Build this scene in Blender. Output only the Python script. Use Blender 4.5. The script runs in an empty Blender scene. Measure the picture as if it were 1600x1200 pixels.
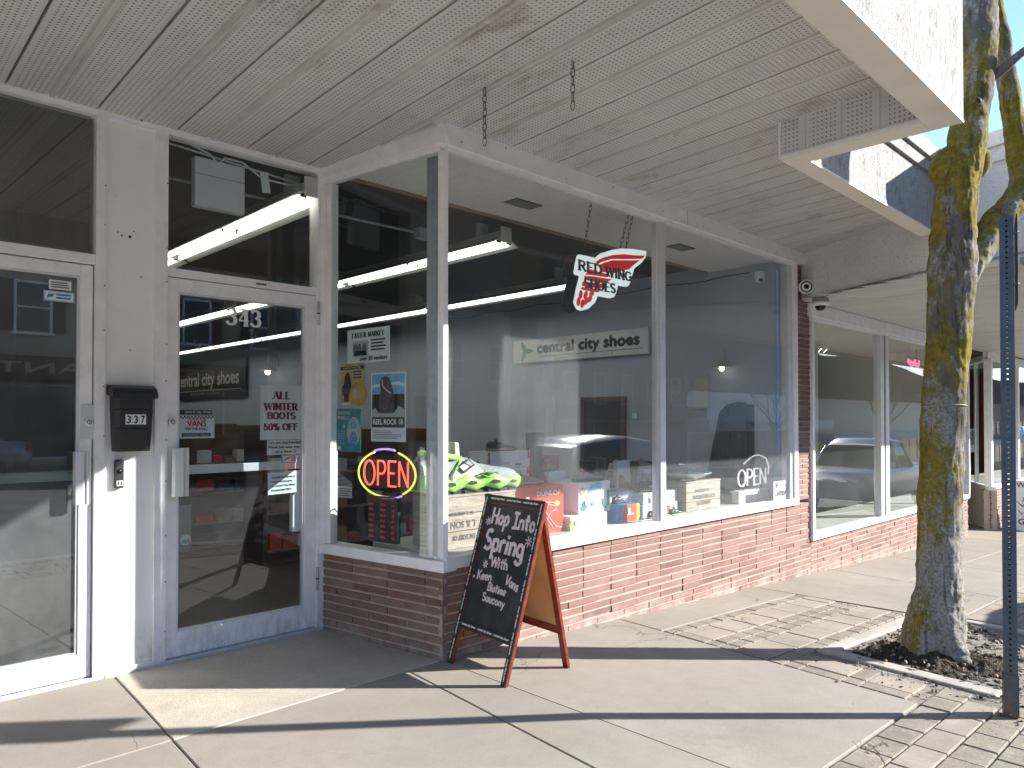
import bpy, math, random
from mathutils import Vector, Matrix, noise
random.seed(7)
R = math.radians
scn = bpy.context.scene
col = scn.collection

# ------------------------------------------------------------------ camera, world, sun, exposure
cd = bpy.data.cameras.new('camera'); cam = bpy.data.objects.new('camera', cd); col.objects.link(cam)
YAW = math.atan(1165/1142)                      # +X runs along the shop front, +Y into the shop
PIT = R(0.8)
fw = Vector((math.cos(YAW)*math.cos(PIT), math.sin(YAW)*math.cos(PIT), math.sin(PIT)))
cam.location = (0, 0, 1.35)
cam.rotation_euler = fw.to_track_quat('-Z', 'Y').to_euler()
cd.sensor_width = 36; cd.lens = 36*1142/1600; cd.shift_y = 39/1600; cd.clip_start = .05; cd.clip_end = 2000
scn.camera = cam
SUN = Vector((.776, -.631, 0)).normalized(); EL = R(24.2)
w = bpy.data.worlds.new('World'); scn.world = w; w.use_nodes = True
nt = w.node_tree; sky = nt.nodes.new('ShaderNodeTexSky'); sky.sky_type = 'NISHITA'; sky.sun_disc = False
sky.sun_elevation = EL; sky.sun_rotation = math.atan2(SUN.x, SUN.y); sky.air_density = 1.0; sky.dust_density = .15; sky.ozone_density = 3.5
nt.links.new(sky.outputs[0], nt.nodes['Background'].inputs[0]); nt.nodes['Background'].inputs[1].default_value = .05
sd = bpy.data.lights.new('sun', 'SUN'); sd.energy = 2.0; sd.angle = R(.5); sd.color = (1, .95, .87)
so = bpy.data.objects.new('sun', sd); col.objects.link(so)
so.rotation_euler = (-Vector((SUN.x*math.cos(EL), SUN.y*math.cos(EL), math.sin(EL)))).to_track_quat('-Z', 'Y').to_euler()
scn.view_settings.view_transform = 'Standard'; scn.view_settings.look = 'None'; scn.view_settings.exposure = 2.85; scn.view_settings.gamma = 1
cy = scn.cycles
cy.transparent_max_bounces = 40; cy.max_bounces = 14; cy.diffuse_bounces = 9; cy.glossy_bounces = 5; cy.use_denoising = True
cy.sample_clamp_indirect = 6; cy.caustics_reflective = False; cy.caustics_refractive = False

# ------------------------------------------------------------------ materials
class NT:
    def __init__(s, name):
        s.m = bpy.data.materials.new(name); s.m.use_nodes = True; s.t = s.m.node_tree; s.n = s.t.nodes; s.l = s.t.links
        s.out = s.n['Material Output']; s.p = s.n['Principled BSDF']
    def new(s, t, **k):
        o = s.n.new(t)
        for a, b in k.items(): setattr(o, a, b)
        return o
    def link(s, a, b): s.l.new(a, b)
    def val(s, i, v):
        if hasattr(v, 'is_linked') or isinstance(v, bpy.types.NodeSocket): s.l.new(v, i)
        else: i.default_value = v
    def math(s, op, a, b=0, c=0, clamp=False):
        o = s.new('ShaderNodeMath', operation=op); o.use_clamp = clamp
        s.val(o.inputs[0], a); s.val(o.inputs[1], b); s.val(o.inputs[2], c); return o.outputs[0]
    def pos(s): return s.new('ShaderNodeTexCoord').outputs['Object']
    def xyz(s, v=None):
        o = s.new('ShaderNodeSeparateXYZ'); s.link(v or s.pos(), o.inputs[0]); return o.outputs
    def noise(s, scale, detail=4, rough=.55, vec=None, dist=0):
        o = s.new('ShaderNodeTexNoise'); o.inputs['Scale'].default_value = scale; o.inputs['Detail'].default_value = detail
        o.inputs['Roughness'].default_value = rough; o.inputs['Distortion'].default_value = dist
        s.link(vec or s.pos(), o.inputs['Vector']); return o.outputs['Fac']
    def map(s, scale=(1, 1, 1), loc=(0, 0, 0), vec=None):
        o = s.new('ShaderNodeMapping'); o.inputs['Scale'].default_value = scale; o.inputs['Location'].default_value = loc
        s.link(vec or s.pos(), o.inputs['Vector']); return o.outputs[0]
    def ramp(s, f, a, b, ca=0.0, cb=1.0):
        o = s.new('ShaderNodeMapRange'); s.val(o.inputs[0], f)
        for i, v in ((1, a), (2, b), (3, ca), (4, cb)): o.inputs[i].default_value = v
        return o.outputs[0]
    def mix(s, f, a, b, mode='MIX'):
        o = s.new('ShaderNodeMix', data_type='RGBA', blend_type=mode); s.val(o.inputs[0], f)
        for i, v in ((6, a), (7, b)):
            if isinstance(v, bpy.types.NodeSocket): s.link(v, o.inputs[i])
            else: o.inputs[i].default_value = (*v[:3], 1)
        return o.outputs[2]
    def bump(s, h, strength=.3, dist=.01):
        o = s.new('ShaderNodeBump'); o.inputs['Strength'].default_value = strength; o.inputs['Distance'].default_value = dist
        s.link(h, o.inputs['Height']); s.link(o.outputs[0], s.p.inputs['Normal'])
    def col(s, c):
        if isinstance(c, bpy.types.NodeSocket): s.link(c, s.p.inputs['Base Color'])
        else: s.p.inputs['Base Color'].default_value = (*c[:3], 1)
    def set(s, rough=None, metal=None, spec=None, emit=None, es=1, coat=None):
        if rough is not None: s.val(s.p.inputs['Roughness'], rough)
        if metal is not None: s.p.inputs['Metallic'].default_value = metal
        if spec is not None: s.p.inputs['Specular IOR Level'].default_value = spec
        if coat is not None: s.p.inputs['Coat Weight'].default_value = coat
        if emit is not None:
            s.p.inputs['Emission Color'].default_value = (*emit, 1); s.p.inputs['Emission Strength'].default_value = es
        return s

def mat(name, c, rough=.5, metal=0, var=.12, vs=6, bump=0, bs=60, spec=.4, emit=None, es=1, coat=None, dirt=0, dirtc=(.12, .1, .08), grime=0):
    t = NT(name); t.set(rough, metal, spec, emit, es, coat)
    f = t.ramp(t.noise(vs, 5), .3, .7)
    c0 = tuple(x*(1-var) for x in c); c1 = tuple(min(1, x*(1+var)) for x in c)
    cc = t.mix(f, c0, c1)
    if grime:
        z = t.xyz()[2]; gz = t.math('MULTIPLY', t.ramp(z, .30, .0), t.ramp(t.noise(16, 7, .75, t.map((1, 1, .35))), .40, .70)); cc = t.mix(t.math('MULTIPLY', gz, .75), cc, (.20, .175, .15))
        sc = t.ramp(t.noise(30, 8, .8, t.map((1, 1, .06), (4, 4, 4))), .63, .70); cc = t.mix(t.math('MULTIPLY', sc, .22), cc, (.34, .32, .30))
        sm = t.math('MULTIPLY', t.ramp(t.noise(7, 6, .7, t.map(loc=(8, 2, 1))), .62, .74), .22); cc = t.mix(sm, cc, (.42, .39, .35))
    if dirt: cc = t.mix(t.math('MULTIPLY', t.ramp(t.noise(vs*2.3, 8, .7), .52, .75), dirt), cc, dirtc)
    t.col(cc)
    if bump: t.bump(t.noise(bs, 6, .65), bump, .004)
    return t.m

M = {}
M['white_metal'] = mat('painted_aluminium', (.88, .87, .90), .38, .0, .06, 9, .05, 90, dirt=.16, dirtc=(.35, .33, .30), grime=1)
M['aluminium'] = mat('satin_aluminium', (.70, .71, .74), .34, .15, .05, 12, dirt=.2, dirtc=(.3, .3, .3))
M['bright_metal'] = mat('polished_metal', (.72, .72, .74), .28, .45, .04)
M['white_paint'] = mat('white_panel_paint', (.90, .90, .90), .45, 0, .02, 3, .05, 30, dirt=.12, dirtc=(.5, .48, .45), grime=1)
M['white_sill'] = mat('white_sill_paint', (.78, .78, .77), .5, 0, .04, 8, .08, 60, dirt=.3, dirtc=(.45, .43, .40))
M['dark_gap'] = mat('dark_rubber', (.02, .02, .02), .7)
M['black_plastic'] = mat('black_plastic', (.022, .022, .024), .42, 0, .1, 20, .05, 200)
M['black_shiny'] = mat('black_gloss', (.012, .012, .014), .12)
M['galv'] = mat('galvanised_steel', (.50, .54, .57), .42, .2, .12, 25)
M['ceil_tile'] = mat('ceiling_tile', (.86, .85, .82), .85, 0, .05, 30)
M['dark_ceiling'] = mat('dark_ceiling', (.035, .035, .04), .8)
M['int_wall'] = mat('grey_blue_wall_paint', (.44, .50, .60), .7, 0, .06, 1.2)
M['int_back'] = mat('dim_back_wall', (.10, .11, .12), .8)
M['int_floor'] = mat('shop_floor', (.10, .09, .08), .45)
M['oak_trim'] = mat('oak_trim', (.34, .19, .10), .5, 0, .25, 14)
M['platform'] = mat('display_platform', (.46, .45, .41), .6, 0, .15, 7)
M['paper'] = mat('white_paper', (.80, .81, .83), .6, 0, .02)
M['paper_dim'] = mat('grey_paper', (.50, .50, .48), .6, 0, .03)
M['ink'] = mat('black_ink', (.015, .015, .018), .6)
M['ink_grey'] = mat('grey_ink', (.16, .16, .17), .6)
M['red_ink'] = mat('dark_red_ink', (.20, .010, .022), .6)
M['red_print'] = mat('red_print', (.60, .015, .02), .35)
M['red_gloss'] = mat('red_gloss', (.70, .018, .022), .3, emit=(.8, .012, .015), es=.05, coat=.4)
M['blue_print'] = mat('blue_print', (.05, .25, .50), .5)
M['sky_print'] = mat('light_blue_print', (.22, .50, .68), .5, 0, .2, 20)
M['teal_print'] = mat('teal_print', (.05, .24, .30), .55)
M['tan_print'] = mat('tan_print', (.55, .38, .18), .55, 0, .2, 20)
M['ochre_print'] = mat('ochre_print', (.55, .30, .04), .55, 0, .25, 25)
M['rock_print'] = mat('rock_print', (.13, .09, .10), .6, 0, .5, 30)
M['dark_print'] = mat('dark_print', (.03, .035, .03), .6, 0, .4, 40)
M['green_print'] = mat('green_print', (.03, .30, .13), .5)
M['yellow_print'] = mat('yellow_print', (.75, .62, .05), .5)
M['card_white'] = mat('white_card', (.74, .75, .77), .55, 0, .05, 10)
M['card_grey'] = mat('grey_card', (.42, .44, .46), .6, 0, .06, 10)
M['card_red'] = mat('red_card', (.46, .025, .025), .5, 0, .1, 10)
M['card_orange'] = mat('orange_red_card', (.66, .085, .04), .5, 0, .06, 10)
M['card_brown'] = mat('brown_card', (.30, .20, .11), .65, 0, .1, 10)
M['card_beige'] = mat('beige_card', (.58, .54, .48), .6, 0, .06, 10)
M['shoe_grey'] = mat('grey_mesh_fabric', (.26, .28, .29), .75, 0, .2, 60, .2, 300)
M['shoe_cream'] = mat('cream_fabric', (.60, .57, .50), .7, 0, .1, 30)
M['shoe_lime'] = mat('lime_rubber', (.36, .74, .13), .4, 0, .06, 10)
M['shoe_dark'] = mat('dark_rubber_sole', (.03, .035, .035), .6)
M['rubber_grey'] = mat('grey_rubber', (.085, .10, .088), .30, 0, .15, 8)
M['leather_black'] = mat('black_leather', (.016, .016, .018), .35)
M['neon_off'] = mat('white_neon_tube', (.85, .80, .82), .25, emit=(1, .85, .88), es=.08)
M['neon_red'] = mat('red_neon_tube', (.8, .15, .1), .3, emit=(1, .12, .07), es=.30)
M['neon_yellow'] = mat('yellow_neon_tube', (.7, .7, .1), .3, emit=(.78, .80, .10), es=.2)
M['neon_purple'] = mat('purple_neon_tube', (.4, .25, .8), .3, emit=(.42, .22, .95), es=.22)
M['neon_pink'] = mat('pink_neon_tube', (.8, .2, .35), .3, emit=(1, .13, .30), es=.28)
M['led_blue'] = mat('blue_led', (.1, .3, .7), .3, emit=(.06, .26, .75), es=.05)
M['led_red_off'] = mat('dim_red_led', (.22, .03, .03), .4, emit=(.5, .04, .03), es=.03)
M['tube_on'] = mat('lit_fluorescent_tube', (.9, .9, .8), .4, emit=(1, .95, .84), es=.8)
M['bulb_on'] = mat('lit_bulb', (.9, .9, .8), .4, emit=(1, .90, .7), es=.7)
M['lamp_metal'] = mat('lamp_enamel', (.55, .57, .52), .4)
M['chalk'] = mat('pink_white_chalk', (.72, .60, .63), .9, 0, .25, 90)
M['red_wood'] = mat('stained_red_wood', (.165, .030, .014), .42, 0, .45, 30, .15, 60)
M['black_frame'] = mat('black_painted_frame', (.016, .017, .017), .5)
M['rusty'] = mat('rusty_chain', (.13, .105, .085), .75, .1, .5, 80)
M['grey_conduit'] = mat('grey_conduit', (.26, .26, .27), .5)
M['asphalt'] = mat('asphalt', (.17, .165, .158), .9, 0, .25, 1.3, .5, 120)
M['kerb'] = mat('kerb_concrete', (.36, .34, .31), .85, 0, .15, 5, .3, 80)
M['crate_wood'] = None
M['tree_ring'] = mat('tree_pit_rim', (.38, .35, .31), .85, 0, .18, 6, .35, 90, dirt=.4, dirtc=(.2, .18, .15))
M['silver_paint'] = mat('silver_car_paint', (.30, .31, .32), .28, .5, .03, coat=.8)
M['white_car'] = mat('white_car_paint', (.72, .73, .74), .3, 0, .02, coat=.8)
M['blue_car'] = mat('dark_blue_car_paint', (.025, .05, .11), .3, .3, .03, coat=.8)
M['car_glass'] = mat('car_glass', (.02, .025, .028), .06, spec=.8)
M['tyre'] = mat('tyre_rubber', (.02, .02, .02), .8)
M['rim'] = mat('wheel_rim', (.45, .46, .47), .35, .7)
M['lamp_red'] = mat('tail_lamp', (.35, .01, .01), .2)
M['lamp_clear'] = mat('head_lamp', (.6, .62, .65), .15)
M['beige_wall'] = mat('beige_render', (.50, .40, .28), .85, 0, .08, 2)
M['pale_wall'] = mat('pale_render', (.60, .59, .56), .85, 0, .06, 2)
M['brown_trim'] = mat('brown_trim', (.12, .065, .04), .6)
M['dark_shop'] = mat('dark_storefront', (.035, .030, .030), .5)
M['shop_glass'] = mat('storefront_glass', (.03, .035, .04), .08, spec=.7)
M['cream_wall'] = mat('cream_wall_paint', (.66, .62, .52), .75, 0, .04, 2)
M['maroon'] = mat('maroon_panel', (.13, .025, .022), .5)
M['hill'] = mat('far_hill', (.06, .08, .06), .95, 0, .4, .02)
M['hardboard'] = mat('tan_hardboard', (.46, .29, .15), .42, 0, .16, 5, .03, 30, dirt=.10, dirtc=(.25, .13, .06))
M['grass'] = mat('grass_blades', (.10, .15, .03), .8, 0, .4, 30)
M['glass_dish'] = mat('pale_glass_dish', (.45, .58, .55), .15)
M['sign_back'] = mat('sign_back_metal', (.035, .05, .085), .75, 0)

def brick_mat():
    t = NT('roman_brick'); a = t.new('ShaderNodeVertexColor'); a.layer_name = 'tone'
    r = t.xyz(a.outputs[0])
    base = t.mix(r[0], (.220, .112, .092), (.275, .158, .134))
    base = t.mix(t.ramp(r[1], .8, 1), base, (.165, .080, .070))
    n = t.noise(70, 8, .75); base = t.mix(t.ramp(n, .52, .70, 0, .6), base, (.12, .055, .048))
    n2 = t.noise(4, 6, .7); base = t.mix(t.ramp(n2, .45, .80, 0, .35), base, (.40, .31, .28))
    q = t.xyz(); z = t.math('ADD', q[2], t.math('MULTIPLY', t.math('MAXIMUM', t.math('SUBTRACT', q[0], 2.6), 0), .048))
    base = t.mix(t.math('MULTIPLY', t.ramp(z, .13, -.02), t.ramp(t.noise(7, 6, .7), .4, .65)), base, (.40, .36, .32))
    t.col(base); t.set(.85); t.bump(t.noise(90, 8, .8), .9, .006); return t.m
M['brick'] = brick_mat()
M['mortar'] = mat('pale_mortar', (.42, .355, .31), .9, 0, .15, 20, .4, 120)

def concrete_mat(name, c, speck, rough_b=.25, blotch=.15, sc=1.0, gs=140):
    t = NT(name); t.set(.9, spec=.22)
    f = t.ramp(t.noise(.9*sc, 6, .65), .3, .7)
    cc = t.mix(f, tuple(x*(1-blotch) for x in c), tuple(x*(1+blotch*.7) for x in c))
    f2 = t.ramp(t.noise(5.5*sc, 9, .75, t.map((1, 1, 1), (2, 4, 1)), .8), .42, .72); cc = t.mix(t.math('MULTIPLY', f2, .35), cc, (c[0]*.74, c[1]*.71, c[2]*.66))
    n = t.noise(gs, 3, .8); cc = t.mix(t.math('MULTIPLY', t.ramp(n, .50, .72), speck), cc, tuple(x*.45 for x in c))
    n = t.noise(190, 2, .8, t.map(loc=(3, 1, 2))); cc = t.mix(t.math('MULTIPLY', t.ramp(n, .58, .76), speck*.8), cc, tuple(min(1, x*1.5) for x in c))
    st = t.ramp(t.noise(2.1, 8, .75, t.map(loc=(7, 3, 0)), .6), .56, .74); cc = t.mix(t.math('MULTIPLY', st, .5), cc, (c[0]*.58, c[1]*.55, c[2]*.52))
    for k, (vs, r0, am) in enumerate(((2.3, .022, .55), (5.0, .035, .30))):
        v = t.new('ShaderNodeTexVoronoi'); v.inputs['Scale'].default_value = vs; t.link(t.map(loc=(k*3.1, 1.7, 0)), v.inputs['Vector'])
        sp = t.ramp(v.outputs['Distance'], r0, r0*.7); cc = t.mix(t.math('MULTIPLY', sp, am), cc, (.075, .065, .058))
    v = t.new('ShaderNodeTexVoronoi', feature='DISTANCE_TO_EDGE'); v.inputs['Scale'].default_value = .55
    nv = t.new('ShaderNodeTexNoise'); nv.inputs['Scale'].default_value = 2.2; nv.inputs['Detail'].default_value = 6; t.link(t.pos(), nv.inputs['Vector'])
    va = t.new('ShaderNodeVectorMath', operation='MULTIPLY_ADD'); t.link(nv.outputs['Color'], va.inputs[0]); va.inputs[1].default_value = (.7, .7, .7); t.link(t.pos(), va.inputs[2]); t.link(va.outputs[0], v.inputs['Vector'])
    ck = t.math('MULTIPLY', t.ramp(v.outputs['Distance'], .0035, .0012), t.ramp(t.noise(.8, 2, .5, t.map(loc=(5, 9, 0))), .54, .58)); cc = t.mix(t.math('MULTIPLY', ck, .6), cc, (.08, .07, .06))
    t.col(cc); t.bump(t.math('ADD', t.noise(160, 5, .7), t.math('MULTIPLY', ck, -2)), rough_b, .004); return t.m
M['concrete'] = concrete_mat('pale_concrete', (.292, .266, .234), .45)
M['concrete_rough'] = concrete_mat('weathered_concrete', (.47, .43, .37), .80, .7, .22, 2)
M['paver'] = concrete_mat('smooth_paver', (.325, .282, .240), .45, .4, .25, 3)
M['aggregate'] = concrete_mat('exposed_aggregate', (.285, .252, .210), 1.0, 1.0, .28, 4, 75)
M['joint'] = mat('dirt_joint', (.19, .168, .145), .95, 0, .4, 30)

def soffit_mat(name, axis, c):
    t = NT(name); t.set(.55, spec=.3)
    p = t.xyz(); a, b = p[axis[0]], p[axis[1]]
    fr = t.math('FRACT', t.math('DIVIDE', t.math('ADD', a, .1 if name == 'perforated_soffit' else .0 if axis == (0, 2) else .023), .2))
    u = t.math('SUBTRACT', t.math('FRACT', t.math('DIVIDE', a, .0235)), .5)
    v = t.math('SUBTRACT', t.math('FRACT', t.math('DIVIDE', b, .024)), .5)
    d = t.math('ADD', t.math('MULTIPLY', u, u), t.math('MULTIPLY', v, v))
    hole = t.math('LESS_THAN', d, .045)
    zone = t.math('MULTIPLY', t.math('GREATER_THAN', fr, .14), t.math('LESS_THAN', fr, .86))
    hole = t.math('MULTIPLY', hole, zone)
    base = t.mix(t.ramp(t.noise(1.6, 6, .65), .3, .75), tuple(x*1.04 for x in c), tuple(x*.88 for x in c))
    st = t.math('MULTIPLY', t.ramp(t.noise(4.5, 8, .78, t.map((1, .45, 1))), .54, .70), t.ramp(t.noise(.9, 3), .38, .58))
    if name == 'perforated_soffit':
        pn_ = t.new('ShaderNodeTexWhiteNoise', noise_dimensions='1D'); t.link(t.math('FLOOR', t.math('DIVIDE', t.math('ADD', a, .1), .4)), pn_.inputs['W']); base = t.mix(t.math('MULTIPLY', pn_.outputs['Value'], .22), base, tuple(x*.62 for x in c))
        edge = t.math('ABSOLUTE', t.math('SUBTRACT', t.math('FRACT', t.math('DIVIDE', t.math('ADD', a, .1), .2)), .5)); ed = t.math('MULTIPLY', t.ramp(edge, .40, .5), t.ramp(t.noise(6, 6, .7, t.map((1, .15, 1))), .38, .62)); base = t.mix(t.math('MULTIPLY', ed, .55), base, (.30, .255, .22))
    base = t.mix(t.math('MULTIPLY', st, .8), base, (.24, .175, .125))
    gr = t.ramp(t.noise(26, 6, .75, t.map((1, .12, 1))), .55, .78); base = t.mix(t.math('MULTIPLY', gr, .35), base, (.36, .31, .27))
    t.col(t.mix(t.math('MULTIPLY', hole, .72), base, (.06, .055, .05))); t.bump(hole, -.6, .003); return t.m
M['soffit'] = soffit_mat('perforated_soffit', (0, 1), (.71, .68, .655))
M['soffit_side'] = soffit_mat('perforated_fascia_lining', (1, 2), (.72, .69, .665))
M['soffit_front'] = soffit_mat('perforated_front_lining', (0, 2), (.66, .64, .63))

def stucco(name, c, streak):
    t = NT(name); t.set(.9, spec=.2)
    base = t.mix(t.ramp(t.noise(2, 5), .3, .7), c, tuple(x*.9 for x in c))
    if streak:
        n = t.ramp(t.noise(14, 9, .8, t.map((1, 1, .55), (2, 2, 2)), 1.4), .52, .66)
        base = t.mix(t.math('MULTIPLY', n, streak), base, (.13, .13, .135))
        n = t.ramp(t.noise(60, 5, .8), .55, .68); base = t.mix(t.math('MULTIPLY', n, .6), base, (.16, .16, .16))
    t.col(base); t.bump(t.noise(55, 6, .75), .9, .012); return t.m
M['stucco'] = stucco('white_stucco', (.40, .395, .385), .95)
M['stucco_plain'] = stucco('cream_stucco', (.90, .89, .87), .04)
M['fascia_bottom'] = mat('cream_fascia_board', (.80, .745, .66), .6, 0, .06, 3, .1, 40)

def bark():
    t = NT('lichen_bark'); t.set(.92, spec=.12)
    n = t.noise(13, 10, .75, t.map((1, 1, .4)), .5); z = t.xyz()[2]
    base = t.mix(t.ramp(n, .32, .68), (.105, .090, .074), (.225, .20, .175))
    pn = t.math('ADD', t.noise(3.4, 8, .72, t.map((1, 1, .6), (4, 1, 8))), t.ramp(z, 1.6, .2, 0, .10))
    pale = t.math('MULTIPLY', t.ramp(pn, .48, .56), t.ramp(t.noise(55, 5, .75), .36, .54))
    base = t.mix(t.math('MULTIPLY', pale, .85), base, (.40, .385, .37))
    nx = t.new('ShaderNodeVectorMath', operation='DOT_PRODUCT')
    t.link(t.new('ShaderNodeTexCoord').outputs['Normal'], nx.inputs[0]); nx.inputs[1].default_value = (-.7, .3, .05)
    lic = t.math('ADD', t.math('MULTIPLY_ADD', t.math('SUBTRACT', t.noise(3.6, 9, .74, t.map((1, 1, .5), (1, 5, 2))), .5), 1.5, .5), t.math('MULTIPLY', nx.outputs['Value'], .075))
    lic = t.math('ADD', lic, t.ramp(z, 3.7, 2.9, -.14, .0)); lic = t.math('ADD', lic, t.ramp(z, .75, .1, 0, -.10))
    lic = t.math('ADD', lic, t.math('MULTIPLY', t.math('SUBTRACT', t.noise(50, 7, .75), .5), .55))
    lic = t.math('SUBTRACT', lic, t.math('MULTIPLY', pale, .085)); lm = t.ramp(lic, .385, .515)
    yc = t.mix(t.ramp(t.noise(24, 6, .7), .35, .65), (.15, .122, .014), (.34, .255, .018))
    base = t.mix(t.math('MULTIPLY', lm, .9), base, yc)
    gl = t.math('MULTIPLY', t.ramp(t.noise(26, 5, .7, t.map(loc=(9, 9, 9))), .58, .64), t.ramp(z, 2.4, 3.2))
    base = t.mix(t.math('MULTIPLY', gl, .8), base, (.30, .35, .29))
    crack = t.ramp(t.noise(9, 9, .8, t.map((1.7, 1.7, .16), (2, 8, 1)), 1.2), .44, .37); base = t.mix(t.math('MULTIPLY', crack, .4), base, (.022, .018, .015))
    hz = t.ramp(t.noise(7, 7, .75, t.map((.5, .5, 4.5), (3, 3, 3)), .6), .60, .66); base = t.mix(t.math('MULTIPLY', hz, .3), base, (.05, .042, .035))
    t.col(base)
    hgt = t.math('ADD', t.noise(30, 10, .82, t.map((1.3, 1.3, .45)), .5), t.math('MULTIPLY', crack, -.5))
    t.bump(hgt, .8, .022); return t.m
M['bark'] = bark()

def soil():
    t = NT('pit_soil'); t.set(.95, spec=.1)
    n = t.noise(38, 8, .82); c = t.mix(t.ramp(n, .38, .66), (.035, .026, .019), (.17, .138, .105))
    v = t.new('ShaderNodeTexVoronoi'); v.inputs['Scale'].default_value = 75; t.link(t.pos(), v.inputs['Vector'])
    c = t.mix(t.ramp(v.outputs['Distance'], .28, .2, 0, .55), c, (.34, .31, .27)); t.col(c)
    t.bump(t.math('ADD', n, t.math('MULTIPLY', v.outputs['Distance'], -.8)), 1, .03); return t.m
M['soil'] = soil()

def chalkboard():
    t = NT('smudged_chalkboard'); t.set(t.ramp(t.noise(9, 4), .3, .7, .38, .6), spec=.4)
    sm = t.noise(3.2, 7, .62, t.map((1, 1, 1)), 1.8)
    t.col(t.mix(t.ramp(sm, .42, .78), (.012, .014, .018), (.050, .055, .062))); return t.m
M['chalkboard'] = chalkboard()

def wood(name, a, b, sc=(3, 3, 40)):
    t = NT(name); t.set(.75)
    n = t.noise(2.2, 8, .7, t.map(sc), .8)
    c = t.mix(t.ramp(n, .3, .7), a, b)
    c = t.mix(t.ramp(t.noise(8, 7, .75), .55, .75, 0, .5), c, tuple(x*.5 for x in a)); t.col(c); t.bump(n, .4, .004); return t.m
M['crate_wood'] = wood('weathered_crate_wood', (.26, .21, .155), (.56, .49, .39))
M['slat'] = wood('slatwall_board', (.36, .29, .20), (.48, .40, .28), (1, 1, 6))

def post_mat():
    t = NT('dark_blue_steel'); t.set(.5, .35)
    c = t.mix(t.ramp(t.noise(6, 6, .7), .3, .7), (.048, .066, .095), (.082, .105, .14))
    c = t.mix(t.ramp(t.noise(40, 6, .75), .62, .72, 0, .6), c, (.12, .10, .09)); z = t.xyz()[2]; c = t.mix(t.math('MULTIPLY', t.ramp(z, .25, -.05), t.ramp(t.noise(22, 7, .75), .40, .60)), c, (.17, .10, .06)); c = t.mix(t.math('MULTIPLY', t.ramp(t.noise(24, 7, .8, t.map((1, 1, .1))), .62, .68), .5), c, (.24, .26, .29)); t.col(c); return t.m
M['post_blue'] = post_mat()

def pane_mat(name, r0, dust, tint, specks=0.0):
    t = NT(name); t.n.remove(t.p)
    lw = t.new('ShaderNodeLayerWeight'); lw.inputs[0].default_value = .5
    f = t.math('POWER', lw.outputs['Facing'], 5)
    fac = t.math('ADD', t.math('MULTIPLY', f, 1-r0), r0, clamp=True)
    tr = t.new('ShaderNodeBsdfTransparent'); tr.inputs[0].default_value = (*tint, 1)
    gl = t.new('ShaderNodeBsdfGlossy'); gl.inputs['Roughness'].default_value = .0; gl.inputs['Color'].default_value = (.96, .98, 1, 1)
    m1 = t.new('ShaderNodeMixShader'); t.link(fac, m1.inputs[0]); t.link(tr.outputs[0], m1.inputs[1]); t.link(gl.outputs[0], m1.inputs[2])
    df = t.new('ShaderNodeBsdfDiffuse'); df.inputs[0].default_value = (.60, .64, .67, 1)
    a = t.ramp(t.noise(2.2, 7, .7, t.map((1, 1, .6))), .35, .75, dust*.35, dust)
    if specks:
        z = t.xyz()[2]
        sp = t.ramp(t.noise(85, 4, .75), .66, .72)
        sp = t.math('MULTIPLY', sp, t.ramp(t.noise(1.8, 3), .45, .65))
        ln = t.math('MULTIPLY', t.ramp(t.noise(9, 6, .75, t.map((3, 3, .35), (5, 5, 5))), .62, .72), .4)
        a = t.math('ADD', a, t.math('MULTIPLY', t.math('ADD', sp, t.math('MULTIPLY', ln, .35)), specks), clamp=True)
    m2 = t.new('ShaderNodeMixShader'); t.link(a, m2.inputs[0]); t.link(m1.outputs[0], m2.inputs[1]); t.link(df.outputs[0], m2.inputs[2])
    t.link(m2.outputs[0], t.out.inputs[0]); return t.m
def clear_mat():
    t = NT('pane_back'); t.n.remove(t.p); tr = t.new('ShaderNodeBsdfTransparent'); tr.inputs[0].default_value = (.97, .98, .985, 1)
    t.link(tr.outputs[0], t.out.inputs[0]); return t.m
M['pane_back'] = clear_mat()
M['glass_shop'] = pane_mat('shop_window_glass', .055, .125, (.93, .95, .97), .75)
M['glass_door'] = pane_mat('door_glass', .075, .022, (.86, .91, .92), .18)
M['glass_tint'] = pane_mat('tinted_door_glass', .12, .16, (.50, .58, .58), .35)
M['glass_next'] = pane_mat('neighbour_glass', .10, .05, (.88, .92, .90), .3)

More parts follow.
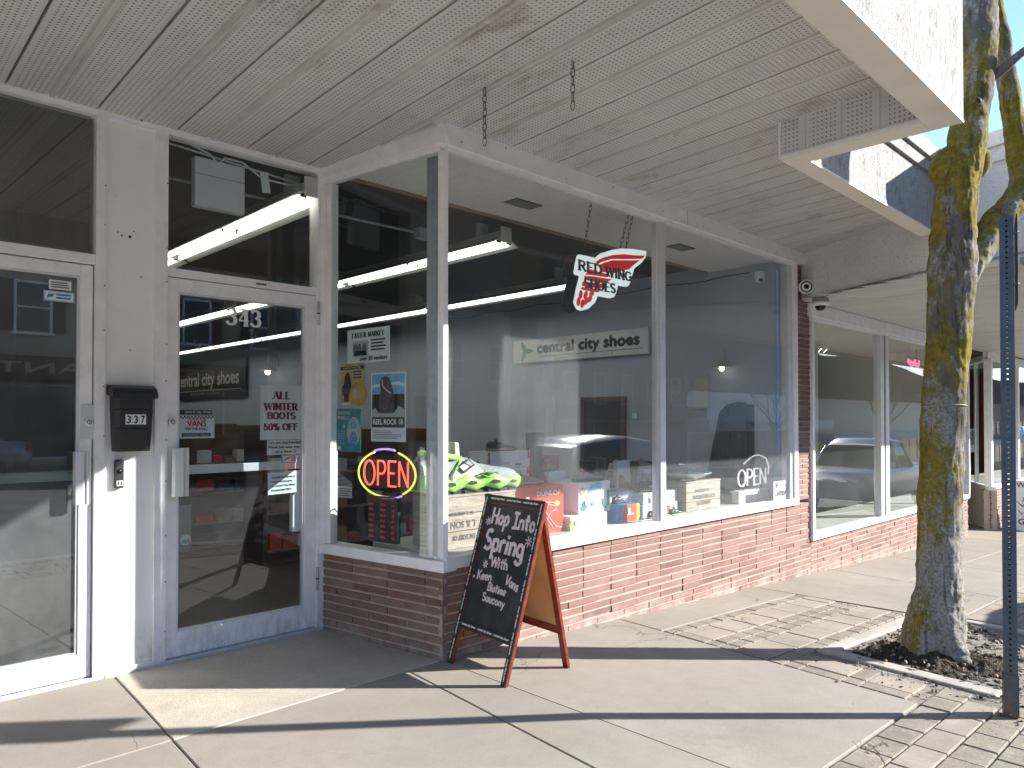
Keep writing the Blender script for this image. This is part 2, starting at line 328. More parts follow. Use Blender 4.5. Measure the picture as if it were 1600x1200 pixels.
# ------------------------------------------------------------------ mesh builder
class MB:
    def __init__(s, mt=None):
        s.v = []; s.f = []; s.mi = []; s.mats = []; s.xf = None; s.tone = None; s.sm = []; s.cur = 0; s.smooth = False
        if mt: s.use(mt)
    def use(s, mt):
        m = M[mt] if isinstance(mt, str) else mt
        if m not in s.mats: s.mats.append(m)
        s.cur = s.mats.index(m); return s
    def frame(s, O, U=None, V=None):
        if O is None: s.xf = None; return s
        O = Vector(O); U = Vector(U).normalized(); V = Vector(V).normalized(); N = U.cross(V).normalized()
        s.xf = Matrix(((U.x, V.x, N.x, O.x), (U.y, V.y, N.y, O.y), (U.z, V.z, N.z, O.z), (0, 0, 0, 1))); return s
    def addv(s, p):
        p = Vector(p)
        if s.xf: p = s.xf @ p
        s.v.append(p); return len(s.v)-1
    def face(s, idx, tone=None):
        s.f.append(list(idx)); s.mi.append(s.cur); s.sm.append(s.smooth)
        if s.tone is not None: s.tone.append(tone or (0, 0, 0))
    def poly(s, pts): s.face([s.addv(p) for p in pts])
    def box(s, a, b, tone=None, jit=0):
        x0, y0, z0 = a; x1, y1, z1 = b
        if x0 > x1: x0, x1 = x1, x0
        if y0 > y1: y0, y1 = y1, y0
        if z0 > z1: z0, z1 = z1, z0
        q = [(x0, y0, z0), (x1, y0, z0), (x1, y1, z0), (x0, y1, z0), (x0, y0, z1), (x1, y0, z1), (x1, y1, z1), (x0, y1, z1)]
        i = [s.addv((p[0]+random.uniform(-jit, jit), p[1]+random.uniform(-jit, jit), p[2]+random.uniform(-jit, jit)) if jit else p) for p in q]
        for f in ((0, 3, 2, 1), (4, 5, 6, 7), (0, 1, 5, 4), (1, 2, 6, 5), (2, 3, 7, 6), (3, 0, 4, 7)): s.face([i[k] for k in f], tone)
        return s
    def hexa(s, q):
        i = [s.addv(p) for p in q]
        for f in ((0, 3, 2, 1), (4, 5, 6, 7), (0, 1, 5, 4), (1, 2, 6, 5), (2, 3, 7, 6), (3, 0, 4, 7)): s.face([i[k] for k in f])
        return s
    def prism(s, poly, n0, n1):
        """2-D outline (counter-clockwise in u,v) extruded along local n"""
        a = [s.addv((x, y, n0)) for x, y in poly]; b = [s.addv((x, y, n1)) for x, y in poly]; k = len(poly)
        s.face(a[::-1]); s.face(b)
        for i in range(k): s.face([a[i], a[(i+1) % k], b[(i+1) % k], b[i]])
        return s
    def tube(s, pts, rad, n=8, caps=True, closed=False):
        pts = [Vector(p) for p in pts]; k = len(pts)
        if not hasattr(rad, '__len__'): rad = [rad]*k
        rings = []; up = None
        for i, p in enumerate(pts):
            a = pts[(i-1) % k] if (closed or i > 0) else p; b = pts[(i+1) % k] if (closed or i < k-1) else p
            t = (b-a)
            if t.length < 1e-9: t = Vector((0, 0, 1))
            t.normalize()
            if up is None:
                up = Vector((0, 0, 1)) if abs(t.z) < .9 else Vector((1, 0, 0))
            u = t.cross(up)
            if u.length < 1e-6: u = t.cross(Vector((0, 1, 0)))
            u.normalize(); w_ = u.cross(t).normalized(); up = w_
            rings.append([s.addv(p + (u*math.cos(2*math.pi*j/n) + w_*math.sin(2*math.pi*j/n))*rad[i]) for j in range(n)])
        old = s.smooth; s.smooth = True
        for i in range(k if closed else k-1):
            A, B = rings[i], rings[(i+1) % k]
            for j in range(n): s.face([A[j], B[j], B[(j+1) % n], A[(j+1) % n]])
        s.smooth = old
        if caps and not closed: s.face(rings[0]); s.face(rings[-1][::-1])
        return s
    def lathe(s, prof, n=20, c=(0, 0)):
        """profile (r,z) round local z axis through c"""
        rings = [[s.addv((c[0]+r*math.cos(2*math.pi*j/n), c[1]+r*math.sin(2*math.pi*j/n), z)) for j in range(n)] for r, z in prof]
        old = s.smooth; s.smooth = True
        for A, B in zip(rings, rings[1:]):
            for j in range(n): s.face([A[j], A[(j+1) % n], B[(j+1) % n], B[j]])
        s.smooth = old
        if prof[0][0] > 1e-5: s.face(rings[0][::-1])
        if prof[-1][0] > 1e-5: s.face(rings[-1])
        return s
    def strip(s, pts, wd, n0=0, n1=.002, taper=False):
        """flat-topped stroke along a 2-D path in the u,v plane, standing n1 proud"""
        P = [Vector((p[0], p[1])) for p in pts]; k = len(P)
        if k < 2: return
        W = wd if hasattr(wd, '__len__') else [wd]*k
        rows = []
        for i, p in enumerate(P):
            a = P[i-1] if i else p; b = P[i+1] if i < k-1 else p
            t = (b-a)
            if t.length < 1e-9: t = Vector((1, 0))
            t.normalize(); nn = Vector((-t.y, t.x))
            sc = 1
            if 0 < i < k-1:
                t1 = (p-a).normalized(); c = max(.45, math.sqrt(max(0, (1+t1.dot((b-p).normalized()))/2))); sc = min(1.5, 1/c)
            if i == 0: p = p - t*W[i]*.25
            if i == k-1: p = p + t*W[i]*.25
            h = W[i]*.5*sc
            rows.append([s.addv((*(p+nn*h), n0)), s.addv((*(p+nn*h*.75), n1)), s.addv((*(p-nn*h*.75), n1)), s.addv((*(p-nn*h), n0))])
        for A, B in zip(rows, rows[1:]):
            for j in range(3): s.face([A[j], A[j+1], B[j+1], B[j]])
        s.face(rows[0][::-1]); s.face(rows[-1]); return s
    def build(s, name, parent=None, bevel=0, kind=None, seg=2):
        me = bpy.data.meshes.new(name)
        me.from_pydata([tuple(p) for p in s.v], [], s.f)
        for m in s.mats: me.materials.append(m)
        me.polygons.foreach_set('material_index', s.mi); me.polygons.foreach_set('use_smooth', s.sm)
        if s.tone is not None:
            ca = me.color_attributes.new('tone', 'BYTE_COLOR', 'CORNER')
            for p, t in zip(me.polygons, s.tone):
                for li in p.loop_indices: ca.data[li].color = (*t, 1)
        me.update()
        o = bpy.data.objects.new(name, me); col.objects.link(o)
        if parent: o.parent = parent; o.matrix_parent_inverse = parent.matrix_world.inverted()
        if bevel:
            b = o.modifiers.new('bevel', 'BEVEL'); b.width = bevel; b.segments = seg; b.limit_method = 'ANGLE'; b.angle_limit = R(40)
        if kind: o['kind'] = kind
        return o

def tag(o, label, cat, group=None, kind=None):
    o['label'] = label; o['category'] = cat
    if group: o['group'] = group
    if kind: o['kind'] = kind
    return o
def thing(name, label, cat, loc=(0, 0, 0), group=None, rz=0):
    o = bpy.data.objects.new(name, None); col.objects.link(o); o.empty_display_size = .1
    o.matrix_world = Matrix.Translation(Vector(loc)) @ Matrix.Rotation(rz, 4, 'Z')
    return tag(o, label, cat, group)
def dup(root, loc, rz=0, label=None):
    def cp(o, par):
        c = o.copy(); col.objects.link(c)
        if par: c.parent = par
        for ch in list(o.children): cp(ch, c)
        return c
    r = cp(root, None); r.location = loc; r.rotation_euler = (0, 0, rz)
    if label: r['label'] = label
    return r

# ------------------------------------------------------------------ lettering
_tc = {}
def glyphs(txt):
    if txt not in _tc:
        c = bpy.data.curves.new('t', 'FONT'); c.body = txt; c.size = 1; c.resolution_u = 3
        o = bpy.data.objects.new('t', c); me = o.to_mesh()
        V = [tuple(v.co) for v in me.vertices]; F = [list(p.vertices) for p in me.polygons]
        o.to_mesh_clear(); bpy.data.objects.remove(o); bpy.data.curves.remove(c)
        xs = [v[0] for v in V]; ys = [v[1] for v in V]
        _tc[txt] = (V, F, min(xs), max(xs), min(ys), max(ys))
    return _tc[txt]
def text(m, txt, u0, v0, u1, v1, n=.0015, bold=0, flip=False, skew=0):
    """built-in lettering fitted to the box u0..u1, v0..v1 of the current frame"""
    V, F, x0, x1, y0, y1 = glyphs(txt)
    def put(du, dv, nn):
        idx = []
        for v in V:
            a = (v[0]-x0)/max(1e-6, x1-x0); b = (v[1]-y0)/max(1e-6, y1-y0)
            if flip: a, b = 1-a, 1-b
            idx.append(m.addv((u0+a*(u1-u0)+du+skew*b*(v1-v0), v0+b*(v1-v0)+dv, nn)))
        for f in F: m.face([idx[i] for i in f])
    put(0, 0, n)
    if bold:
        k = 1
        for du, dv in ((bold, 0), (-bold, 0), (0, bold), (0, -bold)):
            put(du, dv, n+k*.0003); k += 1

def arc(cx, cyy, rx, ry, a0, a1, n=9):
    return [(cx+rx*math.cos(R(a0+(a1-a0)*i/n)), cyy+ry*math.sin(R(a0+(a1-a0)*i/n))) for i in range(n+1)]
G = {
 'A': (.72, [[(0, 0), (.36, 1)], [(.36, 1), (.72, 0)], [(.14, .36), (.58, .36)]]),
 'B': (.62, [[(.06, 0), (.06, 1)], [(.06, 1), (.3, 1)]+arc(.3, .76, .26, .24, 90, -90)+[(.06, .52)], [(.3, .52)]+arc(.32, .26, .3, .26, 90, -90)+[(.06, 0)]]),
 'C': (.68, [arc(.4, .5, .38, .5, 48, 312, 14)]),
 'D': (.70, [[(.06, 0), (.06, 1)], [(.06, 1), (.25, 1)]+arc(.25, .5, .42, .5, 90, -90, 12)+[(.06, 0)]]),
 'E': (.56, [[(.06, 0), (.06, 1)], [(.06, 1), (.54, 1)], [(.06, .52), (.44, .52)], [(.06, 0), (.56, 0)]]),
 'F': (.54, [[(.06, 0), (.06, 1)], [(.06, 1), (.54, 1)], [(.06, .52), (.44, .52)]]),
 'G': (.74, [arc(.4, .5, .38, .5, 48, 340, 14), [(.46, .45), (.76, .45), (.76, .06)]]),
 'H': (.70, [[(.06, 0), (.06, 1)], [(.64, 0), (.64, 1)], [(.06, .52), (.64, .52)]]),
 'I': (.20, [[(.1, 0), (.1, 1)]]),
 'K': (.68, [[(.06, 0), (.06, 1)], [(.62, 1), (.08, .42)], [(.24, .58), (.68, 0)]]),
 'L': (.54, [[(.06, 0), (.06, 1)], [(.06, 0), (.54, 0)]]),
 'M': (.84, [[(.05, 0), (.09, 1)], [(.09, 1), (.42, .15)], [(.42, .15), (.75, 1)], [(.75, 1), (.79, 0)]]),
 'N': (.70, [[(.06, 0), (.06, 1)], [(.06, 1), (.64, 0)], [(.64, 0), (.64, 1)]]),
 'O': (.76, [arc(.38, .5, .37, .5, 90, 450, 18)]),
 'P': (.58, [[(.06, 0), (.06, 1)], [(.06, 1), (.3, 1)]+arc(.3, .74, .28, .26, 90, -90)+[(.06, .48)]]),
 'R': (.66, [[(.06, 0), (.06, 1)], [(.06, 1), (.3, 1)]+arc(.3, .75, .27, .25, 90, -90)+[(.06, .5)], [(.28, .5), (.66, 0)]]),
 'S': (.58, [arc(.29, .75, .25, .25, 40, 270, 9)+arc(.29, .25, .27, .25, 90, -140, 9)]),
 'T': (.62, [[(.31, 0), (.31, 1)], [(0, 1), (.62, 1)]]),
 'U': (.70, [[(.06, 1), (.06, .32)]+arc(.35, .32, .29, .32, 180, 360, 10)+[(.64, 1)]]),
 'V': (.70, [[(0, 1), (.35, 0)], [(.35, 0), (.70, 1)]]),
 'W': (1.0, [[(0, 1), (.26, 0)], [(.26, 0), (.5, .95)], [(.5, .95), (.76, 0)], [(.76, 0), (1.0, 1)]]),
 'Y': (.68, [[(0, 1), (.34, .48)], [(.68, 1), (.34, .48)], [(.34, .48), (.34, 0)]]),
 '0': (.60, [arc(.3, .5, .28, .5, 90, 450, 16)]),
 '3': (.56, [arc(.26, .76, .25, .24, 150, -85, 10), arc(.26, .27, .28, .27, 85, -155, 10)]),
 '4': (.62, [[(.46, 0), (.46, 1)], [(.46, 1), (.02, .30)], [(.02, .30), (.62, .30)]]),
 '5': (.58, [[(.52, 1), (.12, 1)], [(.12, 1), (.08, .55)], [(.08, .55)]+arc(.26, .32, .29, .32, 110, -150, 11)]),
 '%': (.9, [arc(.2, .76, .17, .23, 90, 450, 12), arc(.7, .24, .17, .23, 90, 450, 12), [(.66, 1), (.24, 0)]]),
 'a': (.5, [arc(.24, .28, .22, .28, 60, 330, 12), [(.46, .56), (.46, .1), (.54, 0)]]),
 'c': (.46, [arc(.26, .29, .24, .29, 50, 310, 12)]),
 'e': (.5, [[(.04, .3), (.46, .32)]+arc(.25, .29, .22, .29, 10, 310, 13)]),
 'g': (.5, [arc(.24, .28, .22, .28, 50, 320, 12), [(.46, .56), (.46, -.2)]+arc(.25, -.2, .21, .2, 0, -160, 8)]),
 'h': (.5, [[(.05, 1), (.05, 0)], [(.05, .35)]+arc(.25, .36, .2, .2, 160, 0, 7)+[(.46, 0)]]),
 'i': (.16, [[(.08, .56), (.08, 0)], [(.08, .78), (.085, .84)]]),
 'm': (.74, [[(.05, .56), (.05, 0)], [(.05, .32)]+arc(.2, .36, .16, .2, 160, 0, 6)+[(.37, 0)], [(.37, .32)]+arc(.52, .36, .16, .2, 160, 0, 6)+[(.69, 0)]]),
 'n': (.5, [[(.05, .56), (.05, 0)], [(.05, .32)]+arc(.25, .36, .2, .2, 160, 0, 7)+[(.46, 0)]]),
 'o': (.5, [arc(.25, .28, .22, .28, 90, 450, 14)]),
 'p': (.5, [[(.05, .56), (.05, -.4)], [(.05, .4)]+arc(.25, .29, .22, .28, 140, -140, 12)]),
 'r': (.38, [[(.05, .56), (.05, 0)], [(.05, .34)]+arc(.23, .36, .17, .2, 165, 45, 6)]),
 's': (.4, [arc(.2, .43, .16, .14, 40, 270, 7)+arc(.2, .14, .18, .15, 90, -150, 8)]),
 't': (.4, [[(.18, .92), (.18, .08), (.3, 0)], [(0, .6), (.38, .62)]]),
 'u': (.5, [[(.05, .56), (.05, .22)]+arc(.25, .22, .2, .22, 180, 330, 8)+[(.46, .56), (.46, 0)]]),
 'y': (.5, [[(.04, .56), (.26, .04)], [(.48, .56), (.14, -.4)]]),
 ' ': (.42, []),
 '|': (.5, [[(.25, 0), (.25, 1)], [(0, 1), (.5, 1)], [(0, 0), (.5, .02)]]),
}
def strokes(txt, gap=.16):
    x = 0; out = []
    for ch in txt:
        wd, ss = G[ch]
        out += [[(x+a, b) for a, b in s_] for s_ in ss]; x += wd+gap
    return out, x-gap
def chalk(m, txt, u0, v0, u1, h, wd, rot=0, n=.002, jit=.02, serif=False, both=False):
    """stroke lettering: baseline from (u0,v0), fitted to width u1-u0, cap height h"""
    S, W = strokes(txt, .2 if serif else .14); sx = (u1-u0)/W; ca, sa = math.cos(rot), math.sin(rot); k = 0
    def T(p):
        a, b = p[0]*sx, p[1]*h; return (u0+a*ca-b*sa, v0+a*sa+b*ca)
    for s_ in S:
        k += 1
        if jit: s_ = [(a+random.uniform(-jit, jit), b+random.uniform(-jit, jit)*.7) for a, b in s_]
        q = [T(p) for p in s_]; nh = n*(1+.11*(k % 7))
        if not serif:
            m.strip(q, [wd*random.uniform(.85, 1.15) for _ in q], 0, nh)
        else:
            ws = []
            for i in range(len(q)):
                a = q[max(0, i-1)]; b = q[min(len(q)-1, i+1)]; dx, dy = b[0]-a[0], b[1]-a[1]; L = math.hypot(dx, dy)+1e-9
                vert = abs(dy)/L; thin = dx*dy > 0 and abs(dx)/L > .2 and len(q) == 2
                ws.append(wd*(.42 if thin else .38+.62*vert))
            m.strip(q, ws, 0, nh)
            for e, o_ in ((s_[0], s_[1]), (s_[-1], s_[-2])):
                if len(s_) == 2 and abs(e[0]-o_[0]) < .45 and abs(e[1]-o_[1]) > .6 and min(abs(e[1]), abs(e[1]-1)) < .06:
                    d = .15
                    m.strip([T((e[0]-d, e[1])), T((e[0]+d, e[1]))], wd*.36, 0, nh*1.05)

# ------------------------------------------------------------------ ground heights
def g(x, y=0): return -.048*max(0.0, x-2.6)

# ================================================================== SETTING: ground, pavement, road
def grid_sheet(name, x0, x1, y0, y1, dz, mt):
    m = MB(mt); xs = [x for x in (x0, 2.6, x1) if x0 <= x <= x1]
    for a, b in zip(xs, xs[1:]):
        if b > a: m.poly([(a, y0, g(a)+dz), (b, y0, g(b)+dz), (b, y1, g(b)+dz), (a, y1, g(a)+dz)])
    return m.build(name, kind='structure')
grid_sheet('ground', -300, 400, -300, 300, -.60, 'asphalt')
grid_sheet('road', -80, 120, -15.0, .20, -.16, 'asphalt')
grid_sheet('pavement_bed', -30, 60, .35, 4.6, -.012, 'joint')
grid_sheet('far_pavement', -80, 120, -20, -15.0, -.02, 'concrete')

def slab(m, q, top=0, th=.05):
    """a paving slab with four corners (x,y) counter-clockwise, its top following the slope"""
    xs = [p[0] for p in q]
    if min(xs) < 2.6 < max(xs):
        pass
    lo = [(x, y, g(x)+top-th) for x, y in q]; hi = [(x, y, g(x)+top) for x, y in q]
    m.hexa(lo+hi)
GAP = .0032
def jx(y, i):            # skewed slab joints: x at height y
    return {0: 1.17+.062*(y-3.6), 1: 2.32+.1*(y-2.8), 2: 4.185+.1*(y-2.82), 3: 6.25-.04*(y-2.8), 4: 7.90+.13*(y-3.0)}[i]
pv = MB('concrete')
def strip_slabs(xa, xb, y0, y1):
    slab(pv, [(xa(y0)+GAP, y0+GAP), (xb(y0)-GAP, y0+GAP), (xb(y1)-GAP, y1-GAP), (xa(y1)+GAP, y1-GAP)])
c_ = lambda v: (lambda y: v)
strip_slabs(c_(-8), c_(-3.4), 1.2, 3.21); strip_slabs(c_(-3.4), c_(-1.1), 1.2, 3.21)
strip_slabs(c_(-1.1), lambda y: jx(y, 0), 1.2, 3.21)
strip_slabs(lambda y: jx(y, 0), lambda y: jx(y, 1), 1.2, 3.21)
strip_slabs(lambda y: jx(y, 1), c_(2.6), 1.2, 3.21); 
pv.box((0, 0, 0), (0.001, 0.001, -.05))
# the slab that crosses the change of slope is two pieces butted without a joint
pv.v = pv.v[:-8]; pv.f = pv.f[:-6]; pv.mi = pv.mi[:-6]; pv.sm = pv.sm[:-6]
slab(pv, [(2.6-GAP, 1.2+GAP), (jx(1.2, 2)-GAP, 1.2+GAP), (jx(3.2, 2)-GAP, 3.26), (2.6-GAP, 3.26)])
slab(pv, [(jx(2.83, 2)+GAP, 2.83+GAP), (jx(2.83, 3)-GAP, 2.83+GAP), (jx(3.2, 3)-GAP, 3.26), (jx(3.2, 2)+GAP, 3.26)])
strip_slabs(lambda y: jx(y, 3), lambda y: jx(y, 4), 1.62, 3.26)
xx = 7.9
for k in range(9):
    a, b = xx, xx+1.72
    strip_slabs((lambda v: (lambda y: v+.13*(y-3.0)))(a), (lambda v: (lambda y: v+.13*(y-3.0)))(b), 1.62, 2.45)
    strip_slabs((lambda v: (lambda y: v+.13*(y-3.0)))(a), (lambda v: (lambda y: v+.13*(y-3.0)))(b), 2.45, 3.26 if b < 13 else 4.3)
    xx = b
pv.build('pavement', kind='structure', bevel=.004, seg=1)
rc = MB('concrete_rough')
rc.box((0, 0, 0), (0, 0, 0)); rc.v = []; rc.f = []; rc.mi = []; rc.sm = []
slab(rc, [(jx(3.22, 0)+.004, 3.212), (2.59, 3.212), (2.43, 4.26), (jx(4.24, 0)+.006, 4.26)], .001)
rc.use('concrete'); slab(rc, [(-3, 3.212), (jx(3.22, 0)-.002, 3.212), (jx(4.24, 0)-.004, 4.26), (-3, 4.26)], .001)
rc.build('entrance_pavement', kind='structure', bevel=.004, seg=1)
# paver band: rows of smooth pavers between rows of exposed-aggregate setts
pb = MB('paver')
def cell(x0, x1, y0, y1, mt):
    pb.use(mt); e = .004; k = .06
    sk = lambda x, y: x + .1*(y-2.82)*max(0, 1-(x-4.185)/2.1)
    d = random.uniform(-.002, .002)
    slab(pb, [(sk(x0, y0)+e, y0+e), (sk(x1, y0)-e, y0+e), (sk(x1, y1)-e, y1-e), (sk(x0, y1)+e, y1-e)], d)
y = 2.825; rows = [('s', .10), ('b', .24), ('s', .10), ('s', .10), ('b', .24), ('s', .10), ('s', .10), ('b', .24), ('s', .10), ('b', .24)]
for kind_, h in rows:
    y0 = y-h
    x = 4.19
    cell(x, x+.11, y0, y, 'aggregate'); x += .11; n_ = 0
    lim = 6.24 if y0 > 1.92 else 4.52
    while x < lim-.05:
        wd = .30 if kind_ == 'b' else .17
        x2 = min(lim, x+wd)
        if lim-x2 < .07: x2 = lim
        cell(x, x2, y0, y, 'paver' if kind_ == 'b' else 'aggregate'); x = x2
    y = y0
# kerb-side setts
yy = 1.19
for r_ in range(6):
    h = .14; x = -4 + (r_ % 2)*.14
    while x < 12:
        wd = .28 if r_ in (1, 4) else .2
        if not (4.5 < x+wd and x < 6.45 and yy > .92):
            if x < 4.02 or yy < 1.2: pb.use('paver' if r_ in (1, 4) else 'aggregate'); slab(pb, [(x+.004, yy-h+.004), (x+wd-.004, yy-h+.004), (x+wd-.004, yy-.004), (x+.004, yy-.004)], random.uniform(-.003, .003))
        x += wd
    yy -= h
x = 6.46
while x < 12:
    for a, b, mt in ((1.2, 1.34, 'aggregate'), (1.345, 1.60, 'paver')):
        pb.use(mt); slab(pb, [(x+.004, a+.004), (x+.276, a+.004), (x+.276, b), (x+.004, b)], random.uniform(-.002, .002))
    x += .28
pb.build('paver_band', kind='structure', bevel=.004, seg=1)
kb = MB('kerb')
for x0 in range(-12, 40, 2):
    for a, b in ((x0, x0+2),):
        if a < 2.6 < b: segs = ((a, 2.6), (2.6, b))
        else: segs = ((a, b),)
        for p, q in segs: slab(kb, [(p+.003, .20), (q-.003, .20), (q-.003, .352), (p+.003, .352)], .002, .3)
kb.build('kerb', kind='structure', bevel=.012)
fk = MB('kerb')
for a, b in ((-40, 2.6), (2.6, 90)): slab(fk, [(a, -15.15), (b, -15.15), (b, -14.98), (a, -14.98)], 0, .3)
fk.build('far_kerb', kind='structure')
mk = MB('white_paint')
for x0 in range(-20, 60, 3):
    if x0 != 1: slab(mk, [(x0, -7.05), (x0+1.4, -7.05), (x0+1.4, -6.93), (x0, -6.93)], -.155, .003)
for x0 in (1.0, 6.6, 12.2, 17.5, 23.6): slab(mk, [(x0, -2.3), (x0+.1, -2.3), (x0+.1, .1), (x0, .1)], -.155, .003)
mk.build('road_markings', kind='structure')
# tree pit: concrete rim, soil heaped in it, litter and grass
tp = thing('tree_pit', 'square tree pit with worn concrete rim around the lichen covered trunk', 'tree pit')
rim = MB('tree_ring')
slab(rim, [(4.46, .96), (4.60, .96), (4.70, 1.86), (4.575, 1.95)], .004, .12)
slab(rim, [(4.575, 1.95), (4.70, 1.86), (6.34, 1.80), (6.42, 1.92)], .004, .12)
slab(rim, [(6.34, 1.80), (6.26, .96), (6.40, .96), (6.42, 1.92)][::-1][::-1], .004, .12)
rim.build('rim', tp, bevel=.012)
sm = MB('soil'); sm.smooth = True; nx, ny = 150, 90; ids = {}
for i in range(nx+1):
    for j in range(ny+1):
        x = 4.56+(6.30-4.56)*i/nx; y_ = .52+(1.87-.52)*j/ny
        d = math.hypot(x-5.07, y_-1.42)
        z = g(x)-.022 + .075*math.exp(-(d/.30)**2) + .045*noise.noise((x*5, y_*5, 0)) + .022*noise.noise((x*19, y_*19, 3)) + .016*noise.noise((x*46, y_*46, 5))
        e = min(i, nx-i, j, ny-j)/8.0; z = z if e >= 1 else (z*e+(g(x)-.03)*(1-e))
        ids[i, j] = sm.addv((x, y_, z))
for i in range(nx):
    for j in range(ny): sm.face([ids[i, j], ids[i+1, j], ids[i+1, j+1], ids[i, j+1]])
sm.build('soil', tp)
lt = MB('tree_ring')
for k in range(620):
    if k % 3 == 0: lt.use('soil')
    elif k % 7 == 1: lt.use('tree_ring')
    elif k % 7 == 2: lt.use('oak_trim')
    else: lt.use('aggregate')
    x = random.uniform(4.0, 6.2); y_ = random.uniform(.55, 1.8); r_ = random.triangular(.002, .013, .004)
    if x < 4.6: x = random.triangular(3.95, 4.6, 4.5); r_ *= .6
    if math.hypot(x-5.07, y_-1.42) < .2: continue
    zz = g(x)+(.0 if x < 4.62 else .018)
    lt.box((x-r_, y_-r_*.8, zz-.006), (x+r_, y_+r_*.8, zz+r_*.55), jit=r_*.55)
tag(lt.build('pebbles'), 'loose pebbles and soil crumbs scattered around the tree pit', 'pebbles', kind='stuff')
gr = MB('grass')
for cx_, cy_, n_, s_ in ((4.42, .98, 60, .05), (4.52, .90, 25, .03), (5.35, 1.13, 90, .11), (5.6, 1.0, 60, .12), (4.32, 1.06, 15, .03)):
    for k in range(n_):
        a = random.uniform(0, 6.28); rr = abs(random.gauss(0, s_)); x, y_ = cx_+rr*math.cos(a), cy_+rr*math.sin(a)
        h = random.uniform(.015, .05); z = g(x)+(.0 if x < 4.55 else .02); l = random.uniform(-.02, .02); l2 = random.uniform(-.02, .02)
        gr.poly([(x-.002, y_, z), (x+.002, y_+.001, z), (x+l, y_+l2, z+h)])
tag(gr.build('grass'), 'thin tufts of grass and moss in the tree pit', 'grass', kind='stuff')

# ================================================================== SHOP BUILDING
def brick_wall(m, P, Q, z0, z1, depth=.10, first=0.0, off=0.0):
    """roman bricks from P to Q (2-D), outer face towards the left of... the street side; top at z1"""
    P = Vector(P); Q = Vector(Q); L = (Q-P).length; U = (Q-P).normalized()
    m.frame((P.x, P.y, 0), (U.x, U.y, 0), (0, 0, 1))       # local: u along, v up, n outward
    m.use('mortar'); m.box((0, z0, -depth), (L, z1, -.008), (.5, 0, 0))
    m.use('brick'); z = z1-.0015; k = 0
    while z > z0:
        u = -random.choice((.0, .15)) - (.153 if k % 2 else 0) + off
        while u < L:
            l = .297; a, b = max(u, 0), min(u+l, L)
            if b-a > .015:
                n = random.uniform(-.0045, .0035)
                m.box((a, z-.0385, -.03), (b, z, n), (random.random(), random.random(), 0), jit=.0019)
                if random.random() < .22: m.use('joint'); m.box((b+.001, z-.036, -.012), (min(b+.007, L), z-.002, -.0065), (0, 0, 0)); m.use('brick')
            u += .305
        z -= .0525; k += 1
    m.frame(None)
A0 = Vector((2.6, 3.205)); B0 = Vector((2.43, 4.24)); rd = (B0-A0).normalized()        # the skewed return wall
shop = thing('shoe_shop', 'white framed corner shoe shop with low red brick base and glass doors', 'shop', (2.6, 3.205, 0))
bw = MB(); bw.tone = []
brick_wall(bw, (2.6, 3.205), (7.43, 3.205), -.36, .506)
bw.build('front_brick_base', shop)
bw = MB(); bw.tone = []
brick_wall(bw, (B0.x, B0.y), (A0.x+.002, A0.y+.0), -.06, .492)
bw.build('return_brick_base', shop)
bw = MB(); bw.tone = []
brick_wall(bw, (7.07, 3.203), (7.43, 3.203), .56, 3.0, .2)
bw.build('brick_pillar', shop)
# sills, headers, posts
RET = lambda m: m.frame((B0.x, B0.y, 0), (-rd.x, -rd.y, 0), (0, 0, 1))       # u from inside to corner (0..1.049), v up, n outward
s_ = MB('white_sill'); s_.box((2.60, 3.175, .506), (7.085, 3.29, .572)); s_.build('front_sill', shop, .004)
s_ = MB('white_metal'); RET(s_); s_.box((0, .492, -.09), (1.076, .556, .026)); s_.frame(None); s_.build('return_sill', shop, .004)
s_ = MB('white_metal'); s_.box((2.595, 3.165, 2.893), (7.25, 3.26, 3.03)); s_.box((2.62, 3.185, 2.865), (7.06, 3.25, 2.8925)); s_.use('dark_gap'); [s_.box((x_-.004, 3.1638, z_-.004), (x_+.004, 3.1649, z_+.004)) for x_, z_ in ((2.70, 2.93), (3.05, 2.99), (3.6, 2.93), (4.1, 2.985), (4.72, 2.94), (5.3, 2.93), (5.9, 2.99), (6.6, 2.93))]; s_.box((5.06, 3.1638, 2.90), (5.063, 3.1649, 3.02)); s_.build('front_header', shop, .005)
s_ = MB('white_metal'); RET(s_); s_.box((-.01, 2.898, -.05), (1.068, 3.035, .035)); s_.box((0, 2.868, -.04), (1.03, 2.8975, .012)); s_.frame(None); s_.build('return_header', shop, .005)
s_ = MB('white_metal'); s_.box((-3, 4.205, 2.955), (2.47, 4.33, 3.048)); s_.box((-3, 4.222, 2.935), (2.44, 4.31, 2.9545)); s_.use('dark_gap'); [s_.box((x_-.004, 4.2038, z_-.004), (x_+.004, 4.2049, z_+.004)) for x_, z_ in ((.9, 3.0), (1.20, 2.985), (1.32, 2.965), (1.75, 2.99), (2.05, 2.965), (2.30, 3.0), (2.42, 2.975))]; s_.build('entrance_header', shop, .005)
s_ = MB('white_metal')
s_.prism([(2.588, 3.192), (2.618, 3.184), (2.634, 3.206), (2.634, 3.24), (2.600, 3.25), (2.584, 3.235)], .572, 2.864); s_.build('corner_post', shop, .004)
s_ = MB('aluminium'); s_.box((4.715, 3.188, .573), (4.785, 3.27, 2.864)); s_.box((4.701, 3.2, .573), (4.7145, 3.25, 2.864)); s_.build('mullion', shop, .003)
s_ = MB('white_metal'); s_.box((6.985, 3.172, .573), (7.068, 3.29, 2.893)); s_.use('aluminium').box((6.925, 3.19, .573), (6.984, 3.28, 2.864)); s_.build('window_jamb', shop, .003)
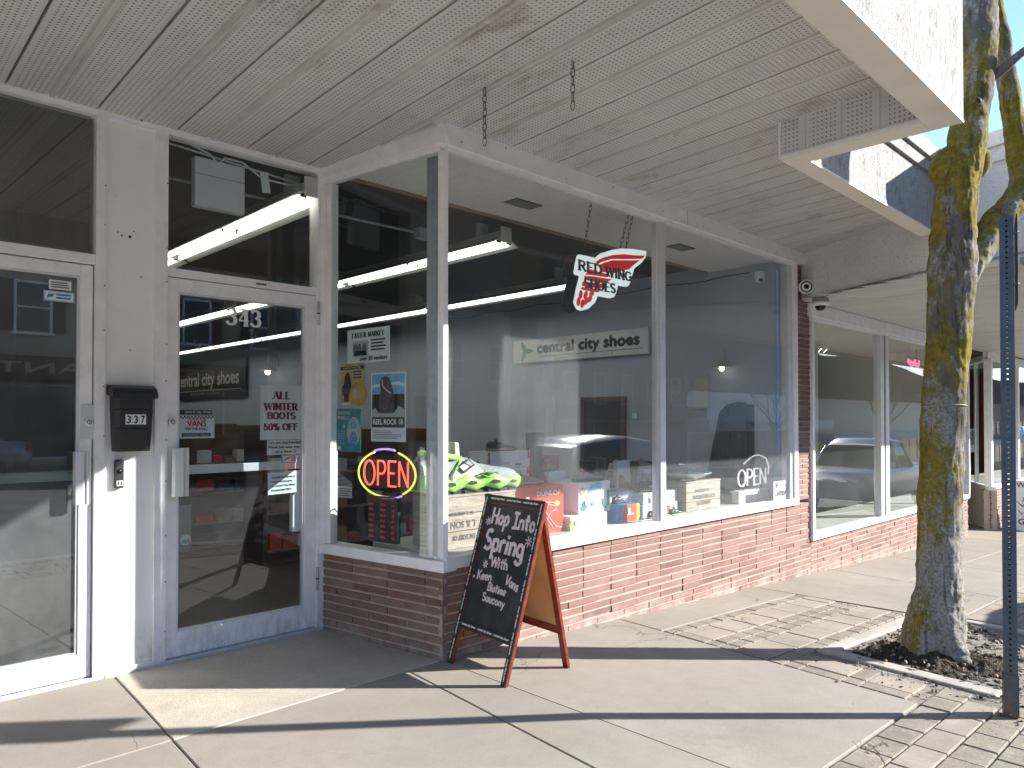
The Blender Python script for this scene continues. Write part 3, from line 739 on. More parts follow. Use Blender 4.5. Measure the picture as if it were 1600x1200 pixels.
s_ = MB('white_metal'); RET(s_); s_.box((.0, .557, -.06), (.055, 2.866, .02)); s_.box((.056, .557, -.05), (.10, 2.866, .010)); s_.frame(None); s_.build('inner_jamb', shop, .003)
def pane(name, m_front, parent, O, U, wd, h, th=.006):
    m = MB(m_front); m.frame(O, U, (0, 0, 1))
    i = [m.addv(p) for p in ((0, 0, -th), (wd, 0, -th), (wd, h, -th), (0, h, -th), (0, 0, 0), (wd, 0, 0), (wd, h, 0), (0, h, 0))]
    m.face([i[4], i[5], i[6], i[7]]); m.use('pane_back')
    for f in ((0, 3, 2, 1), (0, 1, 5, 4), (1, 2, 6, 5), (2, 3, 7, 6), (3, 0, 4, 7)): m.face([i[k] for k in f])
    return m.build(name, parent)
pane('window_glass', 'glass_shop', shop, (2.625, 3.215, .574), (1, 0, 0), 2.074, 2.29)
pane('window_glass', 'glass_shop', shop, (4.786, 3.215, .574), (1, 0, 0), 2.138, 2.29)
o_ = B0 - rd*.101
pane('window_glass', 'glass_door', shop, (o_.x, o_.y, .558), (-rd.x, -rd.y, 0), .925, 2.308)
pane('transom_glass', 'glass_door', shop, (1.468, 4.262, 2.195), (1, 0, 0), .895, .738)
pane('transom_glass', 'glass_tint', shop, (.05, 4.262, 2.21), (1, 0, 0), 1.04, .724)
s_ = MB('white_metal')
for a, b in ((1.107, 1.155), (1.402, 1.466), (2.39, 2.447), (.06, .125)): s_.use('white_metal').box((a, 4.218, .0), (b, 4.33, 2.954)); s_.use('dark_gap'); [s_.box((b-.008+.002*math.sin(k*7), 4.2168, z_-.0035), (b-.002+.002*math.sin(k*7), 4.2179, z_+.0035)) for k, z_ in enumerate([.18+.27*q+.05*math.sin(q*3+a*9) for q in range(10)])]
s_.build('door_posts', shop, .003)
s_ = MB('white_metal'); s_.box((.126, 4.228, 2.155), (1.106, 4.31, 2.208)); s_.build('transom_bar', shop, .003)
s_ = MB('white_metal'); s_.box((1.467, 4.228, 2.148), (2.389, 4.31, 2.194)); s_.use('ink_grey'); s_.box((1.98, 4.2265, 2.163), (2.045, 4.2278, 2.176)); s_.build('transom_bar', shop, .002)
s_ = MB('white_paint'); s_.box((1.1555, 4.236, .035), (1.4015, 4.31, 2.953)); s_.use('white_metal').box((1.1555, 4.224, .0), (1.4015, 4.3, .034))
s_.use('dark_gap')
for x, z, r_ in ((1.235, 2.33, .004), (1.275, 2.33, .007), (1.295, 2.362, .003), (1.28, 1.72, .003), (1.30, .93, .003), (1.33, 2.12, .003), (1.215, 2.345, .003)):
    s_.box((x-r_, 4.2345, z-r_), (x+r_, 4.2359, z+r_))
s_.build('white_panel', shop)
s_ = MB('galv'); s_.box((1.16, 4.21, -.03), (2.45, 4.34, .018)); s_.box((-2, 4.212, -.03), (1.158, 4.34, .016)); s_.build('threshold', shop, .003)
s_ = MB('white_paint'); s_.box((-3, 4.22, 0), (.058, 4.34, 2.934)); s_.build('side_wall', shop)
# doors
def door(name, x0, x1, zt, gx0, gx1, gz0, gz1, gl, hinge_right):
    d = bpy.data.objects.new(name, None); col.objects.link(d); d.location = (x0, 4.24, .02); d.parent = shop
    bpy.context.view_layer.update(); d.matrix_parent_inverse = shop.matrix_world.inverted()
    bpy.context.view_layer.update()
    f = MB('white_metal'); y0, y1 = 4.24, 4.285
    f.box((x0, y0, .022), (gx0, y1, zt)); f.box((gx1, y0, .022), (x1, y1, zt)); f.box((gx0, y0+.002, gz1), (gx1, y1, zt)); f.box((gx0, y0+.002, .022), (gx1, y1, gz0))
    f.use('aluminium')
    for a, b, c, e in ((gx0, gx0+.012, gz0, gz1), (gx1-.012, gx1, gz0, gz1), (gx0+.0125, gx1-.0125, gz1-.012, gz1), (gx0+.0125, gx1-.0125, gz0, gz0+.012)): f.box((a, y0+.008, c), (b, y1-.004, e))
    f.build('door_frame', d, .0025)
    pane('door_glass', gl, d, (gx0+.005, 4.262, gz0+.005), (1, 0, 0), gx1-gx0-.01, gz1-gz0-.01)
    b = MB('aluminium'); b.box((gx0+.01, 4.275, 1.035), (gx1-.01, 4.31, 1.085)); b.build('push_bar', d, .004)
    return d
d1 = door('tinted_entrance_door', .14, 1.1, 2.148, .205, 1.042, .142, 2.09, 'glass_tint', False)
d1['label'] = 'tinted glass door with a lever plate lock'
d2 = door('shop_entrance_door', 1.4675, 2.388, 2.142, 1.531, 2.313, .158, 2.068, 'glass_door', True)
def pull_handle(par, x0, x1, z0, z1):
    h = MB('bright_metal'); w2 = (x1-x0)
    h.frame((x0, 4.235, z0), (1, 0, 0), (0, 0, 1))
    pr = [(0, .03), (w2*.12, .052), (w2*.6, .058), (w2*.78, .045), (w2*.84, .058), (w2, .05), (w2, .035), (w2*.5, .03)]
    a = [h.addv((p[0], 0, p[1])) for p in pr]; b = [h.addv((p[0], z1-z0, p[1])) for p in pr]; k = len(pr)
    h.face(a); h.face(b[::-1])
    for i in range(k): h.face([a[i], b[i], b[(i+1) % k], a[(i+1) % k]])
    h.box((w2*.3, .04, -.01), (w2*.5, .06, .031)); h.box((w2*.3, z1-z0-.06, -.01), (w2*.5, z1-z0-.04, .031))
    h.build('pull_handle', par, .002)
pull_handle(d1, 1.005, 1.075, .915, 1.185); pull_handle(d2, 1.487, 1.575, .92, 1.19)
def lock(par, x, z, plate):
    l = MB('bright_metal')
    if plate: l.box((x-.036, 4.232, z-.09), (x+.034, 4.2395, z+.09))
    l.frame((x, 4.2395, z), (1, 0, 0), (0, 0, 1)); l.lathe([(.021, 0), (.021, .014), (.017, .017), (.0, .017)], 20)
    l.use('dark_gap').lathe([(.0125, .0172), (.0125, .0185), (0, .0185)], 16); l.use('bright_metal').lathe([(.009, .0186), (.009, .0205), (0, .0205)], 14)
    l.use('dark_gap').box((-.0014, -.006, .02), (.0014, .006, .0212))
    if plate:
        for dz in (-.07, .07): l.lathe([(.006, .0005), (.006, .004), (0, .004)], 10, (0, dz))
        l.frame(None); l.use('dark_gap'); l.box((x+.046, 4.236, z-.035), (x+.053, 4.2396, z+.035))
    l.frame(None); l.build('door_lock', par)
lock(d1, 1.092-.008, 1.335, True); lock(d2, 1.499, 1.336, False)
for z in (2.03, .33):
    h = MB('galv'); h.tube([(2.396, 4.222, z-.075), (2.396, 4.222, z+.075)], .011, 10); h.use('dark_gap'); h.tube([(2.396, 4.222, z-.004), (2.396, 4.222, z+.004)], .0112, 10); h.build('hinge', d2)
h = MB('white_paint'); h.frame((2.287, 4.276, .765), (1, 0, 0), (0, 0, 1)); h.prism([(-.036, -.13), (.036, -.13), (.036, .13), (-.01, .13), (-.036, .10)], -.05, -.004); h.build('inside_pull', d2, .006)

# soffit 0.40 m panels, canopy slab and fascias
can = thing('canopy', 'perforated white soffit canopy with stucco fascia over the shop front', 'canopy', (4.2, 1.0, 2.86))
zs = lambda y: 3.01+.047*(3.205-y)
sf = MB('soffit'); x = -8+.30
prof = [(0.0, .03), (.011, .03), (.0115, 0), (.172, 0), (.178, .010), (.186, .010), (.19, -.004), (.21, -.004), (.214, .010), (.222, .010), (.228, 0), (.3995, 0)]
while x < 7.42:
    for sub in prof[:-1]: pass
    for (xa, da), (xb, db) in zip(prof, prof[1:]+[(.40, .012)]):
        a, b = x+xa, x+xb
        if a > 7.41: continue
        y0 = 1.17 if b <= 4.075 else 1.92
        y1 = 4.26 if b < 2.66 else 3.215
        sf.poly([(a, y0, zs(y0)+da), (b, y0, zs(y0)+db), (b, y1, zs(y1)+db), (a, y1, zs(y1)+da)][::-1])
    x += .40
sf.build('soffit', can)
sl = MB('stucco_plain'); sl.box((-8, 1.18, 3.16), (4.07, 4.6, 3.4)); sl.box((4.07, 1.93, 3.16), (7.0, 4.6, 3.4)); sl.build('canopy_roof', can)
fa = MB('stucco'); fa.box((-8, 1.03, 2.868), (4.22, 1.17, 3.50)); fa.use('fascia_bottom').box((-8, 1.0285, 2.855), (4.2215, 1.1755, 2.8679)); fa.build('street_fascia', can)
fa = MB('stucco'); fa.box((4.075, 1.1705, 2.868), (4.22, 1.815, 3.50)); fa.use('fascia_bottom').box((4.068, 1.1765, 2.855), (4.2215, 1.9315, 2.8679)); fa.build('end_fascia', can)
fa = MB('stucco'); fa.box((4.075, 1.8155, 2.868), (6.62, 1.93, 3.40)); fa.box((4.075, 1.79, 3.30), (6.60, 1.8152, 3.40)); fa.box((4.075, 1.765, 3.4005), (6.60, 1.93, 3.52))
fa.use('fascia_bottom').box((4.222, 1.814, 2.855), (6.60, 1.9315, 2.8679)); fa.build('notch_fascia', can)
ln = MB('soffit_side')
for k in range(5):
    y0 = 1.177+k*.2
    y1 = min(y0+.188, 1.92)
    if y1 > y0: ln.box((4.062, y0, 2.87), (4.0745, y1, 3.13)); ln.box((4.068, y1, 2.87), (4.0745, min(y0+.2, 1.93), 3.13))
ln.use('white_metal').box((4.052, 1.177, 2.856), (4.061, 1.93, 2.874)); ln.box((4.055, 1.915, 2.874), (4.063, 1.93, 3.1))
ln.build('end_lining', can)
ln = MB('soffit_front'); x = -8
while x < 4.05:
    b = min(x+.19, 4.055); ln.box((x, 1.1705, 2.87), (b, 1.182, 3.13)); ln.box((b, 1.1705, 2.87), (min(x+.2, 4.06), 1.176, 3.13)); x += .2
ln.build('front_lining', can)
def chain(name, label, p0, p1, group=None):
    c = MB('rusty'); p0, p1 = Vector(p0), Vector(p1); L = (p1-p0).length; n = max(3, int(L/.036)); d = (p1-p0).normalized()
    a = d.cross(Vector((1, .3, .2))).normalized(); b = d.cross(a)
    for k in range(n):
        ctr = p0+d*(k+.5)*L/n; s1 = a if k % 2 else b; pts = []
        for t in range(12):
            an = 2*math.pi*t/12; pts.append(ctr+d*math.sin(an)*.024+s1*math.cos(an)*.0105)
        c.tube(pts, .0024, 5, closed=True)
    return c
c1 = chain('c', '', (2.482, 2.73, 3.03), (2.482, 2.73, 2.74)).build('hanging_chain'); tag(c1, 'rusty chain hanging from soffit near the window corner', 'chain', 'chains on the soffit')
c1 = chain('c', '', (2.62, 2.26, 3.055), (2.62, 2.26, 2.82)).build('hanging_chain'); tag(c1, 'rusty chain hanging from soffit closer to the street, further from window', 'chain', 'chains on the soffit')

# walls and roof behind (closed room)
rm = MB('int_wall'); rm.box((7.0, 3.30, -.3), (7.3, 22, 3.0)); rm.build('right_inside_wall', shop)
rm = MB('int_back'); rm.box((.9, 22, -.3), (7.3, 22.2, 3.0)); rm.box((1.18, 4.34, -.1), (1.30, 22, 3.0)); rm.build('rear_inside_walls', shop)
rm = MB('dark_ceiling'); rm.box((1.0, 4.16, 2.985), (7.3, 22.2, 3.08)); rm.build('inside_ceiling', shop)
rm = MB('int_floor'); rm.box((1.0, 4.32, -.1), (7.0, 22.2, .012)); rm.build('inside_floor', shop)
rm = MB('ceil_tile'); rm.poly([(2.45, 3.21, 2.93), (2.45, 4.12, 2.93), (7.0, 4.12, 2.93), (7.0, 3.21, 2.93)]); rm.use('joint')
rm.f = []; rm.mi = []; rm.sm = []; rm.v = []; rm.use('ceil_tile')
x = 2.45
while x < 7.0:
    for y0, y1 in ((3.262, 3.55), (3.553, 3.84), (3.843, 4.118)):
        xl = lambda q: max(x+.0015, 2.6-(q-3.205)*.1643+.03)
        if x+.303 > xl(y0): rm.hexa([(xl(y0), y0, 2.93), (min(x+.303, 7.0), y0, 2.93), (min(x+.303, 7.0), y1, 2.93), (xl(y1), y1, 2.93), (xl(y0), y0, 2.96), (min(x+.303, 7.0), y0, 2.96), (min(x+.303, 7.0), y1, 2.96), (xl(y1), y1, 2.96)])
    x += .305
rm.build('display_ceiling', shop)
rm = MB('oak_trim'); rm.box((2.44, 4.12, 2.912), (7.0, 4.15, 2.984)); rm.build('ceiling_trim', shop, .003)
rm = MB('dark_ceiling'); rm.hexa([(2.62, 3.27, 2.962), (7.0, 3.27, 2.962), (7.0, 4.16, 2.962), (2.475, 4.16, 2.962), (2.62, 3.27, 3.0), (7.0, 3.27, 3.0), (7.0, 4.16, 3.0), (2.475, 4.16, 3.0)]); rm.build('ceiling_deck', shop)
for x0, x1, y0, y1 in ((3.66, 3.92, 3.68, 3.82), (5.66, 5.92, 3.62, 3.76)):
    v_ = MB('dark_gap'); v_.box((x0, y0, 2.922), (x1, y1, 2.9295)); v_.use('card_grey')
    for k in range(9): v_.box((x0+.012+k*.027, y0+.01, 2.9205), (x0+.020+k*.027, y1-.01, 2.9218))
    v_.build('ceiling_vent', shop)
rm = MB('platform'); rm.box((2.70, 3.295, -.25), (7.0, 4.05, .555)); rm.hexa([(2.62, 3.3, -.2), (2.7, 3.3, -.2), (2.7, 4.05, -.2), (2.50, 4.05, -.2), (2.62, 3.3, .30), (2.7, 3.3, .30), (2.7, 4.05, .30), (2.50, 4.05, .30)]); rm.build('display_platform', shop)
rm = MB('galv'); rm.tube([(2.664, 3.375, .3), (2.664, 3.375, 2.93)], .040, 18); rm.build('steel_column', shop)
rm = MB('dark_shop'); rm.box((6.975, 5.27, 0), (6.999, 5.82, 1.56)); rm.use('brown_trim')
rm.box((6.955, 5.21, 0), (6.9995, 5.268, 1.62)); rm.box((6.955, 5.822, 0), (6.9995, 5.88, 1.62)); rm.box((6.955, 5.2685, 1.562), (6.9995, 5.8215, 1.62)); rm.build('inside_doorway', shop)
ar = MB('black_shiny'); ar.frame((6.998, 4.16, 0), (0, -1, 0), (0, 0, 1))
ar.prism([(-.02, .56), (.56, .56), (.56, 1.50)]+arc(.40, 1.40, .16, .13, 50, 100, 5)+[(.26, 1.50), (.18, 1.42)], 0, .03); ar.frame(None)
tag(ar.build('arched_panel'), 'dark arched panel leaning on the grey inside wall at right', 'panel')
# upper storey and roof: the building goes on above the canopy
up = MB('stucco_plain'); up.box((-8, 3.4, 3.41), (7.0, 22, 5.2)); up.build('upper_wall', shop)

# fluorescent fixtures: three rows running into the shop
def fixture(label):
    t = thing('fluorescent_light', label, 'ceiling light', (0, 0, 0), 'rows of fluorescent lights')
    L = 2.44
    hs = MB('lamp_metal'); hs.frame((0, 0, 2.78), (1, 0, 0), (0, 0, 1))
    hs.prism([(-.055, .085), (-.055, .035), (-.15, -.02), (-.148, -.026), (-.04, .022), (.04, .022), (.148, -.026), (.15, -.02), (.055, .035), (.055, .085)][::-1], -L, 0)
    hs.box((-.05, .085, -.3), (.05, .20, -.26)); hs.frame(None); hs.build('reflector', t)
    for sx in (-.055, .055):
        for k in range(2):
            tb = MB('tube_on'); y0 = .03+k*1.21; tb.tube([(sx, y0, 2.775), (sx, y0+1.17, 2.775)], .019, 10); tb.build('tube', t)
            eb = MB('black_plastic'); eb.box((sx-.018, y0-.02, 2.77), (sx+.018, y0-.001, 2.81)); eb.build('socket', t)
    ep = MB('lamp_metal'); ep.box((-.06, -.012, 2.775), (.06, -.002, 2.90)); ep.build('end_plate', t)
    return t
fx0 = fixture('fluorescent light behind the transom of the numbered door, nearest end'); first = True
for rx, n_, nm in ((2.36, 3, 'above the numbered door'), (4.08, 6, 'of the middle row'), (5.88, 6, 'of the row nearest the grey wall')):
    for k in range(n_):
        loc = (rx, 4.24+k*2.5+(.75 if rx > 5 else 0), 0)
        ordn = ('first', 'second', 'third', 'fourth', 'fifth', 'sixth')[k]
        lab = '%s lit fluorescent light from the window %s' % (ordn, nm)
        if first: fx0.location = loc; fx0['label'] = lab; first = False
        else: dup(fx0, loc, 0, lab)
# pipe under the ceiling
pp = MB('galv'); pp.tube([(1.3, 4.75, 2.86), (3.6, 4.75, 2.86)], .011, 8); pp.box((3.58, 4.71, 2.82), (3.72, 4.79, 2.90)); tag(pp.build('conduit'), 'thin grey conduit with a junction box under the inside ceiling', 'pipe')

# ------------------------------------------------------------------ things behind and on the glass
FR = lambda m, y: m.frame((0, y, 0), (1, 0, 0), (0, 0, 1))           # u = x, v = z on the shop front, n towards the street
DW = FR
def RW(m, inset=.0):
    o2 = A0; n_ = Vector((rd.y, -rd.x)); n_ = n_ if n_.x > 0 else -n_
    o2 = A0 + n_*inset; m.frame((o2.x, o2.y, 0), (-rd.x, -rd.y, 0), (0, 0, 1))     # u = -s
def lines(m, u0, u1, v0, v1, n, mt='ink_grey', h=.5, rag=.25, nn=.0015):
    m.use(mt); dv = (v1-v0)/n
    for k in range(n):
        z = v1-dv*(k+.5); m.box((u0, z-dv*h/2, .0005), (u1-random.random()*rag*(u1-u0), z+dv*h/2, nn))

# Red wing sign: thick black-edged light box hung by chains
k_ = 3.40/3.55
def rwp(p): return (p[0]*k_, 1.35+(p[1]-1.35)*k_)
out = [(4.18, 2.583), (4.272, 2.587), (4.365, 2.586), (4.434, 2.631), (4.574, 2.682), (4.704, 2.715), (4.869, 2.736), (5.041, 2.747), (5.032, 2.699), (4.977, 2.644), (4.868, 2.577), (4.845, 2.523), (4.807, 2.445), (4.78, 2.42), (4.732, 2.413), (4.652, 2.41), (4.63, 2.351), (4.601, 2.312), (4.544, 2.297), (4.398, 2.297), (4.364, 2.242), (4.284, 2.186), (4.192, 2.162), (4.148, 2.17), (4.115, 2.214), (4.141, 2.309), (4.182, 2.421), (4.125, 2.426), (4.118, 2.44), (4.131, 2.5), (4.155, 2.571)]
out = [rwp(p) for p in out]
sg = thing('hanging_sign', 'thick white winged sign with red feathers hung inside window by chains', 'sign', (4.4, 3.4, 2.3))
bd = MB('black_plastic'); FR(bd, 3.40); cc = (sum(p[0] for p in out)/len(out), sum(p[1] for p in out)/len(out))
bd.prism([(cc[0]+(p[0]-cc[0])*1.015, cc[1]+(p[1]-cc[1])*1.015) for p in out][::-1], -.11, .0); bd.frame(None); bd.build('sign_case', sg, .006)
fc = MB(mat('lit_sign_face', (.74, .77, .76), .35, emit=(.85, 1, .94), es=.10)); FR(fc, 3.40); fc.prism(out[::-1], .0005, .006)
fc.use('red_gloss')
wing = [(4.372, 2.557), (4.433, 2.592), (4.574, 2.640), (4.719, 2.670), (4.87, 2.685), (5.017, 2.706), (4.97, 2.672), (4.72, 2.630), (4.573, 2.610), (4.45, 2.570), (4.39, 2.54)]
fc.prism([rwp(p) for p in wing][::-1], .0061, .010)
wing2 = [(4.40, 2.530), (4.47, 2.565), (4.58, 2.600), (4.72, 2.621), (4.94, 2.655), (4.853, 2.602), (4.793, 2.560), (4.70, 2.535), (4.60, 2.50), (4.45, 2.49)]
fc.prism([rwp(p) for p in wing2][::-1], .0061, .0099)
for f_ in ([(4.245, 2.44), (4.30, 2.49), (4.44, 2.485), (4.55, 2.48), (4.50, 2.455), (4.36, 2.45)], [(4.235, 2.43), (4.35, 2.442), (4.50, 2.445), (4.57, 2.45), (4.50, 2.41), (4.38, 2.40), (4.24, 2.40)],
           [(4.215, 2.385), (4.33, 2.392), (4.50, 2.40), (4.46, 2.365), (4.30, 2.35), (4.21, 2.35)], [(4.205, 2.342), (4.30, 2.343), (4.44, 2.355), (4.40, 2.325), (4.25, 2.32), (4.195, 2.325)]):
    fc.prism([rwp(p) for p in f_][::-1], .0061, .0097)
for (px, pz, a) in ((4.167, 2.228, 75), (4.212, 2.218, 70), (4.255, 2.242, 55), (4.192, 2.283, 75), (4.25, 2.288, 60), (4.322, 2.308, 35), (4.297, 2.262, 45)):
    q = rwp((px, pz)); ca, sa = math.cos(R(a)), math.sin(R(a))
    fc.prism([(q[0]+.034*math.cos(R(t))*ca-.019*math.sin(R(t))*sa, q[1]+.034*math.cos(R(t))*sa+.019*math.sin(R(t))*ca) for t in range(0, 360, 30)], .0061, .0101)
fc.build('sign_face', sg)
lt_ = MB('ink'); FR(lt_, 3.3885)
p0, p1 = rwp((4.168, 2.468)), rwp((4.435, 2.470)); chalk(lt_, 'RED', p0[0], p0[1], p1[0], .066, .027, -.00, .003, 0, True)
p0, p1 = rwp((4.492, 2.468)), rwp((4.815, 2.468)); chalk(lt_, 'WING', p0[0], p0[1], p1[0], .064, .027, .0, .003, 0, True)
p0, p1 = rwp((4.236, 2.345)), rwp((4.605, 2.345)); chalk(lt_, 'SHOES', p0[0], p0[1], p1[0], .066, .027, .0, .003, 0, True)
lt_.frame(None); lt_.build('lettering', sg)
for a, b in (((4.10, 3.36, 2.93), (4.13, 3.45, 2.62)), ((4.55, 3.36, 2.93), (4.545, 3.45, 2.645)), ((4.60, 3.36, 2.93), (4.62, 3.45, 2.655))): chain('c', '', a, b).build('sign_chain', sg)

# long white shop sign and dark sign on the inside wall (x = 7)
IW = lambda m, x: m.frame((x, 0, 0), (0, -1, 0), (0, 0, 1))           # u = -y
t = thing('wall_sign', 'long white shop name sign with green leaf mark on grey inside wall', 'sign', (7, 6, 2.2))
b = MB('card_white'); IW(b, 6.965); b.box((-7.05, 2.10, 0), (-4.86, 2.40, .03)); b.build('board', t, .004)
b = MB('ink'); IW(b, 6.9345); text(b, 'central city shoes', -6.60, 2.175, -4.98, 2.345, .0, .011); b.box((-6.55, 2.165, -.001), (-4.93, 2.172, .0005)); b.use('ink_grey'); text(b, 'D O W N T O W N   C A S T L E G A R', -6.28, 2.122, -5.36, 2.145, 0); b.frame(None); b.build('lettering', t)
b = MB('green_print'); IW(b, 6.9345)
for a in (90, 210, 330):
    ca, sa = math.cos(R(a+30)), math.sin(R(a+30)); b.prism([(-6.82+r_*ca-w_*sa, 2.25+r_*sa+w_*ca) for r_, w_ in ((.0, .02), (.0, -.02), (.06, -.035), (.14, -.012), (.14, .012), (.06, .035))], 0, .003+a*1e-6)
b.frame(None); b.build('leaf_mark', t)
t = thing('dark_wall_sign', 'large black shop name sign on the inside wall seen through door', 'sign', (7, 17, 2.2))
b = MB('black_plastic'); IW(b, 6.96); b.box((-19.6, 1.83, 0), (-15.27, 2.68, .04)); b.build('board', t, .004)
b = MB('paper_dim'); IW(b, 6.919); text(b, 'central city shoes', -19.2, 2.05, -15.6, 2.45, .0, .012); b.box((-19.2, 2.02, -.001), (-15.5, 2.035, .0005)); text(b, 'D O W N T O W N   C A S T L E G A R', -18.3, 1.93, -16.6, 1.98, 0); b.frame(None); b.build('lettering', t)
def gooseneck(x, y, z, label, k=1.0):
    t = thing('wall_lamp', label, 'wall lamp', (x, y, z), 'gooseneck wall lamps')
    a = MB('lamp_metal'); a.tube([(x, y, z+.12*k), (x-.04*k, y, z+.28*k)]+[(x-.14*k+.10*k*math.cos(R(q)), y, z+.30*k+.10*k*math.sin(R(q))) for q in range(0, 181, 30)]+[(x-.24*k, y, z+.12*k)], .012*k, 8); a.build('arm', t)
    s2 = MB('lamp_metal'); s2.frame((x-.24*k, y, z), (1, 0, 0), (0, 1, 0)); s2.lathe([(r_*k, h_*k) for r_, h_ in ((.03, .12), (.05, .09), (.17, .03), (.175, .02), (.165, .02), (.04, .08))], 20); s2.frame(None); s2.build('shade', t)
    bl = MB('bulb_on'); bl.frame((x-.24*k, y, z), (1, 0, 0), (0, 1, 0)); bl.lathe([(r_*k, h_*k) for r_, h_ in ((.0, -.065), (.04, -.05), (.058, -.01), (.05, .03), (.02, .06))], 14); bl.frame(None); bl.build('bulb', t)
gooseneck(7.0, 13.9, 2.30, 'gooseneck lamp with lit bulb beside the large black sign')
gooseneck(7.0, 3.90, 1.88, 'gooseneck lamp with lit bulb near the right end of window', .5)

# posters on the return window (inside of the glass)
def poster(name, label, s0, s1, z0, z1, base='paper', inset=.012, tilt=0):
    t = thing(name, label, 'poster', (A0.x, A0.y, z0), 'posters on the corner glass')
    m = MB(base); RW(m, inset); cu, cv = -(s0+s1)/2, (z0+z1)/2
    if tilt: m.xf = m.xf @ Matrix.Translation((cu, cv, 0)) @ Matrix.Rotation(tilt, 4, 'Z') @ Matrix.Translation((-cu, -cv, 0))
    X = m.xf.copy(); m.box((-s1, z0, -.001), (-s0, z1, .0)); m.xf = None; m.build('sheet', t)
    k = MB(); k.xf = X; return t, k
t, m = poster('easter_poster', 'white easter market poster with black lettering and basket drawing', .437, .815, 1.70, 1.91, tilt=.01)
m.use('ink'); chalk(m, 'EASTER MARKET', -.77, 1.858, -.49, .028, .0085, .0, .0015, 0, True); lines(m, -.60, -.455, 1.765, 1.845, 4, 'ink', .45)
text(m, 'over 30 vendors', -.70, 1.712, -.46, 1.738, .0012, .0012)
m.use('paper_dim'); m.box((-.765, 1.735, .0005), (-.625, 1.835, .0012)); m.use('ink_grey')
for du in (-.74, -.705, -.66): m.prism([(du+.02*math.cos(R(a)), 1.785+.035*math.sin(R(a))) for a in range(0, 360, 30)], .0013, .0018)
m.use('ink'); m.prism([(-.755, 1.745), (-.635, 1.745), (-.645, 1.775), (-.745, 1.775)], .0013, .0021); m.build('print', t)
t, m = poster('theatre_poster', 'tan theatre poster with dark figures and a yellow wheel', .656, .880, 1.435, 1.70, 'tan_print', tilt=.02)
m.use('dark_print'); m.box((-.878, 1.662, .0005), (-.660, 1.682, .001)); m.use('paper'); text(m, 'CASTLE THEATRE', -.85, 1.666, -.69, 1.678, .0014)
m.use('ochre_print'); m.prism([(-.715+.085*math.cos(R(a)), 1.505+.075*math.sin(R(a))) for a in range(0, 360, 20)], .0005, .0012); m.use('tan_print'); m.prism([(-.715+.06*math.cos(R(a)), 1.505+.052*math.sin(R(a))) for a in range(0, 360, 24)], .0013, .0016)
m.use('dark_print'); m.prism([(-.86, 1.50), (-.80, 1.50), (-.775, 1.56), (-.79, 1.63), (-.81, 1.648), (-.835, 1.62), (-.84, 1.58), (-.865, 1.55)], .0017, .0024); m.prism([(-.845, 1.46), (-.80, 1.46), (-.80, 1.50), (-.845, 1.50)], .0017, .0022)
lines(m, -.76, -.67, 1.60, 1.655, 3, 'dark_print', .45, .3); m.use('paper'); m.box((-.87, 1.440, .0005), (-.79, 1.452, .0012)); m.build('print', t)
t, m = poster('pebble_poster', 'teal painting pebbles poster with two blue painted stones', .690, .916, 1.145, 1.415, 'teal_print', tilt=-.01)
m.use('paper'); text(m, 'PAINTING', -.905, 1.378, -.785, 1.398, .001); text(m, 'PEBBLES', -.905, 1.348, -.80, 1.368, .001)
m.use('paper_dim'); m.prism([(-.755+.062*math.cos(R(a)), 1.275+.09*math.sin(R(a))) for a in range(0, 360, 20)], .0005, .0009)
m.use('sky_print'); m.prism([(-.755+.038*math.cos(R(a)), 1.315+.033*math.sin(R(a))) for a in range(0, 360, 24)], .001, .0016); m.use('blue_print'); m.prism([(-.757+.034*math.cos(R(a)), 1.228+.045*math.sin(R(a))) for a in range(0, 360, 24)], .001, .0016)
m.use('sky_print')
for a in range(0, 360, 45): m.prism([(-.757+.018*math.cos(R(a))+.006*math.cos(R(b_)), 1.228+.024*math.sin(R(a))+.006*math.sin(R(b_))) for b_ in range(0, 360, 60)], .0017, .0021)
m.use('blue_print')
for a in range(0, 360, 45): m.prism([(-.755+.02*math.cos(R(a))+.006*math.cos(R(b_)), 1.315+.018*math.sin(R(a))+.006*math.sin(R(b_))) for b_ in range(0, 360, 60)], .0017, .0021)
m.use('yellow_print'); m.prism([(-.845+.012*math.cos(R(a)), 1.305+.012*math.sin(R(a))) for a in range(0, 360, 30)], .0005, .001); lines(m, -.90, -.83, 1.19, 1.28, 6, 'sky_print', .3); m.use('paper'); m.box((-.905, 1.155, .0005), (-.875, 1.18, .0011)); m.build('print', t)
t, m = poster('film_poster', 'tall film poster of a dark rock tower under a blue sky', .302, .598, 1.215, 1.632, 'paper')
m.use('sky_print'); m.box((-.588, 1.50, .0004), (-.312, 1.622, .0008)); m.use('dark_print'); m.box((-.588, 1.30, .0004), (-.312, 1.50, .0008)); m.use('paper')
m.prism([(-.588, 1.535), (-.53, 1.545), (-.50, 1.56), (-.40, 1.555), (-.312, 1.545), (-.312, 1.56), (-.36, 1.575), (-.45, 1.57), (-.52, 1.565), (-.588, 1.555)], .0009, .0011)
m.use('rock_print'); m.prism([(-.535, 1.36), (-.395, 1.36), (-.40, 1.45), (-.405, 1.52), (-.425, 1.565), (-.44, 1.598), (-.47, 1.612), (-.505, 1.60), (-.52, 1.575), (-.515, 1.52), (-.53, 1.44)], .0012, .0022)
m.use('shoe_cream'); m.strip([(-.50, 1.585), (-.495, 1.55), (-.465, 1.525), (-.425, 1.505)], .010, .0023, .0030)
m.use('paper_dim'); m.prism([(-.588, 1.36), (-.312, 1.36), (-.312, 1.41), (-.36, 1.43), (-.40, 1.385), (-.53, 1.385), (-.56, 1.42), (-.588, 1.40)], .0024, .0027)
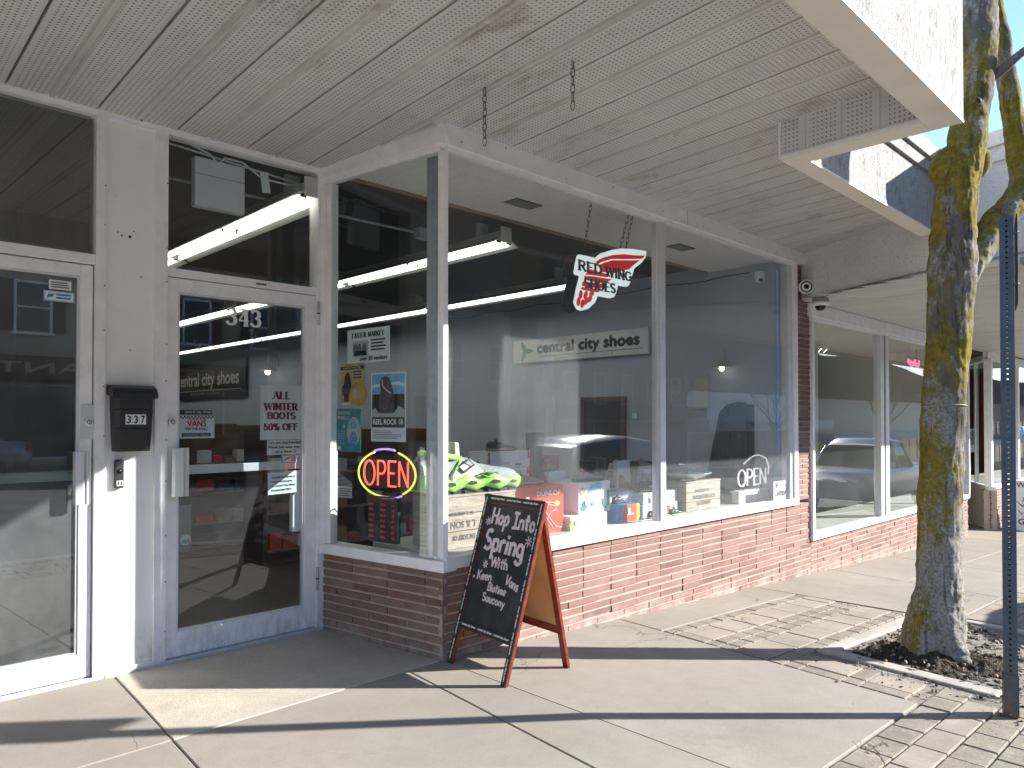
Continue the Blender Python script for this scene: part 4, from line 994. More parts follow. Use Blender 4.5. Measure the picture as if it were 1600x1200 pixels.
m.use('dark_print'); m.box((-.588, 1.30, .0028), (-.312, 1.362, .0032)); m.use('paper'); text(m, "REEL ROCK 18", -.575, 1.318, -.325, 1.350, .0036, .0015)
lines(m, -.58, -.33, 1.23, 1.285, 5, 'ink_grey', .35, .4); m.build('print', t)

# neon signs
def neon_word(m, S, u0, v0, sx, sy, r_, n0=0.0):
    for s2 in S: m.tube([(u0+a*sx, v0+b*sy, n0) for a, b in s2], r_, 7)
t = thing('neon_sign', 'lit red open neon sign in yellow and purple ring', 'neon sign', (2.5, 3.7, 1.0))
m = MB('neon_red'); RW(m, .05); S, W = strokes('OPEN', .16); neon_word(m, S, -.695, .945, .385/W, .150, .0062, .005); m.xf = m.xf @ Matrix.Translation((0, 0, .0)); m.build('letters', t)
m = MB('neon_yellow'); RW(m, .05)
for a0, a1 in ((115, 275), (-55, 70)): m.tube([(-.503+.245*math.cos(R(a)), 1.018+.142*math.sin(R(a)), .002) for a in range(a0, a1+1, 8)], .0065, 7)
m.build('yellow_arcs', t)
m = MB('neon_purple'); RW(m, .05)
for a0, a1, kx in ((72, 118, 1.02), (-100, -58, 1.02)): m.tube([(-.503+.245*kx*math.cos(R(a)), 1.018+.150*math.sin(R(a)), .004) for a in range(a0, a1+1, 6)], .0065, 7)
m.build('purple_arcs', t)
m = MB('black_plastic'); RW(m, .062); m.box((-.74, .93, -.012), (-.27, 1.10, -.006)); m.build('backboard', t)
m = MB('black_plastic'); RW(m, .05)
for q in ((-.64, 1.03), (-.37, 1.03), (-.5, 1.16), (-.5, .885)): m.tube([(q[0], q[1], -.012), (q[0], q[1], -.002)], .006, 8)
m.build('standoffs', t)
t = thing('hours_board', 'black led board with dim red lines of hours below neon sign', 'led board', (2.5, 3.7, .6))
m = MB('black_plastic'); RW(m, .04); m.box((-.655, .60, -.03), (-.40, .882, 0)); m.build('case', t, .004)
m = MB('led_red_off'); RW(m, .04); text(m, 'BUSINESS HOURS', -.645, .850, -.41, .872, .001)
for k in range(7):
    z = .822-k*.033
    for a, b in ((-.645, -.595), (-.545, -.495), (-.45, -.415)): m.box((a, z, .0005), (b-random.random()*.012, z+.016, .0012))
m.build('digits', t)
m = MB('paper_dim'); RW(m, .012); m.box((-.90, .855, -.001), (-.77, .925, 0)); lines(m, -.89, -.78, .862, .918, 4, 'ink_grey', .4); tag(m.build('notice'), 'small faded notice taped low on the corner glass', 'notice')
t = thing('white_neon_sign', 'white open neon sign at the right end of the window', 'neon sign', (6.2, 3.5, .58))
kk = 3.42/3.205
m = MB('neon_off'); FR(m, 3.42); S, W = strokes('OPEN', .12); neon_word(m, S, 5.925*kk, .715, .56*1.0/W, .155, .0085, .0)
m.tube([(6.03*kk+ (x_)*.5, .925+.075*math.sin(math.pi*min(1, x_*1.05)*.9), .0) for x_ in [i/10 for i in range(0, 10)]]+[(6.50*kk, .88, 0), (6.49*kk, .80, 0)], .0075, 7); m.build('letters', t)
m = MB('card_beige'); m.box((6.30, 3.40, .558), (6.88, 3.47, .655)); m.use('lamp_metal').box((6.28, 3.39, .656), (6.90, 3.48, .675)); m.build('base', t, .003)
m = MB('black_plastic')
for x in (6.45, 6.62, 6.8): m.box((x-.006, 3.425, .676), (x+.006, 3.437, .80))
m.build('supports', t)
t = thing('heart_sticker', 'white town sticker with a red heart at window corner', 'sticker', (6.8, 3.2, .57))
m = MB('paper'); FR(m, 3.2235); m.box((6.64, .580, -.001), (6.905, .755, 0)); m.build('sheet', t)
m = MB('red_print'); FR(m, 3.2235); m.prism([(6.70+.032*(16*math.sin(R(a))**3)/16, .715+.032*(13*math.cos(R(a))-5*math.cos(R(2*a))-2*math.cos(R(3*a))-math.cos(R(4*a)))/16) for a in range(0, 360, 20)][::-1], .0004, .0012)
m.use('ink_grey'); text(m, 'I love', 6.75, .695, 6.89, .730, .001); m.use('ink'); text(m, 'Castlegar', 6.655, .600, 6.895, .680, .001, .0015); m.frame(None); m.build('print', t)
m = MB('led_blue')
for k in range(74):
    z = 1.05+k*.0238; m.box((6.815+.004*math.sin(k*.9), 3.262, z), (6.829+.004*math.sin(k*.9), 3.272, z+.012))
m.use('grey_conduit').box((6.819, 3.274, 1.04), (6.825, 3.278, 2.83)); tag(m.build('light_strip'), 'vertical strip of tiny blue lights beside right window jamb', 'light strip')
m = MB('ink'); pts = [(7.0-.02, 8.5-i*.27, 2.86-.03*math.sin(i*.9)**2) for i in range(19)]; m.tube(pts, .006, 5); tag(m.build('cable'), 'thin black cable along the top of grey inside wall', 'cable')
t = thing('inside_camera', 'small white dome camera on the inside wall by window top', 'camera', (6.93, 3.5, 2.7))
m = MB('white_paint'); m.frame((6.93, 3.50, 2.78), (1, 0, 0), (0, 1, 0)); m.lathe([(.02, .06), (.05, .055), (.055, 0), (.045, -.04), (0, -.055)], 16); m.frame(None); m.build('housing', t)
m = MB('black_shiny'); m.frame((6.895, 3.47, 2.745), (1, 0, 0), (0, 1, 0)); m.lathe([(0, .02), (.02, .012), (.02, -.01), (0, -.02)], 12); m.frame(None); m.build('lens', t)
m = MB('paper_dim'); IW(m, 6.985); m.box((-4.30, 1.46, 0), (-4.12, 1.80, .003)); lines(m, -4.27, -4.15, 1.52, 1.70, 7, 'ink_grey', .4); tag(m.build('wall_notice'), 'pale paper notice on the grey inside wall', 'notice')
m = MB('sky_print'); IW(m, 6.985); m.box((-5.14, 1.33, 0), (-5.03, 1.44, .003)); m.use('paper'); m.box((-5.12, 1.36, .0035), (-5.05, 1.42, .004)); tag(m.build('blue_notice'), 'small blue sticker on the inside wall beside the dark doorway', 'sticker')

# door glass stickers and sheets
def sheet(name, label, x0, x1, z0, z1, base='paper', y=4.2715, cat='notice', tilt=0):
    t = thing(name, label, cat, (x0, y, z0)); m = MB(base); FR(m, y)
    if tilt: m.xf = m.xf @ Matrix.Translation(((x0+x1)/2, (z0+z1)/2, 0)) @ Matrix.Rotation(tilt, 4, 'Z') @ Matrix.Translation((-(x0+x1)/2, -(z0+z1)/2, 0))
    X = m.xf.copy(); m.box((x0, z0, -.0008), (x1, z1, 0)); m.xf = None; m.build('sheet', t); k = MB(); k.xf = X; return t, k
t, m = sheet('sale_poster', 'large white winter boots sale poster with dark red lettering', 2.03, 2.310, 1.222, 1.560)
m.use('red_ink')
chalk(m, 'ALL', 2.115, 1.478, 2.225, .040, .017, 0, .0015, 0, True); chalk(m, 'WINTER', 2.060, 1.408, 2.275, .040, .016, 0, .0015, 0, True)
chalk(m, 'BOOTS', 2.080, 1.353, 2.260, .038, .016, 0, .0015, 0, True); chalk(m, '50%', 2.056, 1.283, 2.153, .038, .0135, 0, .0015, 0, True); chalk(m, 'OFF', 2.180, 1.283, 2.278, .038, .0145, 0, .0015, 0, True); m.build('print', t)
t, m = sheet('dog_notice', 'white dog friendly notice below the sale poster', 2.075, 2.312, 1.128, 1.219)
m.use('ink'); text(m, 'We are dog friendly!', 2.085, 1.192, 2.300, 1.212, .001, .0008); text(m, 'Please just keep them', 2.083, 1.164, 2.304, 1.184, .001, .0008); text(m, 'on a leash :)', 2.125, 1.137, 2.265, 1.156, .001, .0008); m.build('print', t)
t, m = sheet('owner_notice', 'curled white ownership notice below the push bar', 2.082, 2.298, .885, 1.022, tilt=.025)
m.use('ink')
for k, w_ in enumerate(('Central City Shoes is', 'Owned and Operated', 'By Central City Shoes', 'Incorporated 2014')): text(m, w_, 2.105, .980-k*.026, 2.105+.0065*len(w_)+.02, .995-k*.026, .001, .0006)
m.build('print', t)
t, m = sheet('dealer_sticker', 'pale green shoe dealer sticker with red and black lettering', 1.540, 1.750, 1.240, 1.370, cat='sticker')
m.use('ink')
for i in range(20):
    for j in range(2):
        if (i+j) % 2 == 0: m.box((1.545+i*.01, 1.352+j*.008, .0004), (1.555+i*.01, 1.360+j*.008, .001))
m.use('red_print'); text(m, 'VANS', 1.595, 1.308, 1.700, 1.342, .001, .0015); m.box((1.60, 1.3445, .0004), (1.702, 1.3485, .001)); m.use('ink'); text(m, '"OFF THE WALL"', 1.580, 1.287, 1.712, 1.301, .001, .0008)
m.box((1.565, 1.250, .0004), (1.728, 1.270, .001)); m.use('paper'); text(m, 'AUTHORIZED DEALER', 1.572, 1.254, 1.720, 1.265, .0014); m.build('print', t)
t, m = sheet('name_sticker', 'narrow dark shop name sticker with white lettering above dealer sticker', 1.555, 1.735, 1.378, 1.402, 'black_plastic', cat='sticker')
m.use('paper'); text(m, 'central city shoes', 1.580, 1.382, 1.730, 1.398, .001, .0006); m.use('green_print'); m.prism([(1.558, 1.390), (1.572, 1.384), (1.568, 1.390), (1.572, 1.397)], .0005, .001); m.build('print', t)
t, m = sheet('blue_sticker', 'light blue sticker on the numbered door above push bar', 2.170, 2.310, 1.075, 1.126, 'sky_print', cat='sticker')
m.use('paper'); m.box((2.178, 1.082, .0004), (2.302, 1.118, .0009)); m.use('blue_print'); m.prism([(2.185, 1.09), (2.22, 1.10), (2.235, 1.115), (2.205, 1.11)], .001, .0014); lines(m, 2.235, 2.298, 1.085, 1.115, 3, 'blue_print', .5, .1); m.build('print', t)
t, m = sheet('round_sticker', 'round grey sticker low on the left of the numbered door', 1.545, 1.62, .60, .86, 'ink_grey', cat='sticker')
m.use('paper_dim'); m.prism([(1.59+.03*math.cos(R(a)), .665+.03*math.sin(R(a))) for a in range(0, 360, 20)], .0005, .001); m.use('teal_print'); m.prism([(1.59+.025*math.cos(R(a)), .665+.025*math.sin(R(a))) for a in range(180, 361, 20)], .0011, .0015); m.build('print', t)
m = MB('paper'); FR(m, 4.2565); chalk(m, '343', 1.815, 1.912, 2.018, .095, .024, 0, .0012, 0, True); m.frame(None); tag(m.build('door_number'), 'white serif number 343 on the door glass', 'door number')
for nm, lb, x0, x1, z0, z1, bs in (('white_sticker', 'small white sticker at top of the tinted door', .905, 1.005, 2.008, 2.055, 'paper'), ('pale_blue_sticker', 'light blue sticker under white sticker on the tinted door', .882, 1.020, 1.946, 2.000, 'sky_print')):
    t, m = sheet(nm, lb, x0, x1, z0, z1, bs, 4.2565, 'sticker')
    if bs == 'paper':
        lines(m, x0+.01, x1-.01, z0+.006, z1-.006, 3, 'ink_grey', .5, .1)
    else:
        m.use('paper'); m.box((x0+.006, z0+.006, .0004), (x1-.006, z1-.006, .0009)); m.use('blue_print'); m.prism([(x0+.012, z0+.014), (x0+.04, z0+.024), (x0+.05, z0+.04), (x0+.02, z0+.036)], .001, .0014); lines(m, x0+.055, x1-.012, z0+.012, z1-.01, 2, 'blue_print', .6, .1)
    m.build('print', t)
# alarm box behind the transom, cable and tag
t = thing('alarm_box', 'pale grey metal box hanging behind the transom glass', 'box', (1.76, 4.5, 2.7))
k2 = 4.36/4.24
m = MB('card_white'); FR(m, 4.36); m.box((1.618*k2, 1.35+(2.575-1.35)*k2, -.06), (1.912*k2, 1.35+(2.858-1.35)*k2, 0)); m.frame(None); m.build('case', t, .004)
m = MB('grey_conduit'); m.box((1.666, 4.357, 2.80), (1.965, 4.3595, 2.803)); m.build('lid_seam', t)
m = MB('white_paint'); m.tube([(1.40, 4.37, 2.98), (1.60, 4.36, 2.97), (1.75, 4.36, 2.93), (1.80, 4.355, 2.88), (1.84, 4.36, 2.93), (1.95, 4.36, 2.93), (2.08, 4.36, 2.86), (2.25, 4.36, 2.86), (2.42, 4.37, 2.90)], .006, 6); m.tube([(1.40, 4.38, 2.95), (2.42, 4.38, 2.885)], .006, 6); tag(m.build('white_cable'), 'white cable looping across the top of transom window', 'cable')
m = MB('paper'); FR(m, 4.345); m.xf = m.xf @ Matrix.Translation((2.09, 2.84, 0)) @ Matrix.Rotation(.15, 4, 'Z'); m.box((-.027, -.07, -.001), (.027, .06, 0)); m.xf = None; tag(m.build('paper_tag'), 'white paper tag hanging from the cable behind transom', 'tag')
# mailbox and intercom on the white panel
t = thing('mailbox', 'black plastic mailbox numbered 337 on the white panel', 'mailbox', (1.275, 4.236, 1.17))
m = MB('black_plastic'); FR(m, 4.2355)
def mb_ring(z, x0, x1, d): return [(x0, z, 0), (x1, z, 0), (x1, z, d*.8), (x1-.02, z, d), (x0+.02, z, d), (x0, z, d*.8)]
prs = [(1.180, 1.192, 1.362, .085), (1.300, 1.186, 1.368, .098), (1.302, 1.186, 1.368, .092), (1.400, 1.182, 1.372, .104), (1.402, 1.182, 1.372, .098), (1.478, 1.180, 1.374, .105)]
rings = [[m.addv(p) for p in mb_ring(z, a, b_, d)] for z, a, b_, d in prs]
for A, B in zip(rings, rings[1:]):
    for j in range(6): m.face([A[j], A[(j+1) % 6], B[(j+1) % 6], B[j]])
m.face(rings[0][::-1]); m.face(rings[-1]); m.frame(None); m.build('body', t, .003)
m = MB('black_plastic'); FR(m, 4.2355); n_ = 10
prf = [(.0, 1.532), (.05, 1.530), (.105, 1.512), (.128, 1.485), (.131, 1.462)]
rows_ = []
for i in range(n_+1):
    x = 1.165+(1.389-1.165)*i/n_; bul = math.sin(math.pi*i/n_)
    rows_.append([m.addv((x, z-(.014*bul if k == 4 else 0), d*(.86+.14*bul))) for k, (d, z) in enumerate(prf)]+[m.addv((x, 1.479, 0.0))])
for A, B in zip(rows_, rows_[1:]):
    for j in range(6): m.face([A[j], A[(j+1) % 6], B[(j+1) % 6], B[j]][::-1])
m.face(rows_[0]); m.face(rows_[-1][::-1]); m.frame(None); m.build('lid', t, .003)
m = MB('paper'); FR(m, 4.1295)
for k in range(3): m.box((1.228+k*.034, 1.322, 0), (1.260+k*.034, 1.375, .002))
m.use('ink')
for k, ch in enumerate('337'): text(m, ch, 1.235+k*.034, 1.329, 1.253+k*.034, 1.368, .0026, .0014)
m.frame(None); m.build('number_plate', t)
t = thing('intercom', 'narrow black intercom below the mailbox on white panel', 'intercom', (1.225, 4.236, 1.0))
m = MB('black_plastic'); m.box((1.203, 4.205, .985), (1.247, 4.2355, 1.135)); m.build('body', t, .006)
m = MB('paper'); FR(m, 4.2045); m.box((1.210, .998, 0), (1.240, 1.025, .0006)); m.use('ink'); m.box((1.213, 1.002, .0007), (1.222, 1.020, .001)); m.box((1.227, 1.002, .0007), (1.236, 1.020, .001)); m.frame(None); m.build('sticker', t)
m = MB('black_shiny'); FR(m, 4.2048); m.lathe([(.012, 0), (.012, .003), (0, .003)], 16, (1.225, 1.075)); m.frame(None); m.build('button', t)

# ------------------------------------------------------------------ goods on the display platform
PZ = .556
def shoebox(name, label, x0, x1, y0, z0, z1, mt, depth=.2, rot=0, lid=None, deco=None, group='shoe boxes in the window'):
    t = thing(name, label, 'shoe box', (x0, y0, z0), group, rot)
    w_, h = x1-x0, z1-z0
    m = MB(mt); X = Matrix.Translation((x0, y0, z0)) @ Matrix.Rotation(rot, 4, 'Z'); m.xf = X; hb = h*.78 if lid else h
    m.box((0, 0, 0), (w_, depth, hb)); m.build('carton', t, .002)
    if lid: m = MB(lid); m.xf = X; m.box((-.003, -.003, h*.72), (w_+.003, depth+.003, h)); m.build('lid', t, .002)
    if deco:
        m = MB(); m.xf = X @ Matrix(((1, 0, 0, 0), (0, 0, -1, -.0035), (0, 1, 0, 0), (0, 0, 0, 1))); deco(m, w_, h); m.build('print', t)
    return t
def blob(m, cx, cz, rx, rz, n=14, w=.25, n1=.001, ph=0):
    m.prism([(cx+rx*math.cos(2*math.pi*i/n)*(1+w*math.sin(i*2.3+ph)), cz+rz*math.sin(2*math.pi*i/n)*(1+w*math.cos(i*1.7+ph))) for i in range(n)], 0, n1)
def d_orange(m, w, h):
    m.use('paper'); text(m, 'DUNLOP', w*.45, h*.80, w*.93, h*.90, .001, .0012); m.use('card_beige')
    for q in ([(.7, .62), (.62, .48), (.72, .30), (.85, .12), (.95, .10)], [(.62, .62), (.80, .58), (.86, .5), (.74, .45), (.66, .3), (.78, .1)], [(.60, .55), (.70, .66), (.9, .6)]): m.strip([(a*w, b*h) for a, b in q], .006, 0, .001)
    m.use('yellow_print'); blob(m, w*.86, h*.62, .025, .018, 10, .1)
shoebox('shoe_box', 'large orange red shoe box with white boot outline, beside the sandwich board', 3.44, 3.90, 3.50, PZ, .885, 'card_orange', .30, -.10, None, d_orange)
def d_green(m, w, h):
    m.use('green_print')
    for cx, cz in ((.12, .55),): m.prism([(w*cx, h*(cz-.22)), (w*cx+.016, h*cz), (w*cx, h*(cz+.22)), (w*cx-.016, h*cz)], 0, .001)
    m.use('yellow_print'); blob(m, w*.03, h*.3, .02, .04); m.use('ink_grey'); m.strip([(w*.55, h*.25), (w*.62, h*.6), (w*.66, h*.3), (w*.58, h*.2)], .003, 0, .001)
shoebox('shoe_box', 'flat white shoe box with green diamond, lowest of its stack beside orange box', 3.93, 4.36, 3.42, PZ, .655, 'card_white', .28, .02, None, d_green)
def d_white(m, w, h):
    m.use('sky_print'); m.prism([(w*.25, h*.62), (w*.35, h*.62), (w*.45, h*.72), (w*.72, h*.78), (w*.75, h*.92), (w*.6, h*.97), (w*.42, h*.9)], 0, .001)
    m.use('tan_print'); blob(m, w*.12, h*.72, .03, .026, 12, .2); m.use('green_print'); m.prism([(w*.90, h*.15), (w*.97, h*.2), (w*.97, h*.7), (w*.90, h*.68)], 0, .001)
    m.prism([(w*.72, h*.45), (w*.78, h*.4), (w*.82, h*.2), (w*.9, h*.12), (w*.84, h*.05), (w*.74, h*.22)], 0, .0012); m.use('teal_print'); blob(m, w*.16, h*.24, .035, .03, 9, .4, .001, 2); blob(m, w*.40, h*.28, .016, .012, 9, .3)
    m.use('ink_grey')
    for k in range(26): m.strip([(w*random.uniform(.1, .7), h*random.uniform(.35, .6))]*1+[(w*random.uniform(.1, .7), h*random.uniform(.35, .6))], .0012, 0, .0006) if k < 5 else None
shoebox('shoe_box', 'white shoe box with blue, green and tan patches, on the flat white box', 4.07, 4.45, 3.46, .656, .885, 'card_white', .28, .03, None, d_white)
m = MB()
def d_diam(m, w, h):
    m.use('green_print'); m.prism([(w*.30, h*.62), (w*.42, h*.72), (w*.30, h*.84), (w*.18, h*.72)], 0, .001); m.use('ink_grey'); m.prism([(w*.6, h*.35), (w*.9, h*.38), (w*.92, h*.30), (w*.6, h*.28)], 0, .001); m.use('teal_print'); blob(m, w*.2, h*.1, .04, .02)
shoebox('shoe_box', 'tall white shoe box stood on end with a green diamond', 4.10, 4.30, 3.78, PZ, .95, 'card_white', .14, .05, None, d_diam)
def d_plain(m, w, h): m.use('red_print'); m.box((w*.92, h*.25, 0), (w*.97, h*.85, .001)); m.use('ink_grey'); text(m, 'SIZE', w*.38, h*.35, w*.58, h*.5, .001)
shoebox('shoe_box', 'white shoe box behind the blue and red box', 4.58, 4.93, 3.60, PZ, .765, 'card_white', .26, -.03, 'card_white', d_plain)
def d_color(m, w, h):
    m.use('blue_print'); m.box((0, 0, 0), (w*.22, h, .001)); m.use('card_orange'); m.box((w*.221, 0, 0), (w*.86, h, .0012)); m.use('yellow_print'); m.box((w*.861, 0, 0), (w, h, .001)); m.use('paper'); m.box((w*.4, h*.4, .0013), (w*.7, h*.48, .002))
shoebox('shoe_box', 'small blue, red and yellow shoe box under a dark shoe', 4.49, 4.77, 3.42, PZ, .688, 'blue_print', .20, .04, None, d_color)
def d_scr(m, w, h):
    m.use('red_print')
    m.strip([(w*.62+.05*math.cos(i*.9)+.0015*i, h*.5+.026*math.sin(i*1.3)) for i in range(26)], .003, 0, .001)
def d_dot(m, w, h): m.use('ink'); blob(m, w*.82, h*.5, .007, .006, 8, .1)
shoebox('shoe_box', 'pale shoe box with red scribble, lower box by the window mullion', 4.86, 5.36, 3.46, PZ, .655, 'card_beige', .26, .0, None, d_scr)
shoebox('shoe_box', 'plain pale shoe box on the red scribble box by mullion', 4.89, 5.37, 3.475, .656, .75, 'card_beige', .25, .0, None, d_dot)
shoebox('shoe_box', 'grey shoe box at left of the middle back row under pale sneakers', 4.96, 5.35, 3.80, PZ+.20, .895, 'card_white', .22, .0, 'card_grey', d_plain)
shoebox('shoe_box', 'lower grey shoe box in middle back row behind dark boots', 4.94, 5.33, 3.80, PZ, .754, 'card_white', .22, .02, 'card_white', d_plain)
shoebox('shoe_box', 'grey shoe box at right of the middle back row near mullion', 5.38, 5.75, 3.82, PZ+.20, .900, 'card_white', .2, -.02, 'card_white', d_plain)
shoebox('shoe_box', 'bottom grey shoe box at right of middle back row near mullion', 5.38, 5.75, 3.82, PZ, .754, 'card_grey', .2, .01, 'card_white', d_plain)
def d_wb(m, w, h): m.use('red_print'); m.box((w*.005, h*.3, 0), (w*.05, h*.95, .001)); m.box((w*.94, h*.5, 0), (w*.99, h*.97, .001)); m.use('ink_grey'); text(m, 'SIZE', w*.35, h*.22, w*.5, h*.34, .001); m.box((w*.64, h*.12, 0), (w*.78, h*.24, .001))
shoebox('shoe_box', 'white shoe box with red corner labels, topmost behind the giant sneaker', 3.52, 3.95, 3.84, .996, 1.115, 'card_white', .2, .0, 'card_white', d_wb)
shoebox('shoe_box', 'white shoe box second from the top of stack behind giant sneaker', 3.56, 3.95, 3.84, .886, .994, 'card_white', .2, .02, 'card_white', d_wb)
shoebox('shoe_box', 'grey shoe box third from the top of stack behind giant sneaker', 3.56, 3.96, 3.84, .776, .884, 'card_grey', .2, .02, 'card_grey', d_plain)
shoebox('shoe_box', 'brown shoe box low in the stack behind giant sneaker', 3.56, 3.96, 3.84, PZ, .774, 'card_brown', .2, 0, 'card_brown', None)
shoebox('shoe_box', 'red shoe box left of the grey rubber boot', 3.985, 4.15, 3.86, PZ+.22, 1.075, 'card_red', .16, .05, None, d_dot)
shoebox('shoe_box', 'tall red shoe box right of the grey rubber boot', 4.20, 4.43, 3.98, PZ, 1.06, 'card_red', .06, -.03, None, d_dot)
shoebox('shoe_box', 'dark red shoe box carrying the grey rubber boot', 3.92, 4.20, 3.80, PZ, .776, 'card_red', .17, 0, None, None)
def d_blue(m, w, h):
    m.use('blue_print'); m.box((w*.84, h*.55, 0), (w*.98, h, .001)); m.box((w*.84, 0, 0), (w*.98, h*.45, .001)); m.use('card_brown'); m.prism([(w*.05, h*.25), (w*.7, h*.2), (w*.78, h*.35), (w*.5, h*.42), (w*.3, h*.6), (w*.05, h*.58)], 0, .001)
shoebox('shoe_box', 'white shoe box with two blue bands and a brown shoe picture', 4.90, 5.11, 3.74, PZ+.15, 1.0, 'card_white', .05, .0, None, d_blue)
shoebox('shoe_box', 'low grey shoe box under the box with blue bands', 4.66, 5.11, 3.74, PZ, .705, 'card_grey', .05, .0, None, None)
# wooden crates with stencilled lettering
def crate(label, x0, x1, y0, z0, z1, depth, rot, rows, flip):
    t = thing('wooden_crate', label, 'crate', (x0, y0, z0), 'old wooden crates in the window', rot); w_, h = x1-x0, z1-z0
    X = Matrix.Translation((x0, y0, z0)) @ Matrix.Rotation(rot, 4, 'Z'); n = 3; ph = h/n
    for nm, faces in (('front_boards', 'f'), ('side_boards', 's')):
        m = MB('crate_wood'); m.xf = X
        for k in range(n):
            a, b = k*ph+.002, (k+1)*ph-.002
            if faces == 'f':
                m.box((0, 0, a), (w_, .014, b), jit=.001); m.box((0, depth-.014, a), (w_, depth, b), jit=.001)
            else:
                m.box((.003, .0145, a), (.018, depth-.0145, b), jit=.001); m.box((w_-.018, .0145, a), (w_-.003, depth-.0145, b), jit=.001)
        m.build(nm, t, .0015)
    m = MB('crate_wood'); m.xf = X; m.box((.019, .015, .006), (w_-.019, depth-.015, .02)); m.box((-.004, -.004, h-.0), (w_+.004, depth+.004, h+.012)); m.build('lid_board', t, .002)
    m = MB('ink_grey'); m.xf = X @ Matrix(((1, 0, 0, 0), (0, 0, -1, -.0015), (0, 1, 0, 0), (0, 0, 0, 1)))
    for tx, a, b, c, d in rows: text(m, tx, a*w_, b*h, c*w_, d*h, .0006, .0008, flip)
    m.build('lettering', t); return t
crate('old crate with upside-down lettering under the giant sneaker', 2.79, 3.40, 3.44, PZ, .872, .30, 0, [('FACTORY OF', .12, .16, .42, .26), ('L & SON', .10, .40, .42, .53), ('ST. E, ONTARIO', .08, .64, .40, .72)], True)
crate('pale wooden crate with faded lettering right of the mullion', 5.42, 5.98, 3.41, PZ, .800, .28, .0, [('PACKED BY', .26, .66, .66, .76), ('MULLERTON & CO', .18, .42, .82, .56), ('& COMPANY', .30, .20, .70, .32)], False)
m = MB('glass_dish'); m.frame((5.62, 3.56, .812), (1, 0, 0), (0, 1, 0)); m.lathe([(.0, .002), (.08, .0), (.17, .035), (.235, .065), (.24, .072), (.16, .045), (.0, .015)], 28); m.frame(None); tag(m.build('shallow_dish'), 'pale green shallow dish lying on the crate right of mullion', 'dish')
shoebox('shoe_box', 'small teal box on the crate beside pale dish', 5.83, 5.95, 3.60, .812, .90, 'teal_print', .06, .1, None, None)
